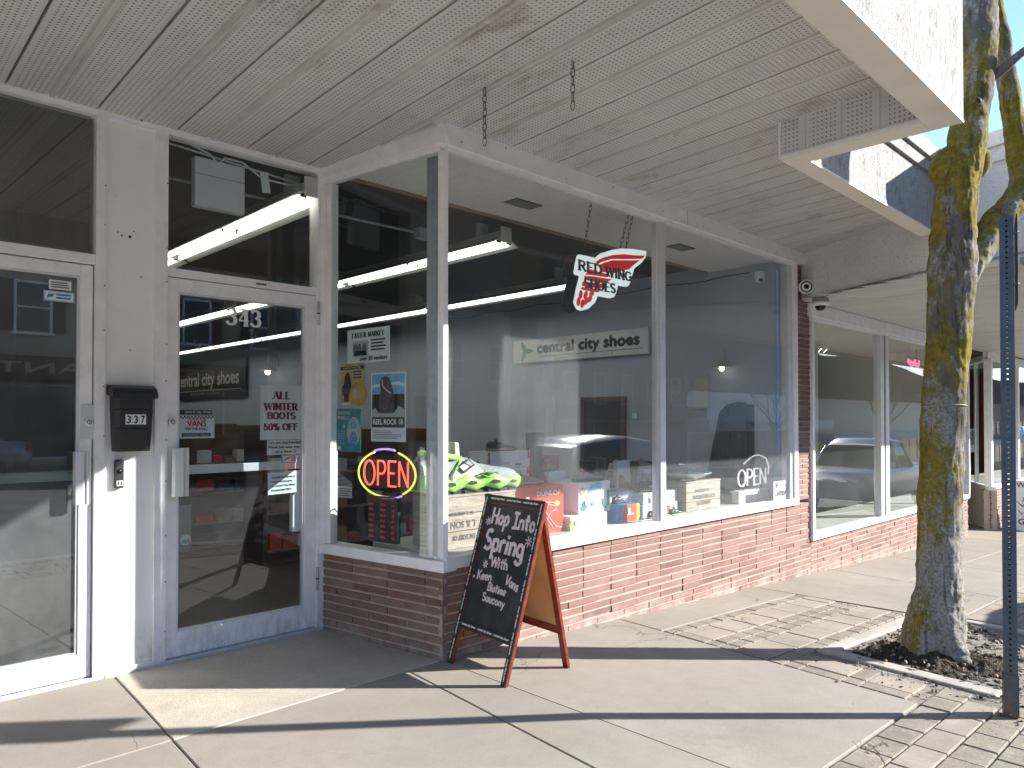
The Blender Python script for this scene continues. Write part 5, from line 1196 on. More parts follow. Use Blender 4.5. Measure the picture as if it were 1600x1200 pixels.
# footwear
def loft(m, secs):
    rg = [[m.addv(p) for p in s] for s in secs]; k = len(rg[0]); old = m.smooth; m.smooth = True
    for A, B in zip(rg, rg[1:]):
        for j in range(k-1): m.face([A[j], A[j+1], B[j+1], B[j]])
    m.smooth = old; m.face(rg[0]); m.face(rg[-1][::-1])
def interp(tab, t):
    for (a, va), (b, vb) in zip(tab, tab[1:]):
        if a <= t <= b: f = (t-a)/(b-a); f = f*f*(3-2*f); return va+(vb-va)*f
    return tab[-1][1]
WID = [(0, .085), (.06, .115), (.25, .115), (.45, .125), (.65, .160), (.8, .165), (.92, .125), (1, .035)]
HGT = [(0, .15), (.06, .215), (.14, .205), (.24, .165), (.34, .185), (.42, .175), (.55, .125), (.7, .098), (.85, .082), (.95, .055), (1, .012)]
def sneaker(name, label, pos, L, rz, cols, pitch=0, group=None, big=False):
    t = thing(name, label, 'shoe', pos, group, rz)
    X = Matrix.Translation(pos) @ Matrix.Rotation(rz, 4, 'Z') @ Matrix.Rotation(pitch, 4, 'Y') @ Matrix.Scale(L, 4)
    up, sole, acc, dark = cols
    sh = .085 if big else .06
    def sec(tt, ex=1, dz=0, up_=1.0):
        w_ = interp(WID, tt)*ex; h = interp(HGT, tt)*up_; out_ = []
        for i in range(13):
            a = math.pi*i/12; c, s_ = math.cos(a), math.sin(a)
            out_.append((tt, w_*math.copysign(abs(c)**.6, c), sh+dz+h*abs(s_)**.75))
        return out_
    m = MB(up); m.xf = X; loft(m, [sec(i/30) for i in range(31)]); m.build('upper', t)
    if big:
        m = MB('shoe_cream'); m.xf = X; loft(m, [sec(.24+i*.025, 1.03, 0, .94) for i in range(13)]); m.build('mid_panel', t)
        m = MB(dark); m.xf = X; loft(m, [sec(.03+i*.012, 1.035, 0, .62) for i in range(17)]); loft(m, [sec(.52+i*.015, 1.045, 0, .66) for i in range(9)]); m.build('dark_panel', t)
        m = MB(acc); m.xf = X
        m.tube([(.20+.155*math.cos(R(q)), .095*math.sin(R(q)), sh+.190-.022*math.cos(R(q))) for q in range(0, 360, 15)], .022, 8, closed=True)
        for sy in (-1, 1): m.tube([(.36, sy*.06, sh+.175), (.30, sy*.112, sh+.13), (.22, sy*.122, sh+.06)], .012, 6)
        m.build('collar_band', t)
        m = MB(dark); m.xf = X
        for sy in (-1, 1):
            m.tube([(.28, sy*.118, .20), (.38, sy*.125, .25), (.43, sy*.128, .205), (.33, sy*.128, .155), (.28, sy*.118, .20)], .008, 6)
            m.use(acc); m.tube([(.46, sy*.145, .135), (.56, sy*.155, .155), (.66, sy*.166, .130), (.56, sy*.166, .110), (.46, sy*.145, .135)], .006, 6); m.use(dark)
            m.tube([(.48, sy*.150, .125), (.63, sy*.165, .140)], .006, 6); m.tube([(.50, sy*.153, .115), (.65, sy*.168, .125)], .005, 6)
        m.build('side_mark', t)
    m = MB(dark); m.xf = X; m.smooth = True
    m.prism([(.20+.12*math.cos(R(a)), .075*math.sin(R(a))) for a in range(0, 360, 24)], sh+.178, sh+.196); m.build('opening', t)
    m = MB('shoe_cream' if big else acc); m.xf = X; m.hexa([(.31, -.055, sh+.15), (.36, -.06, sh+.15), (.36, .06, sh+.15), (.31, .055, sh+.15), (.23 if not big else .30, -.06, sh+.29), (.26 if not big else .34, -.062, sh+.285), (.26 if not big else .34, .062, sh+.285), (.23 if not big else .30, .06, sh+.29)]); m.build('tongue', t, .006*1)
    m = MB('shoe_dark' if big else acc); m.xf = X
    for k in range(5):
        x = .38+k*.05; z = sh+interp(HGT, x)*1.0+.004; m.tube([(x, -.06, z-.02), (x+.01, 0, z+.004), (x, .06, z-.02)], .007, 6)
    m.build('laces', t)
    m = MB(sole); m.xf = X; secs = []
    for i in range(61):
        tt = i/60; w_ = interp(WID, tt)*(1.10 if tt < .9 else 1.10-.9*(tt-.9))+.006*(1 if tt < .95 else .2); top = sh+.004+((.050*(1-abs(((tt*4.2) % 1)*2-1)))*(1 if tt < .75 else max(.25, 1-(tt-.75)*4)) if big else .008)+(.06*max(0, .12-tt)/.12 if big else 0); bot = .018 + (.02*max(0, (tt-.8)/.2)**2)+(.030*abs(((tt*5.1+.3) % 1)*2-1) if big else 0)
        secs.append([(tt*1.02-.01, w_, bot), (tt*1.02-.01, w_*1.03, (bot+top)/2), (tt*1.02-.01, w_, top), (tt*1.02-.01, -w_, top), (tt*1.02-.01, -w_*1.03, (bot+top)/2), (tt*1.02-.01, -w_, bot), (tt*1.02-.01, w_, bot)])
    loft(m, secs); m.build('midsole', t)
    if big:
        m = MB(dark); m.xf = X
        for x, z, a, b in ((.06, .10, .035, .03), (.20, .075, .05, .018), (.40, .078, .05, .016), (.60, .078, .05, .016), (.78, .072, .04, .014), (.92, .07, .03, .010)):
            for sy in (-1, 1):
                w_ = interp(WID, x)*1.133+.006
                q = [(x-a, z-b*.3), (x-a*.3, z+b), (x+a*.8, z+b*.5), (x+a, z-b*.6), (x, z-b)]
                m.poly([(px, sy*(interp(WID, max(0, min(1, px)))*1.133+.0095), pz) for px, pz in (q if sy < 0 else q[::-1])])
        m.build('sole_cutouts', t)
    m = MB(dark); m.xf = X
    for k in range(9):
        x = .03+k*.105; w_ = interp(WID, min(1, x+.03))*1.02; z0 = .02*max(0, (x-.8)/.2)**2; m.box((x, -w_, z0), (x+.075, w_, z0+.024))
    m.build('outsole', t); return t
sneaker('giant_sneaker', 'giant grey and lime green display sneaker on the old crate', (2.70, 3.58, .884), .86, .02, ('shoe_grey', 'shoe_lime', 'shoe_lime', 'shoe_dark'), 0, None, True)
sneaker('sneaker', 'dark shoe on the small blue and red box', (4.56, 3.52, .690), .20, .1, ('leather_black', 'shoe_dark', 'shoe_grey', 'shoe_dark'), 0, 'shoes on display')
sneaker('sneaker', 'black and lime sneaker on the platform in front of the mullion boxes', (4.83, 3.38, PZ+.002), .24, -.15, ('leather_black', 'shoe_cream', 'shoe_lime', 'shoe_dark'), 0, 'shoes on display')
sneaker('sneaker', 'black sneaker with lime trim just right of mullion foot', (5.10, 3.36, PZ+.002), .22, .1, ('leather_black', 'shoe_lime', 'shoe_lime', 'shoe_dark'), 0, 'shoes on display')
sneaker('sneaker', 'pale grey sneaker on the left grey box of the middle back row', (5.00, 3.90, .897), .28, -.2, ('card_white', 'card_white', 'card_grey', 'shoe_dark'), 0, 'shoes on display')
sneaker('sneaker', 'tan and grey sneaker on the right grey box of the middle back row', (5.42, 3.92, .902), .28, .15, ('card_brown', 'card_white', 'card_grey', 'shoe_dark'), 0, 'shoes on display')
sneaker('sneaker', 'dark sneaker on the topmost white box behind giant sneaker', (3.60, 3.92, 1.117), .27, .0, ('leather_black', 'card_brown', 'shoe_grey', 'shoe_dark'), 0, 'shoes on display')
sneaker('sneaker', 'grey and white sneaker on the white box behind blue and red box', (4.60, 3.70, .767), .27, .2, ('shoe_grey', 'card_white', 'card_white', 'shoe_dark'), 0, 'shoes on display')
sneaker('sneaker', 'brown sneaker on the platform left of pale crate', (5.20, 3.72, .752), .25, -.3, ('leather_black', 'shoe_cream', 'shoe_cream', 'shoe_dark'), 0, 'shoes on display')
def boot(label, pos, H, rz, mt, group='boots on display'):
    t = thing('boot', label, 'boot', pos, group, rz); X = Matrix.Translation(pos) @ Matrix.Rotation(rz, 4, 'Z') @ Matrix.Scale(H, 4)
    m = MB(mt); m.xf = X
    m.smooth = True; rg = []
    prof = [(1.0, .0, .155, .16), (.97, .0, .15, .155), (.8, .0, .145, .15), (.6, .0, .125, .135), (.42, .0, .11, .115), (.30, .02, .118, .13), (.22, .06, .12, .19), (.15, .10, .125, .255), (.09, .12, .13, .285), (.045, .12, .13, .285)]
    for z, cx, ry, rx in prof: rg.append([m.addv((cx+rx*math.cos(2*math.pi*j/18), ry*math.sin(2*math.pi*j/18), z+(.04*math.cos(2*math.pi*j/18) if .1 < z < .25 else 0))) for j in range(18)])
    for A, B in zip(rg, rg[1:]):
        for j in range(18): m.face([A[j], B[j], B[(j+1) % 18], A[(j+1) % 18]])
    m.face(rg[-1]); m.build('shaft', t)
    m = MB('shoe_dark'); m.xf = X; m.prism([(.12+.30*math.cos(R(a)), .14*math.sin(R(a))) for a in range(0, 360, 20)], 0, .05)
    m.build('sole', t); m = MB('shoe_dark'); m.xf = X; m.prism([(.14*math.cos(R(a)), .14*math.sin(R(a))) for a in range(0, 360, 20)], .985, 1.002); m.build('opening', t)
boot('tall grey rubber boot standing on the red box', (4.05, 3.88, .778), .47, -.5, 'rubber_grey')
boot('black boot behind the big white box, left of its pair', (4.50, 3.72, PZ), .46, -.9, 'leather_black')
boot('black boot behind the big white box, right of its pair', (4.70, 3.80, PZ), .48, -.6, 'leather_black')
boot('short black boot behind the boxes by mullion', (5.02, 3.66, PZ+.2), .24, -.7, 'leather_black')
boot('short dark boot on the platform right of mullion', (5.28, 3.62, .752), .22, -.4, 'leather_black')
for lb, p_, L_, rz_, cl in (
    ('black shoe on the plain pale boxes, left of the mullion', (4.92, 3.56, .752), .27, -.25, ('leather_black', 'shoe_dark', 'shoe_grey', 'shoe_dark')),
    ('black and white shoe behind the black shoe by mullion', (5.08, 3.66, .752), .26, .35, ('leather_black', 'card_white', 'card_grey', 'shoe_dark')),
    ('dark grey hiking shoe on the big white box', (4.12, 3.55, .887), .28, -.2, ('shoe_grey', 'shoe_dark', 'card_orange', 'shoe_dark')),
    ('brown hiking shoe on the upright diamond box', (4.08, 3.80, .952), .26, .5, ('card_brown', 'shoe_dark', 'shoe_cream', 'shoe_dark')),
    ('white sneaker between the grey box rows, near blue banded box', (5.15, 3.95, .897), .27, .6, ('card_white', 'card_white', 'card_grey', 'shoe_dark')),
    ('black sneaker on the far right box of the middle back row', (5.55, 4.0, .902), .26, -.5, ('leather_black', 'card_white', 'card_white', 'shoe_dark')),
    ('grey shoe on the crate beside the pale dish', (5.46, 3.46, .813), .24, .2, ('shoe_grey', 'card_white', 'card_orange', 'shoe_dark')),
    ('tan shoe standing on the orange red box', (3.60, 3.66, .887), .27, -.1, ('card_brown', 'card_beige', 'shoe_cream', 'shoe_dark'))):
    sneaker('sneaker', lb, p_, L_, rz_, cl, 0, 'shoes on display')
shoebox('shoe_box', 'dark shoe box with white stripes between the blue box and mullion boxes', 4.79, 4.95, 3.70, PZ, .72, 'leather_black', .14, 0, None, lambda m, w, h: [m.use('paper')]+[m.strip([(w*(.2+.18*k), h*.2), (w*(.32+.18*k), h*.55)], .010, 0, .001) for k in range(3)])
shoebox('shoe_box', 'yellow and grey shoe box low behind the blue and red box', 4.40, 4.62, 3.66, PZ, .66, 'yellow_print', .12, 0, 'card_grey', None)
shoebox('shoe_box', 'cream shoe box behind the pale crate at right of the mullion', 5.55, 5.92, 3.80, PZ, .84, 'card_beige', .2, -.04, 'card_white', d_plain)
shoebox('shoe_box', 'white shoe box beside the crate and mullion, standing on end', 5.20, 5.34, 3.80, PZ, .88, 'card_white', .12, .1, None, d_dot)
tg = MB('paper')
for (x, y, z) in ((4.15, 3.452, .74), (3.55, 3.47, .80), (4.62, 3.415, .64), (5.0, 3.455, .70), (4.0, 3.415, .60), (3.2, 3.43, .80)):
    o_t = MB('paper'); o_t.frame((x, y, z), (1, .1*math.sin(x*9), 0), (.1*math.cos(x*7), 0, 1)); o_t.box((-.016, -.022, 0), (.016, .022, .0012)); o_t.use('ink_grey'); o_t.box((-.010, -.012, .0014), (.010, -.004, .0018)); o_t.box((-.006, .002, .0014), (.008, .008, .0018)); tag(o_t.build('price_tag'), 'small white price tag hanging on %s' % {4.15: 'the big white box', 3.55: 'the orange red box', 4.62: 'the blue and red box', 5.0: 'the pale boxes by mullion', 4.0: 'the flat white box', 3.2: 'the old crate under giant sneaker'}[x], 'price tag', 'price tags in the window')
m = MB('card_white'); m.tube([(3.42+i*.12, 3.335+.03*math.sin(i*1.9), PZ+.006) for i in range(28)], .004, 5); tag(m.build('cable'), 'thin white cable lying along the display platform', 'cable')

# shelves and stock deeper in the shop
def shelf(label, x0, x1, y0, n, seed):
    random.seed(seed); t = thing('shelf_unit', label, 'shelf', (x0, y0, 0), 'shelf units inside the shop')
    m = MB('brown_trim'); 
    for x in (x0, x1): m.box((x-.02, y0, .012), (x+.02, y0+.4, 1.25))
    m.box((x0, y0+.19, .02), (x1, y0+.21, 1.25)); m.build('frame', t)
    for k in range(n):
        m = MB('card_brown'); m.box((x0+.02, y0, .15+k*.34), (x1-.02, y0+.4, .17+k*.34)); m.build('shelf_board', t)
    st = MB('card_white')
    for k in range(n):
        x = x0+.06
        while x < x1-.2:
            w_ = random.uniform(.10, .2); st.use(random.choice(['card_white', 'card_grey', 'card_red', 'shoe_dark', 'leather_black', 'card_brown', 'card_orange']))
            st.box((x, y0+.03, .172+k*.34), (x+w_, y0+.17, .172+k*.34+random.uniform(.06, .16))); x += w_+random.uniform(.01, .05)
    o = st.build('stock', t); o['kind'] = 'stuff'
shelf('low brown shelf of shoes nearest the corner window', 3.0, 4.8, 6.2, 3, 1); shelf('brown shelf of shoes further back from corner window', 3.2, 5.4, 8.4, 3, 2); shelf('brown shelf of shoes by the numbered door', 1.75, 2.75, 7.6, 3, 3)
shelf('brown shelf of shoes in the middle of the shop', 3.4, 6.4, 11.2, 3, 4); shelf('brown shelf of shoes under the large black sign', 3.6, 6.6, 15.0, 3, 5)
random.seed(11)
t = thing('counter', 'dark green counter with shoes under the large black sign', 'counter', (5, 13.2, 0)); m = MB('teal_print'); m.box((4.2, 13.0, .012), (6.6, 13.6, 1.0)); m.build('body', t); m = MB('card_beige'); m.box((4.15, 12.95, 1.001), (6.65, 13.65, 1.04)); m.build('worktop', t)
for k in range(9): sneaker('sneaker', 'shoe %s on the dark green counter' % ('at far left end', 'second from the left', 'third from the left', 'fourth from the left', 'in the middle', 'fourth from the right', 'third from the right', 'second from the right', 'at far right end')[k], (4.35+k*.24, 13.1, 1.042), .28, 1.2+random.uniform(-.2, .2), (random.choice(['card_white', 'card_red', 'leather_black', 'shoe_grey', 'card_beige']), 'card_white', 'card_grey', 'shoe_dark'), 0, 'shoes on the counter') if k < 8 else None
t = thing('office_blind', 'grey green blind hanging behind the tinted door', 'blind', (.6, 4.9, 0)); m = MB('teal_print'); m.use(mat('grey_green_blind', (.13, .17, .17), .8, 0, .15, 2)); m.box((-2.0, 5.3, .012), (1.17, 5.32, 1.0)); m.build('cloth', t)
m = MB('int_back'); m.box((-3, 6.5, 0), (1.17, 6.6, 3)); m.box((-3, 4.34, 2.985), (1.0, 6.6, 3.1)); m.box((-3, 4.35, -.06), (1.17, 6.6, .01)); m.box((-3.1, 4.34, 0), (-3, 6.6, 3)); m.build('office_room', shop)

# ------------------------------------------------------------------ sandwich board
ab = thing('sandwich_board', 'chalkboard sandwich board with red wood frame on the pavement', 'sandwich board', (2.8, 2.9, 0))
FRp, FLp, TRp, TLp = Vector((2.554, 2.652, .0)), Vector((2.600, 3.172, .0)), Vector((2.83, 2.632, .915)), Vector((2.868, 3.125, .918))
BRp, BLp = Vector((3.066, 2.664, -.023)), Vector((3.108, 3.165, -.025))
def leaf(name, L0, R0, L1, R1, face_mt, strip_mt, flipn):
    """one leaf of the board: L0/R0 feet, L1/R1 top (left/right seen from its outside)"""
    U = ((R0-L0)+(R1-L1)).normalized(); Vv = ((L1-L0)+(R1-R0)).normalized(); Vv = (Vv - U*Vv.dot(U)).normalized()
    W = ((R0-L0).length+(R1-L1).length)/2; H = (L1-L0).length
    O = (L0+R0)/2 - U*W/2
    rl = .040; th = .022
    e = bpy.data.objects.new(name, None); col.objects.link(e); e.parent = ab; bpy.context.view_layer.update(); e.matrix_parent_inverse = ab.matrix_world.inverted(); bpy.context.view_layer.update()
    for nm, a in (('side_rail', (0, rl)), ('side_rail', (W-rl, W))):
        m = MB('red_wood'); m.frame(O, U, Vv); m.box((a[0], 0, -th), (a[1], H, -.0)); m.build(nm, e, .003)
    m = MB('red_wood'); m.frame(O, U, Vv); m.box((rl+.0005, H-.05, -th+.002), (W-rl-.0005, H-.002, -.001)); m.build('top_rail', e, .003)
    m = MB('red_wood'); m.frame(O, U, Vv); m.box((rl+.0005, .20, -th+.002), (W-rl-.0005, .245, -.001)); m.build('bottom_rail', e, .003)
    m = MB(face_mt[0]); m.frame(O, U, Vv); m.box((rl+.0005, .2455, -.010), (W-rl-.0005, H-.0505, -.006)); m.use(face_mt[1]); m.box((rl+.0005, .2455, -.0145), (W-rl-.0005, H-.0505, -.0105)); m.build('panel', e)
    return e, O, U, Vv, W, H
e, O, U, Vv, W, H = leaf('front_leaf', FLp, FRp, TLp, TRp, ('chalkboard', 'hardboard'), 'black_frame', False)
m = MB('black_frame'); m.frame(O, U, Vv)
m.box((.002, .002, .0005), (.036, H-.002, .0022)); m.box((W-.036, .002, .0005), (W-.002, H-.002, .0022)); m.box((.0365, H-.042, .0005), (W-.0365, H-.004, .0022)); m.box((.0365, .205, .0005), (W-.0365, .242, .0022))
m.build('border_tape', e)
m = MB('paper'); m.frame(O, U, Vv); X = m.xf.copy(); gm = MB('green_print')
def tape(u, v, ang, L, n):
    T = X @ Matrix.Translation((u, v, .0026)) @ Matrix.Rotation(ang, 4, 'Z'); m.xf = T; gm.xf = T; st = L/n
    for k in range(n):
        text(m, 'central city shoes', k*st+.016, -.0065, k*st+st-.008, .0085, 0, .0009); gm.prism([(k*st+.002, 0), (k*st+.013, -.007), (k*st+.009, 0), (k*st+.013, .007)], 0, .0006)
tape(.019, .01, R(90), H-.02, 7); tape(W-.019, .01, R(90), H-.02, 7); tape(.04, H-.023, 0, W-.08, 3); tape(.04, .2235, 0, W-.08, 3)
m.build('tape_lettering', e); gm.build('tape_marks', e)
m = MB('chalk'); m.frame(O, U, Vv); m.xf = m.xf @ Matrix.Translation((0, 0, -.006))
random.seed(5)
f = lambda u, v: (rl_+u*(W-2*rl_), .245+v*(H-.295)); rl_ = .04
def ch(txt, u0, v0, u1, h, wd, rot=0):
    a = f(u0, v0); b = f(u1, v0); chalk(m, txt, a[0], a[1], b[0], h*(H-.295), wd, rot, .0016, .025)
ch('Hop', .125, .835, .475, .125, .017, 0); ch('|nto', .575, .822, .985, .128, .017, .0)
ch('Spring', .095, .612, .875, .165, .021, -.01)
ch('With', .315, .483, .645, .080, .0115, 0); ch('Keen', .10, .355, .39, .070, .0095, .07); ch('Vans', .665, .378, .925, .072, .0095, -.22)
ch('Biotime', .36, .288, .72, .062, .0088, -.02); ch('Saucony', .30, .200, .745, .062, .0088, -.03)
def flower(u, v, r_):
    c = f(u, v)
    for k in range(7): a = R(k*51+9); m.strip([(c[0]+.28*r_*math.cos(a), c[1]+.28*r_*math.sin(a)), (c[0]+r_*math.cos(a), c[1]+r_*math.sin(a))], .0065, 0, .0013+.0001*k)
flower(.066, .845, .023); flower(.934, .738, .027); flower(.208, .488, .021); flower(.03, .365, .006)
m.xf = X; m.build('chalk_text', e)
e2, O2, U2, V2, W2, H2 = leaf('rear_leaf', BRp, BLp, TRp+Vector((.036, .002, 0)), TLp+Vector((.036, .002, 0)), ('chalkboard', 'hardboard'), 'black_frame', True)
for p in (TRp, TLp):
    m = MB('galv'); q = p+Vector((.016, .0, -.012)) + (Vector((0, .05, 0)) if p is TRp else Vector((0, -.05, 0))); m.tube([q+Vector((0, -.02, 0)), q+Vector((0, .02, 0))], .006, 8); m.build('hinge', ab)

# ------------------------------------------------------------------ street tree
def branchy(m, p, d, L, r_, depth, rng, thick=5):
    n = 5; pts = [p]; rad = [r_]
    for i in range(n):
        d = (d+Vector((rng.uniform(-.22, .22), rng.uniform(-.22, .22), rng.uniform(-.06, .2)))).normalized()
        pts.append(pts[-1]+d*L/n); rad.append(r_*(1-.5*(i+1)/n))
    m.tube(pts, rad, thick if r_ > .012 else 4)
    if depth > 0:
        for k in range(rng.choice((2, 3, 3))):
            i = rng.randint(2, n); a = Vector((rng.uniform(-1, 1), rng.uniform(-1, 1), rng.uniform(-.1, .9))).normalized()
            branchy(m, pts[i], (d*.8+a*.8).normalized(), L*rng.uniform(.55, .8), max(.003, rad[i]*.72), depth-1, rng)
TR_ = thing('street_tree', 'leafless street tree with yellow lichen bark and forked trunk', 'tree', (5.071, 1.423, -0.063))
T = [(5.073, 1.421, -0.149, 0.205), (5.073, 1.421, -0.063, 0.181), (5.073, 1.421, -0.011, 0.170), (5.079, 1.415, 0.096, 0.159), (5.088, 1.406, 0.235, 0.140), (5.095, 1.399, 0.413, 0.128), (5.103, 1.391, 0.811, 0.126), (5.121, 1.374, 1.410, 0.122), (5.140, 1.355, 1.730, 0.122), (5.155, 1.340, 1.983, 0.126), (5.166, 1.330, 2.252, 0.136), (5.170, 1.326, 2.497, 0.126), (5.189, 1.307, 2.775, 0.120), (5.210, 1.286, 2.929, 0.120), (5.236, 1.261, 3.078, 0.108), (5.258, 1.239, 3.341, 0.108), (5.269, 1.229, 3.624, 0.128), (5.276, 1.221, 3.908, 0.124), (5.298, 1.199, 4.233, 0.100), (5.344, 1.155, 4.641, 0.084)]
Rb = [(5.190, 1.308, 2.124, 0.076), (5.219, 1.284, 2.248, 0.090), (5.303, 1.221, 2.417, 0.093), (5.413, 1.141, 2.592, 0.089), (5.507, 1.076, 2.712, 0.081), (5.576, 1.034, 2.848, 0.077), (5.589, 1.049, 3.011, 0.074), (5.590, 1.075, 3.225, 0.066), (5.591, 1.101, 3.440, 0.062), (5.591, 1.128, 3.658, 0.058), (5.585, 1.159, 3.920, 0.053), (5.565, 1.206, 4.269, 0.046), (5.574, 1.223, 4.622, 0.037)]
Sb = [(5.295, 1.203, 3.403, 0.043), (5.322, 1.177, 3.470, 0.038), (5.359, 1.088, 3.537, 0.030), (5.404, 0.989, 3.626, 0.024), (5.585, 0.759, 3.844, 0.017), (5.762, 0.532, 4.137, 0.013)]
def limb(path, n=28, sub=7, rough=.07, flare=False):
    """noisy tube through (x,y,z,r) stations, splined"""
    pts = []; k = len(path)
    for i in range(k-1):
        p0, p1, p2, p3 = path[max(0, i-1)], path[i], path[i+1], path[min(k-1, i+2)]
        for j in range(sub):
            t = j/sub; pts.append(tuple(.5*((2*b)+(c-a)*t+(2*a-5*b+4*c-d)*t*t+(3*b-a-3*c+d)*t**3) for a, b, c, d in zip(p0, p1, p2, p3)))
    pts.append(path[-1]); m = MB('bark'); m.smooth = True; rings = []
    for i, (x, y, z, r_) in enumerate(pts):
        a = Vector(pts[max(0, i-1)][:3]); b = Vector(pts[min(len(pts)-1, i+1)][:3]); d = (b-a).normalized()
        u = d.cross(Vector((0, 1, 0)) if abs(d.y) < .9 else Vector((1, 0, 0))).normalized(); v = u.cross(d); ring = []
        for j in range(n):
            an = 2*math.pi*j/n; q = u*math.cos(an)+v*math.sin(an); c = Vector((x, y, z))+q*r_
            f_ = 1+rough*(noise.noise(c*7)+.6*noise.noise(c*19)+.5*noise.noise(Vector((c.x*38, c.y*38, c.z*9)))-.22*abs(noise.noise(Vector((c.x*24, c.y*24, c.z*4))))+.35*noise.noise(c*60))
            if flare and z < .12: f_ += .20*max(0, (.12-z)/.3)*(math.sin(an*5+1)+.5*math.sin(an*3))
            ring.append(m.addv(Vector((x, y, z))+q*r_*f_))
        rings.append(ring)
    for A, B in zip(rings, rings[1:]):
        for j in range(n): m.face([A[j], B[j], B[(j+1) % n], A[(j+1) % n]])
    m.face(rings[0]); m.face(rings[-1][::-1]); return m
m = limb(T, 84, 20, .085, True); m.build('trunk', TR_)
m = limb(Rb, 60, 16, .11); m.build('limb', TR_)
m = limb(Sb, 16, 6, .10); m.build('branch', TR_)
m = limb([(5.224, 1.242, 3.289, 0.053), (5.200, 1.205, 3.298, 0.043), (5.178, 1.187, 3.302, 0.034), (5.168, 1.177, 3.304, 0.031)], 18, 5, .06); m.use('dark_gap'); m.frame((5.167, 1.175, 3.304), (.74, -.67, 0), (0, 0, 1)); m.lathe([(.019, -.004), (.012, .003), (0, .004)], 12); m.frame(None); m.build('cut_stub', TR_)
m = limb([(5.176, 1.327, 2.773, 0.038), (5.157, 1.347, 2.849, 0.081), (5.146, 1.356, 2.926, 0.094), (5.167, 1.332, 2.993, 0.081), (5.205, 1.289, 3.050, 0.038)], 20, 6, .10); m.build('burl', TR_)
m = limb([(5.272, 1.232, 2.859, 0.029), (5.295, 1.205, 2.926, 0.055), (5.302, 1.199, 2.983, 0.055), (5.291, 1.208, 3.050, 0.029)], 16, 5, .12); m.build('burl', TR_)
m = MB('grey_conduit'); m.tube([(5.121+.128*math.cos(R(a)), 1.374+.128*math.sin(R(a)), 1.434+.004*math.sin(R(a*2))) for a in range(0, 360, 15)], .0035, 6, closed=True); m.build('wire_band', TR_)
rng = random.Random(3); m = MB('bark')
for p, d, L, r_ in ((Vector((5.344, 1.155, 4.635)), Vector((.2, -.2, 1)), 1.7, .075), (Vector((5.310, 1.184, 4.358)), Vector((-.5, .1, 1)), 1.7, .06), (Vector((5.574, 1.223, 4.616)), Vector((.5, .1, 1)), 1.6, .037), (Vector((5.762, 0.532, 4.129)), Vector((.5, -.5, .9)), 1.2, .014), (Vector((5.329, 1.165, 4.454)), Vector((.1, -.8, .8)), 1.6, .05)):
    branchy(m, p, d.normalized(), L, r_, 4, rng)
m.build('bare_crown', TR_)

# ------------------------------------------------------------------ sign post near the kerb
sp = thing('sign_post', 'dark blue perforated steel sign post by the kerb', 'sign post', (4.181, .866, -.08))
vd = Vector((4.181, .866, 0)).normalized(); U_ = Vector((vd.y, -vd.x, 0))            # across the view
def post_face(m, O, U, wd, z0, z1, holes):
    m.frame(O, U, (0, 0, 1)); r_ = .0055; st = .0254; c = wd/2
    if not holes: m.poly([(0, z0, 0), (wd, z0, 0), (wd, z1, 0), (0, z1, 0)]); m.frame(None); return
    z = z0
    m.poly([(0, z0, 0), (c-st/2, z0, 0), (c-st/2, z1, 0), (0, z1, 0)]); m.poly([(c+st/2, z0, 0), (wd, z0, 0), (wd, z1, 0), (c+st/2, z1, 0)])
    n = int((z1-z0)/st)
    m.poly([(c-st/2, z0+n*st, 0), (c+st/2, z0+n*st, 0), (c+st/2, z1, 0), (c-st/2, z1, 0)])
    for k in range(n):
        zc = z0+(k+.5)*st; ring = [m.addv((c+r_*math.cos(R(a)), zc+r_*math.sin(R(a)), 0)) for a in range(-135, 225, 30)]; N = len(ring)
        inn = [m.addv((c+r_*math.cos(R(a)), zc+r_*math.sin(R(a)), -.003)) for a in range(-135, 225, 30)]
        q = [m.addv(p) for p in ((c-st/2, zc-st/2, 0), (c+st/2, zc-st/2, 0), (c+st/2, zc+st/2, 0), (c-st/2, zc+st/2, 0))]
        for s4 in range(4):
            i0 = s4*3; m.face([q[s4], q[(s4+1) % 4], ring[(i0+3) % N], ring[i0+2], ring[i0+1], ring[i0]])
        for j in range(N): m.face([ring[j], ring[(j+1) % N], inn[(j+1) % N], inn[j]])
    m.frame(None)
hw = .029; c0 = Vector((4.181, .866, 0))+U_*.022; z0, z1 = -.12, 2.33
m = MB('post_blue')
P00 = c0-U_*hw-vd*hw; P10 = c0+U_*hw-vd*hw; P11 = c0+U_*hw+vd*hw; P01 = c0-U_*hw+vd*hw
post_face(m, P00, U_, 2*hw, z0, z1, True); post_face(m, P10, vd, 2*hw, z0, z1, True); post_face(m, P11, -U_, 2*hw, z0, z1, True); post_face(m, P01, -vd, 2*hw, z0, z1, True)
m.poly([(P00.x, P00.y, z1-.002), (P10.x, P10.y, z1-.002), (P11.x, P11.y, z1-.002), (P01.x, P01.y, z1-.002)]); m.build('post', sp)
m = MB('post_blue'); m.frame((c0.x, c0.y, 0), U_, -vd) ; m.box((-.034, -.034, -.13), (-.0295, .034, .07)); m.box((.0295, -.034, -.13), (.034, .034, .07)); m.box((-.029, .0295, -.13), (.029, .034, .055)); m.box((-.029, -.034, -.13), (.029, -.0295, .07)); m.frame(None); m.build('anchor_sleeve', sp, .002)
m = MB('sign_back'); sv = (vd*.999-U_*.02).normalized(); q = c0+U_*.040-vd*.05
m.frame((q.x, q.y, 0), sv, (0, 0, 1)); rr = .03; ol = [(0+rr, 1.90), (.30-rr, 1.90), (.30-.009, 1.909), (.30, 1.90+rr), (.30, 2.34-rr), (.291, 2.331), (.30-rr, 2.34), (rr, 2.34), (.009, 2.331), (0, 2.34-rr), (0, 1.90+rr), (.009, 1.909)]
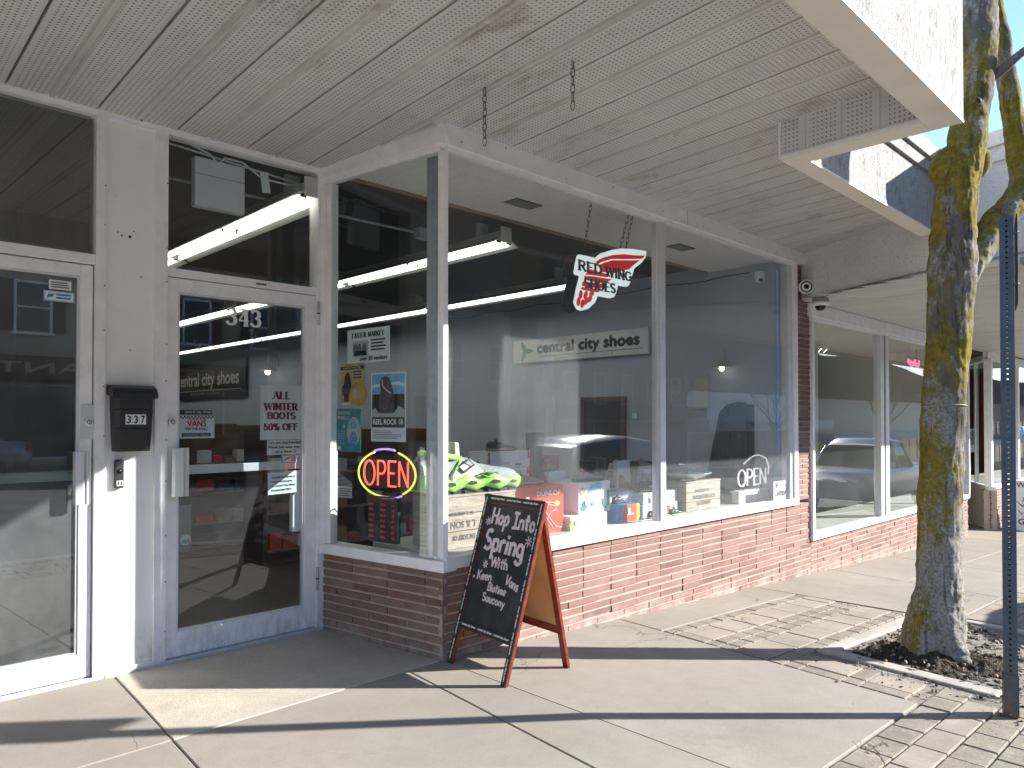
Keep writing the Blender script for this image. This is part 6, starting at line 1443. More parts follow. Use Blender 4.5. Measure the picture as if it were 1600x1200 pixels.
m.prism(ol, 0, .004); m.frame(None); m.build('sign_plate', sp)
m = MB('galv'); m.frame((q.x, q.y, 0), sv, (0, 0, 1))
for z in (2.0, 2.25): m = MB('galv'); m.frame((q.x, q.y, 0), sv, (0, 0, 1)); m.tube([(.05, z, -.03), (.05, z, .012)], .006, 8); m.build('bolt', sp)

# ------------------------------------------------------------------ security cameras and cable on the beam
bp = [Vector((7.22, 3.205, 0)), Vector((6.62, 1.83, 0)), Vector((6.405, 1.08, 0))]      # street-side face of the beam between the canopies
cam1 = thing('bullet_camera', 'round black bullet camera on the brick pillar top', 'security camera', (7.05, 3.15, 2.65))
dv = Vector((-.80, -.60, -.10)).normalized(); c_0 = Vector((7.10, 3.10, 2.655))
m = MB('white_paint'); m.frame(c_0, dv.cross(Vector((0, 0, 1))), (Vector((0, 0, 1))-dv*dv.z).normalized()); 
m.xf = Matrix(((*[ (dv.cross(Vector((0,0,1))).normalized())[i] for i in range(0)],),)) if False else m.xf
Zq = m.xf.to_3x3() @ Vector((0, 0, 1)); sgn = 1 if Zq.dot(dv) > 0 else -1
m.lathe([(.055, -.10*sgn), (.066, -.06*sgn), (.068, .0), (.064, .008*sgn), (.058, .004*sgn)], 22); m.build('housing', cam1)
m2 = MB('black_plastic'); m2.xf = m.xf; m2.lathe([(.0575, .0), (.0575, .005*sgn), (.03, .003*sgn), (0, .003*sgn)], 22); m2.build('lens_plate', cam1)
m2 = MB('black_shiny'); m2.xf = m.xf; m2.lathe([(.024, .006*sgn), (.024, .010*sgn), (.014, .007*sgn), (0, .009*sgn)], 18); m2.build('lens', cam1)
m2 = MB('white_paint'); m2.tube([c_0-dv*.06, c_0+Vector((.02, .09, .02))], .02, 10); m2.build('bracket', cam1)
cam2 = thing('dome_camera', 'white dome camera with dark globe under the beam corner', 'security camera', (7.4, 3.05, 2.54))
dc = Vector((7.17, 2.99, 0))
m = MB('white_paint'); m.frame((dc.x, dc.y, 0), (1, 0, 0), (0, 1, 0)); m.lathe([(.062, 2.50), (.070, 2.499), (.078, 2.49), (.08, 2.468), (.062, 2.46)], 24); m.build('housing', cam2)
m = MB('black_shiny'); m.frame((dc.x, dc.y, 0), (1, 0, 0), (0, 1, 0)); m.lathe([(.052, 2.461), (.050, 2.445), (.036, 2.423), (.016, 2.414), (0, 2.413)], 20); m.build('globe', cam2)
m = MB('grey_conduit'); m.box((7.11, 2.93, 2.501), (7.23, 3.05, 2.546)); m.build('mount_box', cam2, .004)
m = MB('grey_conduit'); off = Vector((-.012, .004, 0))
m.tube([Vector((7.12, 2.95, 2.53)), bp[0].lerp(bp[1], .26)+off+Vector((0, 0, 2.552)), bp[0].lerp(bp[1], .5)+off+Vector((0, 0, 2.56)), bp[1]+off+Vector((0, 0, 2.565)), bp[2]+off+Vector((0, 0, 2.575))], .009, 8)
tag(m.build('camera_cable'), 'grey cable running along the lower edge of beam from dome camera', 'cable')

# ------------------------------------------------------------------ lower canopy and the next shop
can2 = thing('lower_canopy', 'lower stucco canopy with stepped parapet beyond the tree', 'canopy', (7, 2, 2.54))
def skew_box(m, z0, z1, o0, o1):
    """follows the beam line bp, pushed out by o0..o1 along its normal (towards the viewer negative)"""
    for a, b in zip(bp, bp[1:]):
        n_ = Vector((-(b-a).y, (b-a).x, 0)).normalized(); n_ = n_ if n_.x > 0 else -n_
        q = [a+n_*o0, b+n_*o0, b+n_*o1, a+n_*o1]
        m.hexa([(p.x, p.y, z0) for p in q]+[(p.x, p.y, z1) for p in q])
m = MB('stucco_plain'); skew_box(m, 2.545, 3.30, 0, .22); skew_box(m, 3.3005, 3.41, -.03, .22); skew_box(m, 3.4105, 3.52, -.06, .22); m.build('parapet', can2)
m = MB('soffit'); x = 6.7
prof2 = [(0, .01), (.005, .01), (.0055, 0), (.095, 0), (.10, .004), (.105, 0), (.1995, 0)]
while x < 20:
    for (xa, da), (xb, db) in zip(prof2, prof2[1:]+[(.2, .01)]):
        a, b = x+xa, x+xb
        def yl(q):
            return max(.95, .95+(q-6.4)*0) if q > 6.4 else 3.2
        def yb(q):      # the beam line bounds the left end
            if q >= 7.2: return None
            return 1.83+(q-6.62)/(7.22-6.62)*(3.205-1.83) if q > 6.62 else 1.08+(q-6.405)/(6.62-6.405)*.75
        y1 = 3.21 if a < 13.2 else (4.3 if a < 16.2 else 3.21)
        if yb(b) is not None: y1 = min(y1, yb(b))
        m.poly([(a, 1.2, 2.54+da), (b, 1.2, 2.54+db), (b, y1, 2.54+db), (a, y1, 2.54+da)][::-1])
    x += .2
m.build('soffit', can2)
m = MB('stucco'); m.box((6.45, 1.10, 2.50), (20, 1.22, 3.3)); m.build('street_fascia', can2)
m = MB('stucco_plain'); m.box((7.26, 1.23, 2.58), (20, 4.5, 3.2)); m.build('canopy_roof', can2)
nx = thing('neighbour_shop', 'neighbouring shop with low brick base and wide white window', 'shop', (7.43, 3.205, -.25))
bw = MB(); bw.tone = []; brick_wall(bw, (7.432, 3.207), (13.2, 3.207), -.75, .108); bw.build('brick_base', nx)
m = MB('white_sill'); m.box((7.40, 3.175, .110), (13.2, 3.29, .175)); m.build('sill', nx, .004)
m = MB('white_metal'); m.box((7.36, 3.165, 2.40), (13.2, 3.26, 2.535)); m.box((7.44, 3.185, 2.37), (13.2, 3.25, 2.3995)); m.build('header', nx, .005)
m = MB('white_metal'); m.box((7.405, 3.172, .176), (7.455, 3.29, 2.40)); m.build('jamb', nx, .003); m = MB('white_metal'); m.box((13.15, 3.172, .176), (13.2, 3.29, 2.40)); m.build('jamb', nx, .003)
m = MB('aluminium'); m.box((9.35, 3.18, .176), (9.46, 3.27, 2.37)); m.box((9.52, 3.18, .176), (9.64, 3.27, 2.37)); m.use('dark_gap').box((9.461, 3.20, .176), (9.519, 3.25, 2.37)); m.build('mullion', nx, .003)
m = MB('aluminium'); m.box((11.45, 3.18, .176), (11.55, 3.27, 2.37)); m.build('mullion', nx, .003)
pane('window_glass', 'glass_next', nx, (7.46, 3.218, .178), (1, 0, 0), 1.885, 2.19)
pane('window_glass', 'glass_next', nx, (9.645, 3.218, .178), (1, 0, 0), 1.80, 2.19)
pane('window_glass', 'glass_next', nx, (11.555, 3.218, .178), (1, 0, 0), 1.59, 2.19)
m = MB('slat'); 
for k in range(19):
    z = -.3+k*.11; m.box((7.45, 7.0, z), (10.2, 7.02, z+.102))
m.use('dark_gap').box((7.45, 7.021, -.3), (10.2, 7.03, 1.8)); m.build('slat_wall', nx)
m = MB('cream_wall'); m.box((7.31, 7.031, -.5), (13.4, 7.2, 2.52)); m.box((7.31, 3.30, -.5), (7.43, 7.03, 2.52)); m.box((13.21, 3.0+.3, -.7), (13.4, 7.03, 2.52)); m.build('inside_walls', nx)
m = MB('cream_wall'); m.box((7.3, 3.27, 2.47), (13.4, 7.2, 2.53)); m.build('inside_ceiling', nx)
m = MB('card_grey'); m.box((7.43, 3.3, -.6), (13.2, 7.03, -.28)); m.build('inside_floor', nx)
m = MB('platform'); m.box((7.46, 3.295, -.28), (13.14, 3.9, .165)); m.build('display_ledge', nx)
m = MB('white_paint'); m.box((10.8, 5.0, -.28), (10.92, 5.6, 2.46)); m.box((12.2, 5.2, -.28), (12.35, 7, 2.46)); m.build('partition', nx)
for i, (x, y, lb) in enumerate(((8.3, 4.2, 'track spotlights inside neighbour window, left of its mullion'), (10.4, 4.4, 'track spotlights inside neighbour window, right of its mullion'))):
    t = thing('track_light', lb, 'spotlight', (x, y, 2.4), 'track lights in the neighbour shop'); m = MB('lamp_metal'); m.box((x-.15, y-.05, 2.42), (x+.15, y+.05, 2.468)); m.build('track', t)
    for dx in (-.09, .09):
        m = MB('lamp_metal'); m.tube([(x+dx, y, 2.42), (x+dx, y-.02, 2.38), (x+dx+.03, y-.07, 2.33)], [.012, .03, .042], 12); m.build('spot_head', t)
        m = MB('bulb_on'); m.tube([(x+dx+.03, y-.07, 2.33), (x+dx+.034, y-.077, 2.322)], .034, 12); m.build('bulb', t)
t = thing('picture', 'white poster with dark blot on the slatted wall', 'poster', (8.5, 6.99, 1)); m = MB('paper'); FR(m, 6.985); m.box((8.9, .75, -.004), (10.0, 1.45, 0)); m.build('sheet', t); m = MB('ink_grey'); FR(m, 6.985); 
random.seed(4); blob(m, 9.1, 1.15, .12, .13, 18, .5, .003); m.use('ink'); blob(m, 9.12, 1.14, .05, .06, 12, .5, .005); m.frame(None); m.build('print', t)
t = thing('picture', 'blue and grey square picture low on the slatted wall', 'poster', (8.9, 6.99, .3)); m = MB('card_grey'); FR(m, 6.985); m.box((8.92, .20, -.004), (9.25, .56, 0)); m.build('sheet', t); m = MB('ink'); FR(m, 6.985); blob(m, 9.12, .38, .09, .11, 14, .3, .003, 1); m.use('blue_print'); blob(m, 9.0, .40, .05, .07, 12, .4, .004); m.frame(None); m.build('print', t)
t = thing('picture', 'white paper with brown figure beside slatted wall corner', 'poster', (7.9, 6.99, .2)); m = MB('paper'); FR(m, 6.985); m.box((8.2, .10, -.004), (8.75, 1.0, 0)); m.build('sheet', t); m = MB('card_brown'); FR(m, 6.985); m.prism([(8.42, .2), (8.58, .2), (8.6, .5), (8.52, .85), (8.44, .5)], 0, .003); m.frame(None); m.build('print', t)
m = MB('bulb_on'); random.seed(8)
pts = []
for k in range(46):
    a = k*.55; x, y, z = 8.25+.14*math.cos(a)*(1-k/60), 4.0+.14*math.sin(a)*(1-k/60), 2.33-k*.018; m.box((x-.004, y-.004, z), (x+.004, y+.004, z+.008)); pts.append((x, y, z))
m.use('lamp_metal').tube(pts, .002, 4); tag(m.build('fairy_lights'), 'spiral of tiny lights hanging in the neighbour window', 'string lights')
t = thing('pink_neon_sign', 'pink neon script in the neighbour window seen beside trunk', 'neon sign', (11, 4.4, 1.9))
m = MB('neon_pink'); FR(m, 3.78); m.tube([(12.28+i*.021, 2.22+.050*math.sin(i*1.25)+.028*math.sin(i*.53), 0) for i in range(27)], .010, 6); m.tube([(12.55+i*.02, 2.13+.02*math.sin(i*.9), 0) for i in range(12)], .008, 6); m.frame(None); m.build('script', t)
m = MB('black_plastic'); m.box((12.25, 3.80, 2.10), (12.88, 3.805, 2.115)); m.box((12.25, 3.80, 2.31), (12.88, 3.805, 2.325)); m.tube([(12.4, 3.80, 2.32), (12.4, 3.80, 2.47)], .004, 5); m.tube([(12.75, 3.80, 2.32), (12.75, 3.80, 2.47)], .004, 5); m.build('frame', t)
t = thing('small_figurine', 'small dark figurine with a blue pot on a stand in the neighbour shop', 'ornament', (9.8, 6, 1)); 
m = MB('blue_print'); m.frame((9.55, 6.5, 1.46), (1, 0, 0), (0, 1, 0)); m.lathe([(.05, 0), (.10, .06), (.09, .16), (.05, .2), (.04, .24)], 16); m.build('pot', t); m = MB('slat'); m.box((9.2, 6.3, 1.40), (10.2, 6.98, 1.459)); m.build('shelf', t)
m = MB('black_plastic'); m.tube([(10.0, 6.5, 1.46), (10.02, 6.5, 1.70), (9.95, 6.5, 1.80), (10.05, 6.5, 1.9)], [.05, .03, .035, .02], 8); m.build('figure', t)
# the shop after that: recess, return wall and front
n3 = thing('corner_shop', 'further shop with maroon interior and low brick return wall', 'shop', (16, 3.3, -.6))
CN, IN = Vector((15.0, 3.30, 0)), Vector((16.8, 4.20, 0)); rn = (CN-IN).normalized(); rL = (CN-IN).length
bw = MB(); bw.tone = []; brick_wall(bw, (IN.x, IN.y), (CN.x, CN.y), -.95, .10, .1); brick_wall(bw, (CN.x, CN.y), (22, 3.30), -1.1, .10, .1); bw.build('brick_base', n3)
RN = lambda m: m.frame(IN, rn, (0, 0, 1))
m = MB('white_sill'); RN(m); m.box((-.02, .102, -.08), (rL+.03, .165, .035)); m.frame(None); m.box((15.03, 3.265, .103), (22, 3.38, .1655)); m.build('sill', n3)
m = MB('white_metal'); m.box((14.97, 3.27, .166), (15.10, 3.38, 2.40)); m.build('corner_post', n3)
for p in (17.1, 19.2):
    m = MB('white_metal'); m.box((p, 3.28, .166), (p+.11, 3.37, 2.40)); m.build('mullion', n3)
m = MB('white_metal'); RN(m); m.box((0, .166, -.06), (.09, 2.4, .02)); m.box((rL*.52, .166, -.05), (rL*.52+.05, 2.4, .01)); m.frame(None); m.build('inner_jamb', n3)
m = MB('white_metal'); RN(m); m.box((-.02, 2.401, -.1), (rL+.02, 2.536, .03)); m.frame(None); m.box((15.02, 3.262, 2.4005), (22, 3.4, 2.5355)); m.box((13.2, 4.25, 2.35), (16.7, 4.4, 2.56)); m.build('header', n3)
pane('window_glass', 'glass_next', n3, (15.10, 3.31, .167), (1, 0, 0), 1.99, 2.23); pane('window_glass', 'glass_next', n3, (17.21, 3.31, .167), (1, 0, 0), 1.98, 2.23)
o_ = IN+rn*.09; pane('window_glass', 'glass_next', n3, (o_.x, o_.y, .167), rn, rL-.16, 2.23)
m = MB('white_metal'); m.box((13.25, 4.26, -.62), (13.35, 4.33, 2.35)); m.box((14.4, 4.26, -.62), (14.5, 4.33, 2.35)); m.box((13.351, 4.262, 1.55), (14.399, 4.32, 1.65)); m.box((13.351, 4.262, -.62), (14.399, 4.32, -.5)); m.build('door_frame', n3)
pane('door_glass', 'glass_next', n3, (13.35, 4.29, -.5), (1, 0, 0), 1.05, 2.05)
m = MB('maroon'); m.box((13.4, 7.5, -.8), (22, 7.6, 2.5)); m.box((22, 3.4, -.9), (22.2, 7.6, 2.5)); m.use('int_floor').box((13.4, 4.4, -.9), (22, 7.5, -.7)); m.use('dark_ceiling').box((13.2, 3.4, 2.5), (22, 7.6, 2.58)); m.build('inside_room', n3)
m = MB('card_beige'); m.hexa([(15.25, 3.42, -.7), (21.9, 3.42, -.7), (21.9, 4.4, -.7), (17.0, 4.4, -.7), (15.25, 3.42, .12), (21.9, 3.42, .12), (21.9, 4.4, .12), (17.0, 4.4, .12)]); m.build('display_ledge', n3)
t = thing('window_picture', 'framed car picture in the further shop window', 'picture', (17, 4.2, .9)); m = MB('paper'); FR(m, 3.95); m.box((16.25, .70, -.01), (16.85, 1.16, 0)); m.use('lamp_metal').box((16.5, .12, -.03), (16.53, .70, -.011)); m.build('sheet', t); m = MB('ink_grey'); FR(m, 3.95); m.box((16.28, .84, .0005), (16.82, 1.13, .002)); m.use('teal_print'); blob(m, 16.55, .95, .15, .05, 14, .1, .004); m.frame(None); m.build('print', t)
t = thing('open_neon', 'small blue open sign in the further shop window', 'neon sign', (19, 4, .9)); m = MB('led_blue'); FR(m, 3.6); S, W_ = strokes('OPEN', .14); neon_word(m, S, 18.75, 1.02, .5/W_, .17, .012); m.frame(None); m.build('letters', t); m = MB('black_plastic'); FR(m, 3.64); m.box((18.65, .95, -.02), (19.35, 1.26, -.01)); m.frame(None); m.build('backboard', t)
m = MB('stucco_plain'); m.box((7.35, 7.2, 2.55), (30, 20, 4.2)); m.build('upper_wall', nx)
# white sandwich board far right
wb = thing('white_sandwich_board', 'white garden sandwich board standing outside the further shop', 'sandwich board', (16.3, 3.0, -.66))
def wleaf(x0, x1, nm):
    m = MB('paper'); a, b = Vector((15.55, 3.05, g(15.6))), Vector((15.75, 2.45, g(15.6)))
    return a, b
pA, pB = Vector((15.42, 3.02, g(15.4)+.01)), Vector((15.62, 2.42, g(15.5)+.01)); lean = Vector((.16, .05, .86))
m = MB('paper'); uu = (pB-pA).normalized(); vv = lean.normalized(); vv = (vv-uu*vv.dot(uu)).normalized(); m.frame(pA, uu, vv); m.box((0, 0, -.02), (.63, .88, 0)); X = m.xf.copy(); m.xf = None; m.build('front_panel', wb, .004)
m = MB('ink'); m.xf = X; text(m, 'WINDOW', .04, .75, .60, .85, .001, .002); text(m, 'GARDEN', .05, .10, .60, .20, .001, .003); text(m, 'EST. 2015', .16, .03, .48, .075, .001, .001)
random.seed(6)
for k in range(38): m.use(random.choice(['ink', 'card_brown', 'ink_grey', 'card_red'])); a = random.uniform(.08, .55); b = random.uniform(.24, .68); m.strip([(a, b), (a+random.uniform(-.06, .06), b+random.uniform(-.06, .08)), (a+random.uniform(-.07, .07), b+random.uniform(0, .1))], .010, 0, .001+.00004*k)
m.xf = None; m.build('print', wb)
m = MB('paper'); pC = pA+Vector((.55, .16, -.02)); l2 = Vector((-.39, -.11, .86)); v2 = l2.normalized(); u2 = (v2*0-uu); m.frame(pC+uu*.63, -uu, (v2-uu*v2.dot(uu)).normalized()); m.box((0, 0, -.02), (.63, .90, 0)); m.frame(None); m.build('rear_panel', wb, .004)

# ================================================================== ACROSS THE STREET (seen mirrored in the glass)
def facade(label, x0, x1, hgt, wall_mt, zb, upper=None, sign=None, canopy_z=None, shutters=False, y0=-20.0, dep=12, name='street_building'):
    t = thing(name, label, 'building', ((x0+x1)/2, y0, zb), 'buildings across the street')
    m = MB(wall_mt); m.box((x0, y0-dep, zb-1.5), (x1, y0, zb+.35)); m.box((x0, y0-dep, zb+2.9), (x1, y0, zb+hgt)); m.box((x0, y0-dep, zb+.35), (x1, y0-1.0, zb+2.9))
    for q in (x0, x1-.45): m.box((q, y0-1.0, zb+.35), (q+.45, y0, zb+2.9))
    m.box((x0-.06, y0-dep, zb+hgt+.001), (x1+.06, y0+.12, zb+hgt+.22)); m.build('wall', t)
    n = max(2, int((x1-x0)/2.6)); st = (x1-x0-.9)/n
    for k in range(n):
        a = x0+.45+k*st
        f = MB('aluminium'); f.box((a, y0-.2, zb+.35), (a+.07, y0-.08, zb+2.9)); f.box((a+.07, y0-.2, zb+2.82), (a+st, y0-.08, zb+2.9)); f.box((a+.07, y0-.2, zb+.35), (a+st, y0-.08, zb+.42)); fo = f.build('shop_window', t)
        g_ = MB('shop_glass'); g_.box((a+.07, y0-.16, zb+.42), (a+st, y0-.14, zb+2.82)); g_.build('glass', fo)
    if canopy_z:
        m = MB(canopy_z); m.box((x0+.1, y0+.02, zb+2.95), (x1-.1, y0+1.6, zb+3.7)); m.build('awning', t)
    if upper:
        nn = max(2, int((x1-x0)/2.4)); s2 = (x1-x0)/nn
        for k in range(nn):
            c = x0+(k+.5)*s2
            f = MB('white_paint'); z1, z2 = zb+upper, zb+upper+1.7
            f.box((c-.55, y0-.02, z1), (c-.47, y0+.06, z2)); f.box((c+.47, y0-.02, z1), (c+.55, y0+.06, z2)); f.box((c-.47, y0-.02, z2-.08), (c+.47, y0+.06, z2)); f.box((c-.6, y0-.02, z1-.1), (c+.6, y0+.12, z1)); f.box((c-.47, y0, z1+.8), (c+.47, y0+.04, z1+.86)); fo = f.build('window', t)
            g_ = MB('shop_glass'); g_.box((c-.47, y0-.01, z1+.0005), (c+.47, y0+.02, z2-.081)); g_.build('pane', fo)
            if shutters:
                for s4 in (-1, 1): h = MB('brown_trim'); h.box((c+s4*.58, y0+.002, z1), (c+s4*.95, y0+.05, z2)); h.build('shutter', t)
    if sign:
        tx, sm_, a, b, z1, z2, ink = sign; yy = y0+(1.62 if canopy_z else .03)
        m = MB(sm_); m.box((a, yy-.001, zb+z1), (b, yy+.08, zb+z2)); so_ = m.build('sign_board', t)
        m = MB(ink); m.frame((0, yy+.082, 0), (-1, 0, 0), (0, 0, 1)); text(m, tx, -b+.3, zb+z1+(z2-z1)*.25, -a-.3, zb+z1+(z2-z1)*.75, .004, .015); m.frame(None); m.build('lettering', so_)
    return t
facade('low pale building across street at far left with wide shop windows', -46, -16, 4.6, 'pale_wall', 0, None, None, 'brown_trim')
facade('pale two storey building across street left of the beige one', -16, 1.5, 7.5, 'pale_wall', 0, 4.3, None, 'dark_shop')
facade('beige two storey building with brown shutters across the street', 1.6, 15, 8.6, 'beige_wall', -.35, 4.6, ('RESTAURANT', 'maroon', 4.0, 12.0, 3.0, 3.65, 'tan_print'), 'dark_shop', True)
facade('grey two storey building across the street beside the beige one', 15.1, 29, 7.2, 'pale_wall', -.9, 4.2, None, 'int_wall')
facade('maroon fronted building across the street', 29.1, 42, 6.2, 'maroon', -1.6, 3.9, None, 'brown_trim')
facade('white fronted shop with dark lettering sign across the street', 42.1, 62, 5.4, 'white_paint', -2.4, None, ('CHARGE', 'card_white', 47, 55, 3.1, 3.65, 'ink_grey'), 'white_paint')
facade('long grey building far down the street beyond the cream one', 95.2, 185, 8.5, 'dark_shop', -5.2, 4.5, None, 'int_wall')
facade('low cream building at the far end across the street', 62.1, 95, 6.5, 'cream_wall', -3.6, None, None, 'int_wall')
hl = MB('hill'); hx = [(-500+i*30) for i in range(75)]  # unseen ridge, raised to keep bright sky out of the window reflections
hh = [(105+26*noise.noise((x*.006, 3, 0))+10*noise.noise((x*.03, 1, 0)))*(1 if x < 430 else max(.55, 1-(x-430)/330)) for x in hx]
for i in range(len(hx)-1):
    hl.hexa([(hx[i], -230, -60), (hx[i+1], -230, -60), (hx[i+1], -330, -60), (hx[i], -330, -60), (hx[i], -260, hh[i]), (hx[i+1], -260, hh[i+1]), (hx[i+1], -330, hh[i+1]*.6), (hx[i], -330, hh[i]*.6)])
hl.build('sky_blocking_hills', kind='structure')

def car(label, x, y, zr, L, Hh, paint, style, heading=0, lab2=None):
    """front towards local +x; zr = road height"""
    t = thing('parked_car', label, 'car' if style != 'pickup' else 'pickup truck', (x, y, zr), 'cars along the street', heading)
    X = Matrix.Translation((x, y, zr)) @ Matrix.Rotation(heading, 4, 'Z'); Wd = .90
    if style == 'pickup':
        body = [(-.50, .80, .55, 1.02), (-.495, .92, .45, 1.08), (-.2, .96, .40, 1.10), (.0, .97, .36, 1.12), (.17, .97, .36, 1.14), (.30, .96, .38, 1.14), (.42, .94, .40, 1.08), (.48, .90, .42, 1.0), (.50, .80, .48, .85)]
        gh = [(-.13, .86, 1.10, 1.12), (-.10, .84, 1.10, 1.78), (.08, .84, 1.12, 1.84), (.16, .82, 1.13, 1.66), (.24, .80, 1.14, 1.16)]
    elif style == 'hatch':
        body = [(-.50, .74, .50, .80), (-.485, .86, .34, .98), (-.3, .90, .26, 1.0), (.0, .91, .24, .98), (.24, .90, .24, .96), (.38, .88, .26, .88), (.47, .82, .30, .76), (.50, .68, .36, .62)]
        gh = [(-.47, .74, .96, 1.02), (-.40, .76, .98, 1.36), (-.28, .78, .98, 1.50), (-.05, .78, .98, 1.55), (.10, .77, .97, 1.47), (.20, .76, .96, 1.25), (.30, .76, .93, .97)]
    else:
        body = [(-.50, .70, .50, .82), (-.48, .84, .32, .96), (-.32, .89, .25, .97), (.0, .90, .22, .93), (.22, .90, .22, .92), (.38, .87, .25, .84), (.47, .80, .30, .72), (.50, .66, .36, .58)]
        gh = [(-.38, .72, .94, .97), (-.28, .74, .94, 1.28), (-.14, .76, .94, 1.44), (.02, .76, .93, 1.46), (.12, .75, .92, 1.36), (.25, .74, .91, .94)]
    k = Hh/(1.84 if style == 'pickup' else 1.55 if style == 'hatch' else 1.46)
    def dens(tab, n):
        out_ = []
        for i in range(n+1):
            tt = tab[0][0]+(tab[-1][0]-tab[0][0])*i/n
            for a, b in zip(tab, tab[1:]):
                if a[0] <= tt <= b[0]+1e-9:
                    f_ = (tt-a[0])/max(1e-6, b[0]-a[0]); out_.append([u+(v-u)*f_ for u, v in zip(a, b)]); break
        return out_
    m = MB(paint); m.xf = X
    loft(m, [[(s[0]*L, s[1]*.92, s[2]), (s[0]*L, s[1], s[2]+.12), (s[0]*L, s[1]*1.01, s[3]-.15*(s[3]-s[2])), (s[0]*L, s[1]*.93, s[3]), (s[0]*L, 0, s[3]+.02), (s[0]*L, -s[1]*.93, s[3]), (s[0]*L, -s[1]*1.01, s[3]-.15*(s[3]-s[2])), (s[0]*L, -s[1], s[2]+.12), (s[0]*L, -s[1]*.92, s[2]), (s[0]*L, s[1]*.92, s[2])] for s in [[a, b*Wd/.9, c*k, d*k] for a, b, c, d in dens(body, 26)]]); m.build('body', t)
    gd = [[a, b, c*k, d*k] for a, b, c, d in dens(gh, 22)]
    m = MB('car_glass'); m.xf = X
    loft(m, [[(s[0]*L, s[1]*1.10, s[2]), (s[0]*L, s[1]*1.10-(s[3]-s[2])*.30, s[3]-.03), (s[0]*L, s[1]*.80-(s[3]-s[2])*.1, s[3]), (s[0]*L, -s[1]*.80+(s[3]-s[2])*.1, s[3]), (s[0]*L, -s[1]*1.10+(s[3]-s[2])*.30, s[3]-.03), (s[0]*L, -s[1]*1.10, s[2]), (s[0]*L, s[1]*1.10, s[2])] for s in gd]); m.build('windows', t)
    m = MB(paint); m.xf = X; top = max(s[3] for s in gd); rf = [s for s in gd if s[3] > top-.17*k]
    loft(m, [[(s[0]*L, s[1]*1.11-(s[3]-s[2])*.30, s[3]-.05), (s[0]*L, s[1]*.84-(s[3]-s[2])*.1, s[3]+.012), (s[0]*L, 0, s[3]+.03), (s[0]*L, -s[1]*.84+(s[3]-s[2])*.1, s[3]+.012), (s[0]*L, -s[1]*1.11+(s[3]-s[2])*.30, s[3]-.05), (s[0]*L, s[1]*1.11-(s[3]-s[2])*.30, s[3]-.05)] for s in rf]); m.build('roof', t)
    m = MB(paint); m.xf = X
    for sy in (-1, 1):
        for s in (gd[0], gd[-1]):
            e_ = rf[0] if s is gd[0] else rf[-1]
            m.tube([(s[0]*L, sy*s[1]*1.09, s[2]), (e_[0]*L, sy*(e_[1]*1.10-(e_[3]-e_[2])*.30), e_[3]-.03)], .035, 6)
        c = gd[len(gd)//2]; m.tube([(c[0]*L, sy*c[1]*1.10, c[2]), (c[0]*L, sy*(c[1]*1.10-(c[3]-c[2])*.30), c[3]-.03)], .03, 6)
    m.build('pillars', t)
    wr = .33*k if style != 'pickup' else .39
    for sx in (-.31, .32):
        for sy in (-1, 1):
            m = MB('tyre'); m.xf = X @ Matrix.Translation((sx*L, sy*(Wd-.10), wr)) @ Matrix.Rotation(R(90), 4, 'X'); m.lathe([(wr*.62, -.11), (wr*.93, -.115), (wr, -.07), (wr, .07), (wr*.93, .115), (wr*.62, .11)], 24); wo = m.build('wheel', t)
            m = MB('rim'); m.xf = X @ Matrix.Translation((sx*L, sy*(Wd-.10), wr)) @ Matrix.Rotation(R(90), 4, 'X'); m.lathe([(wr*.62, -.10), (wr*.5, -.085), (.06, -.10), (0, -.10)], 20); m.lathe([(0, .10), (.06, .10), (wr*.5, .085), (wr*.62, .10)], 20); m.build('rim', wo)
    for sy in (-1, 1):
        m = MB('lamp_clear'); m.xf = X; f_ = body[-2]; m.hexa([(f_[0]*L-.08, sy*.48, f_[3]*k-.20), (f_[0]*L+.035, sy*.48, f_[3]*k-.20), (f_[0]*L-.02, sy*.80, f_[3]*k-.18), (f_[0]*L-.2, sy*.80, f_[3]*k-.18), (f_[0]*L-.08, sy*.48, f_[3]*k-.05), (f_[0]*L+.02, sy*.48, f_[3]*k-.05), (f_[0]*L-.03, sy*.80, f_[3]*k-.03), (f_[0]*L-.2, sy*.80, f_[3]*k-.03)]); m.build('headlight', t)
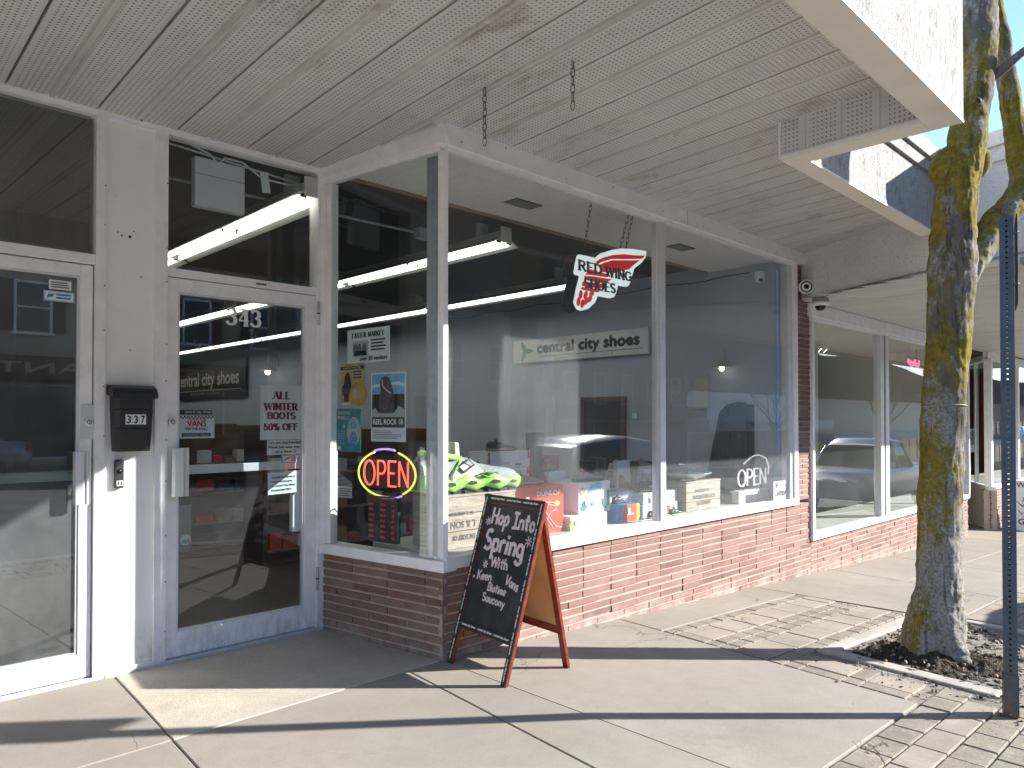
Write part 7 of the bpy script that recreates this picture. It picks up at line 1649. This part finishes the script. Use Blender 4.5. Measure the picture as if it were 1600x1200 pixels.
        m = MB('lamp_red'); m.xf = X; r_ = body[1]; m.box((r_[0]*L-.045, sy*.60, .75*k), (r_[0]*L+.06, sy*.87, .98*k)); m.build('tail_light', t)
        m = MB(paint); m.xf = X; g2 = gd[-4]; m.box((g2[0]*L-.06, sy*.90, g2[2]-.01), (g2[0]*L+.05, sy*1.06, g2[2]+.15)); m.build('mirror', t, .02)
    if style == 'pickup':
        m = MB('dark_gap'); m.xf = X; m.box((-.485*L, -.78, 1.105*k), (-.15*L, .78, 1.115*k)); m.build('bed', t); m = MB('bright_metal'); m.xf = X; m.box((.498*L, -.85, .46), (.515*L, .85, .62)); m.build('bumper', t, .02)
    return t
car('silver hatchback parked at the kerb behind the photographer', 9.25, -.92, g(9.25)-.16, 4.1, 1.56, 'silver_paint', 'hatch')
car('white pickup truck parked further along the kerb', 20.9, -1.05, g(20.9)-.16, 5.6, 1.86, 'white_car', 'pickup', math.pi)
car('dark blue sedan parked on the far side of the street', 9.6, -12.6, g(9.6)-.16, 4.6, 1.45, 'blue_car', 'sedan', math.pi)
car('grey sedan parked on far side opposite the tinted door', 1.8, -12.7, -.16, 4.5, 1.45, 'silver_paint', 'sedan', math.pi)
def far_tree(label, x, y, h, seed):
    t = thing('far_tree', label, 'tree', (x, y, g(x)), 'bare trees across the street'); rng = random.Random(seed)
    m = MB('bark'); m.tube([(x, y, g(x)-.1), (x+.05, y, g(x)+1.2), (x-.03, y, g(x)+h*.45)], [.17, .13, .10], 10); m.build('trunk', t)
    m = MB('bark')
    for k in range(5): branchy(m, Vector((x-.03, y, g(x)+h*(.35+.02*k))), Vector((math.cos(k*1.3+seed), math.sin(k*1.3+seed), 1.1)).normalized(), h*.38, .07, 3, rng)
    m.build('bare_crown', t)
far_tree('bare tree across the street in front of the maroon building', 33, -15.8, 7, 2)
far_tree('bare tree across the street by the white shop', 46, -15.8, 7, 5)
far_tree('tall bare tree across the street beside the low cream building', 66, -15.8, 9, 12)
far_tree('bare tree across the street by beige building', 15.5, -15.8, 6, 9)
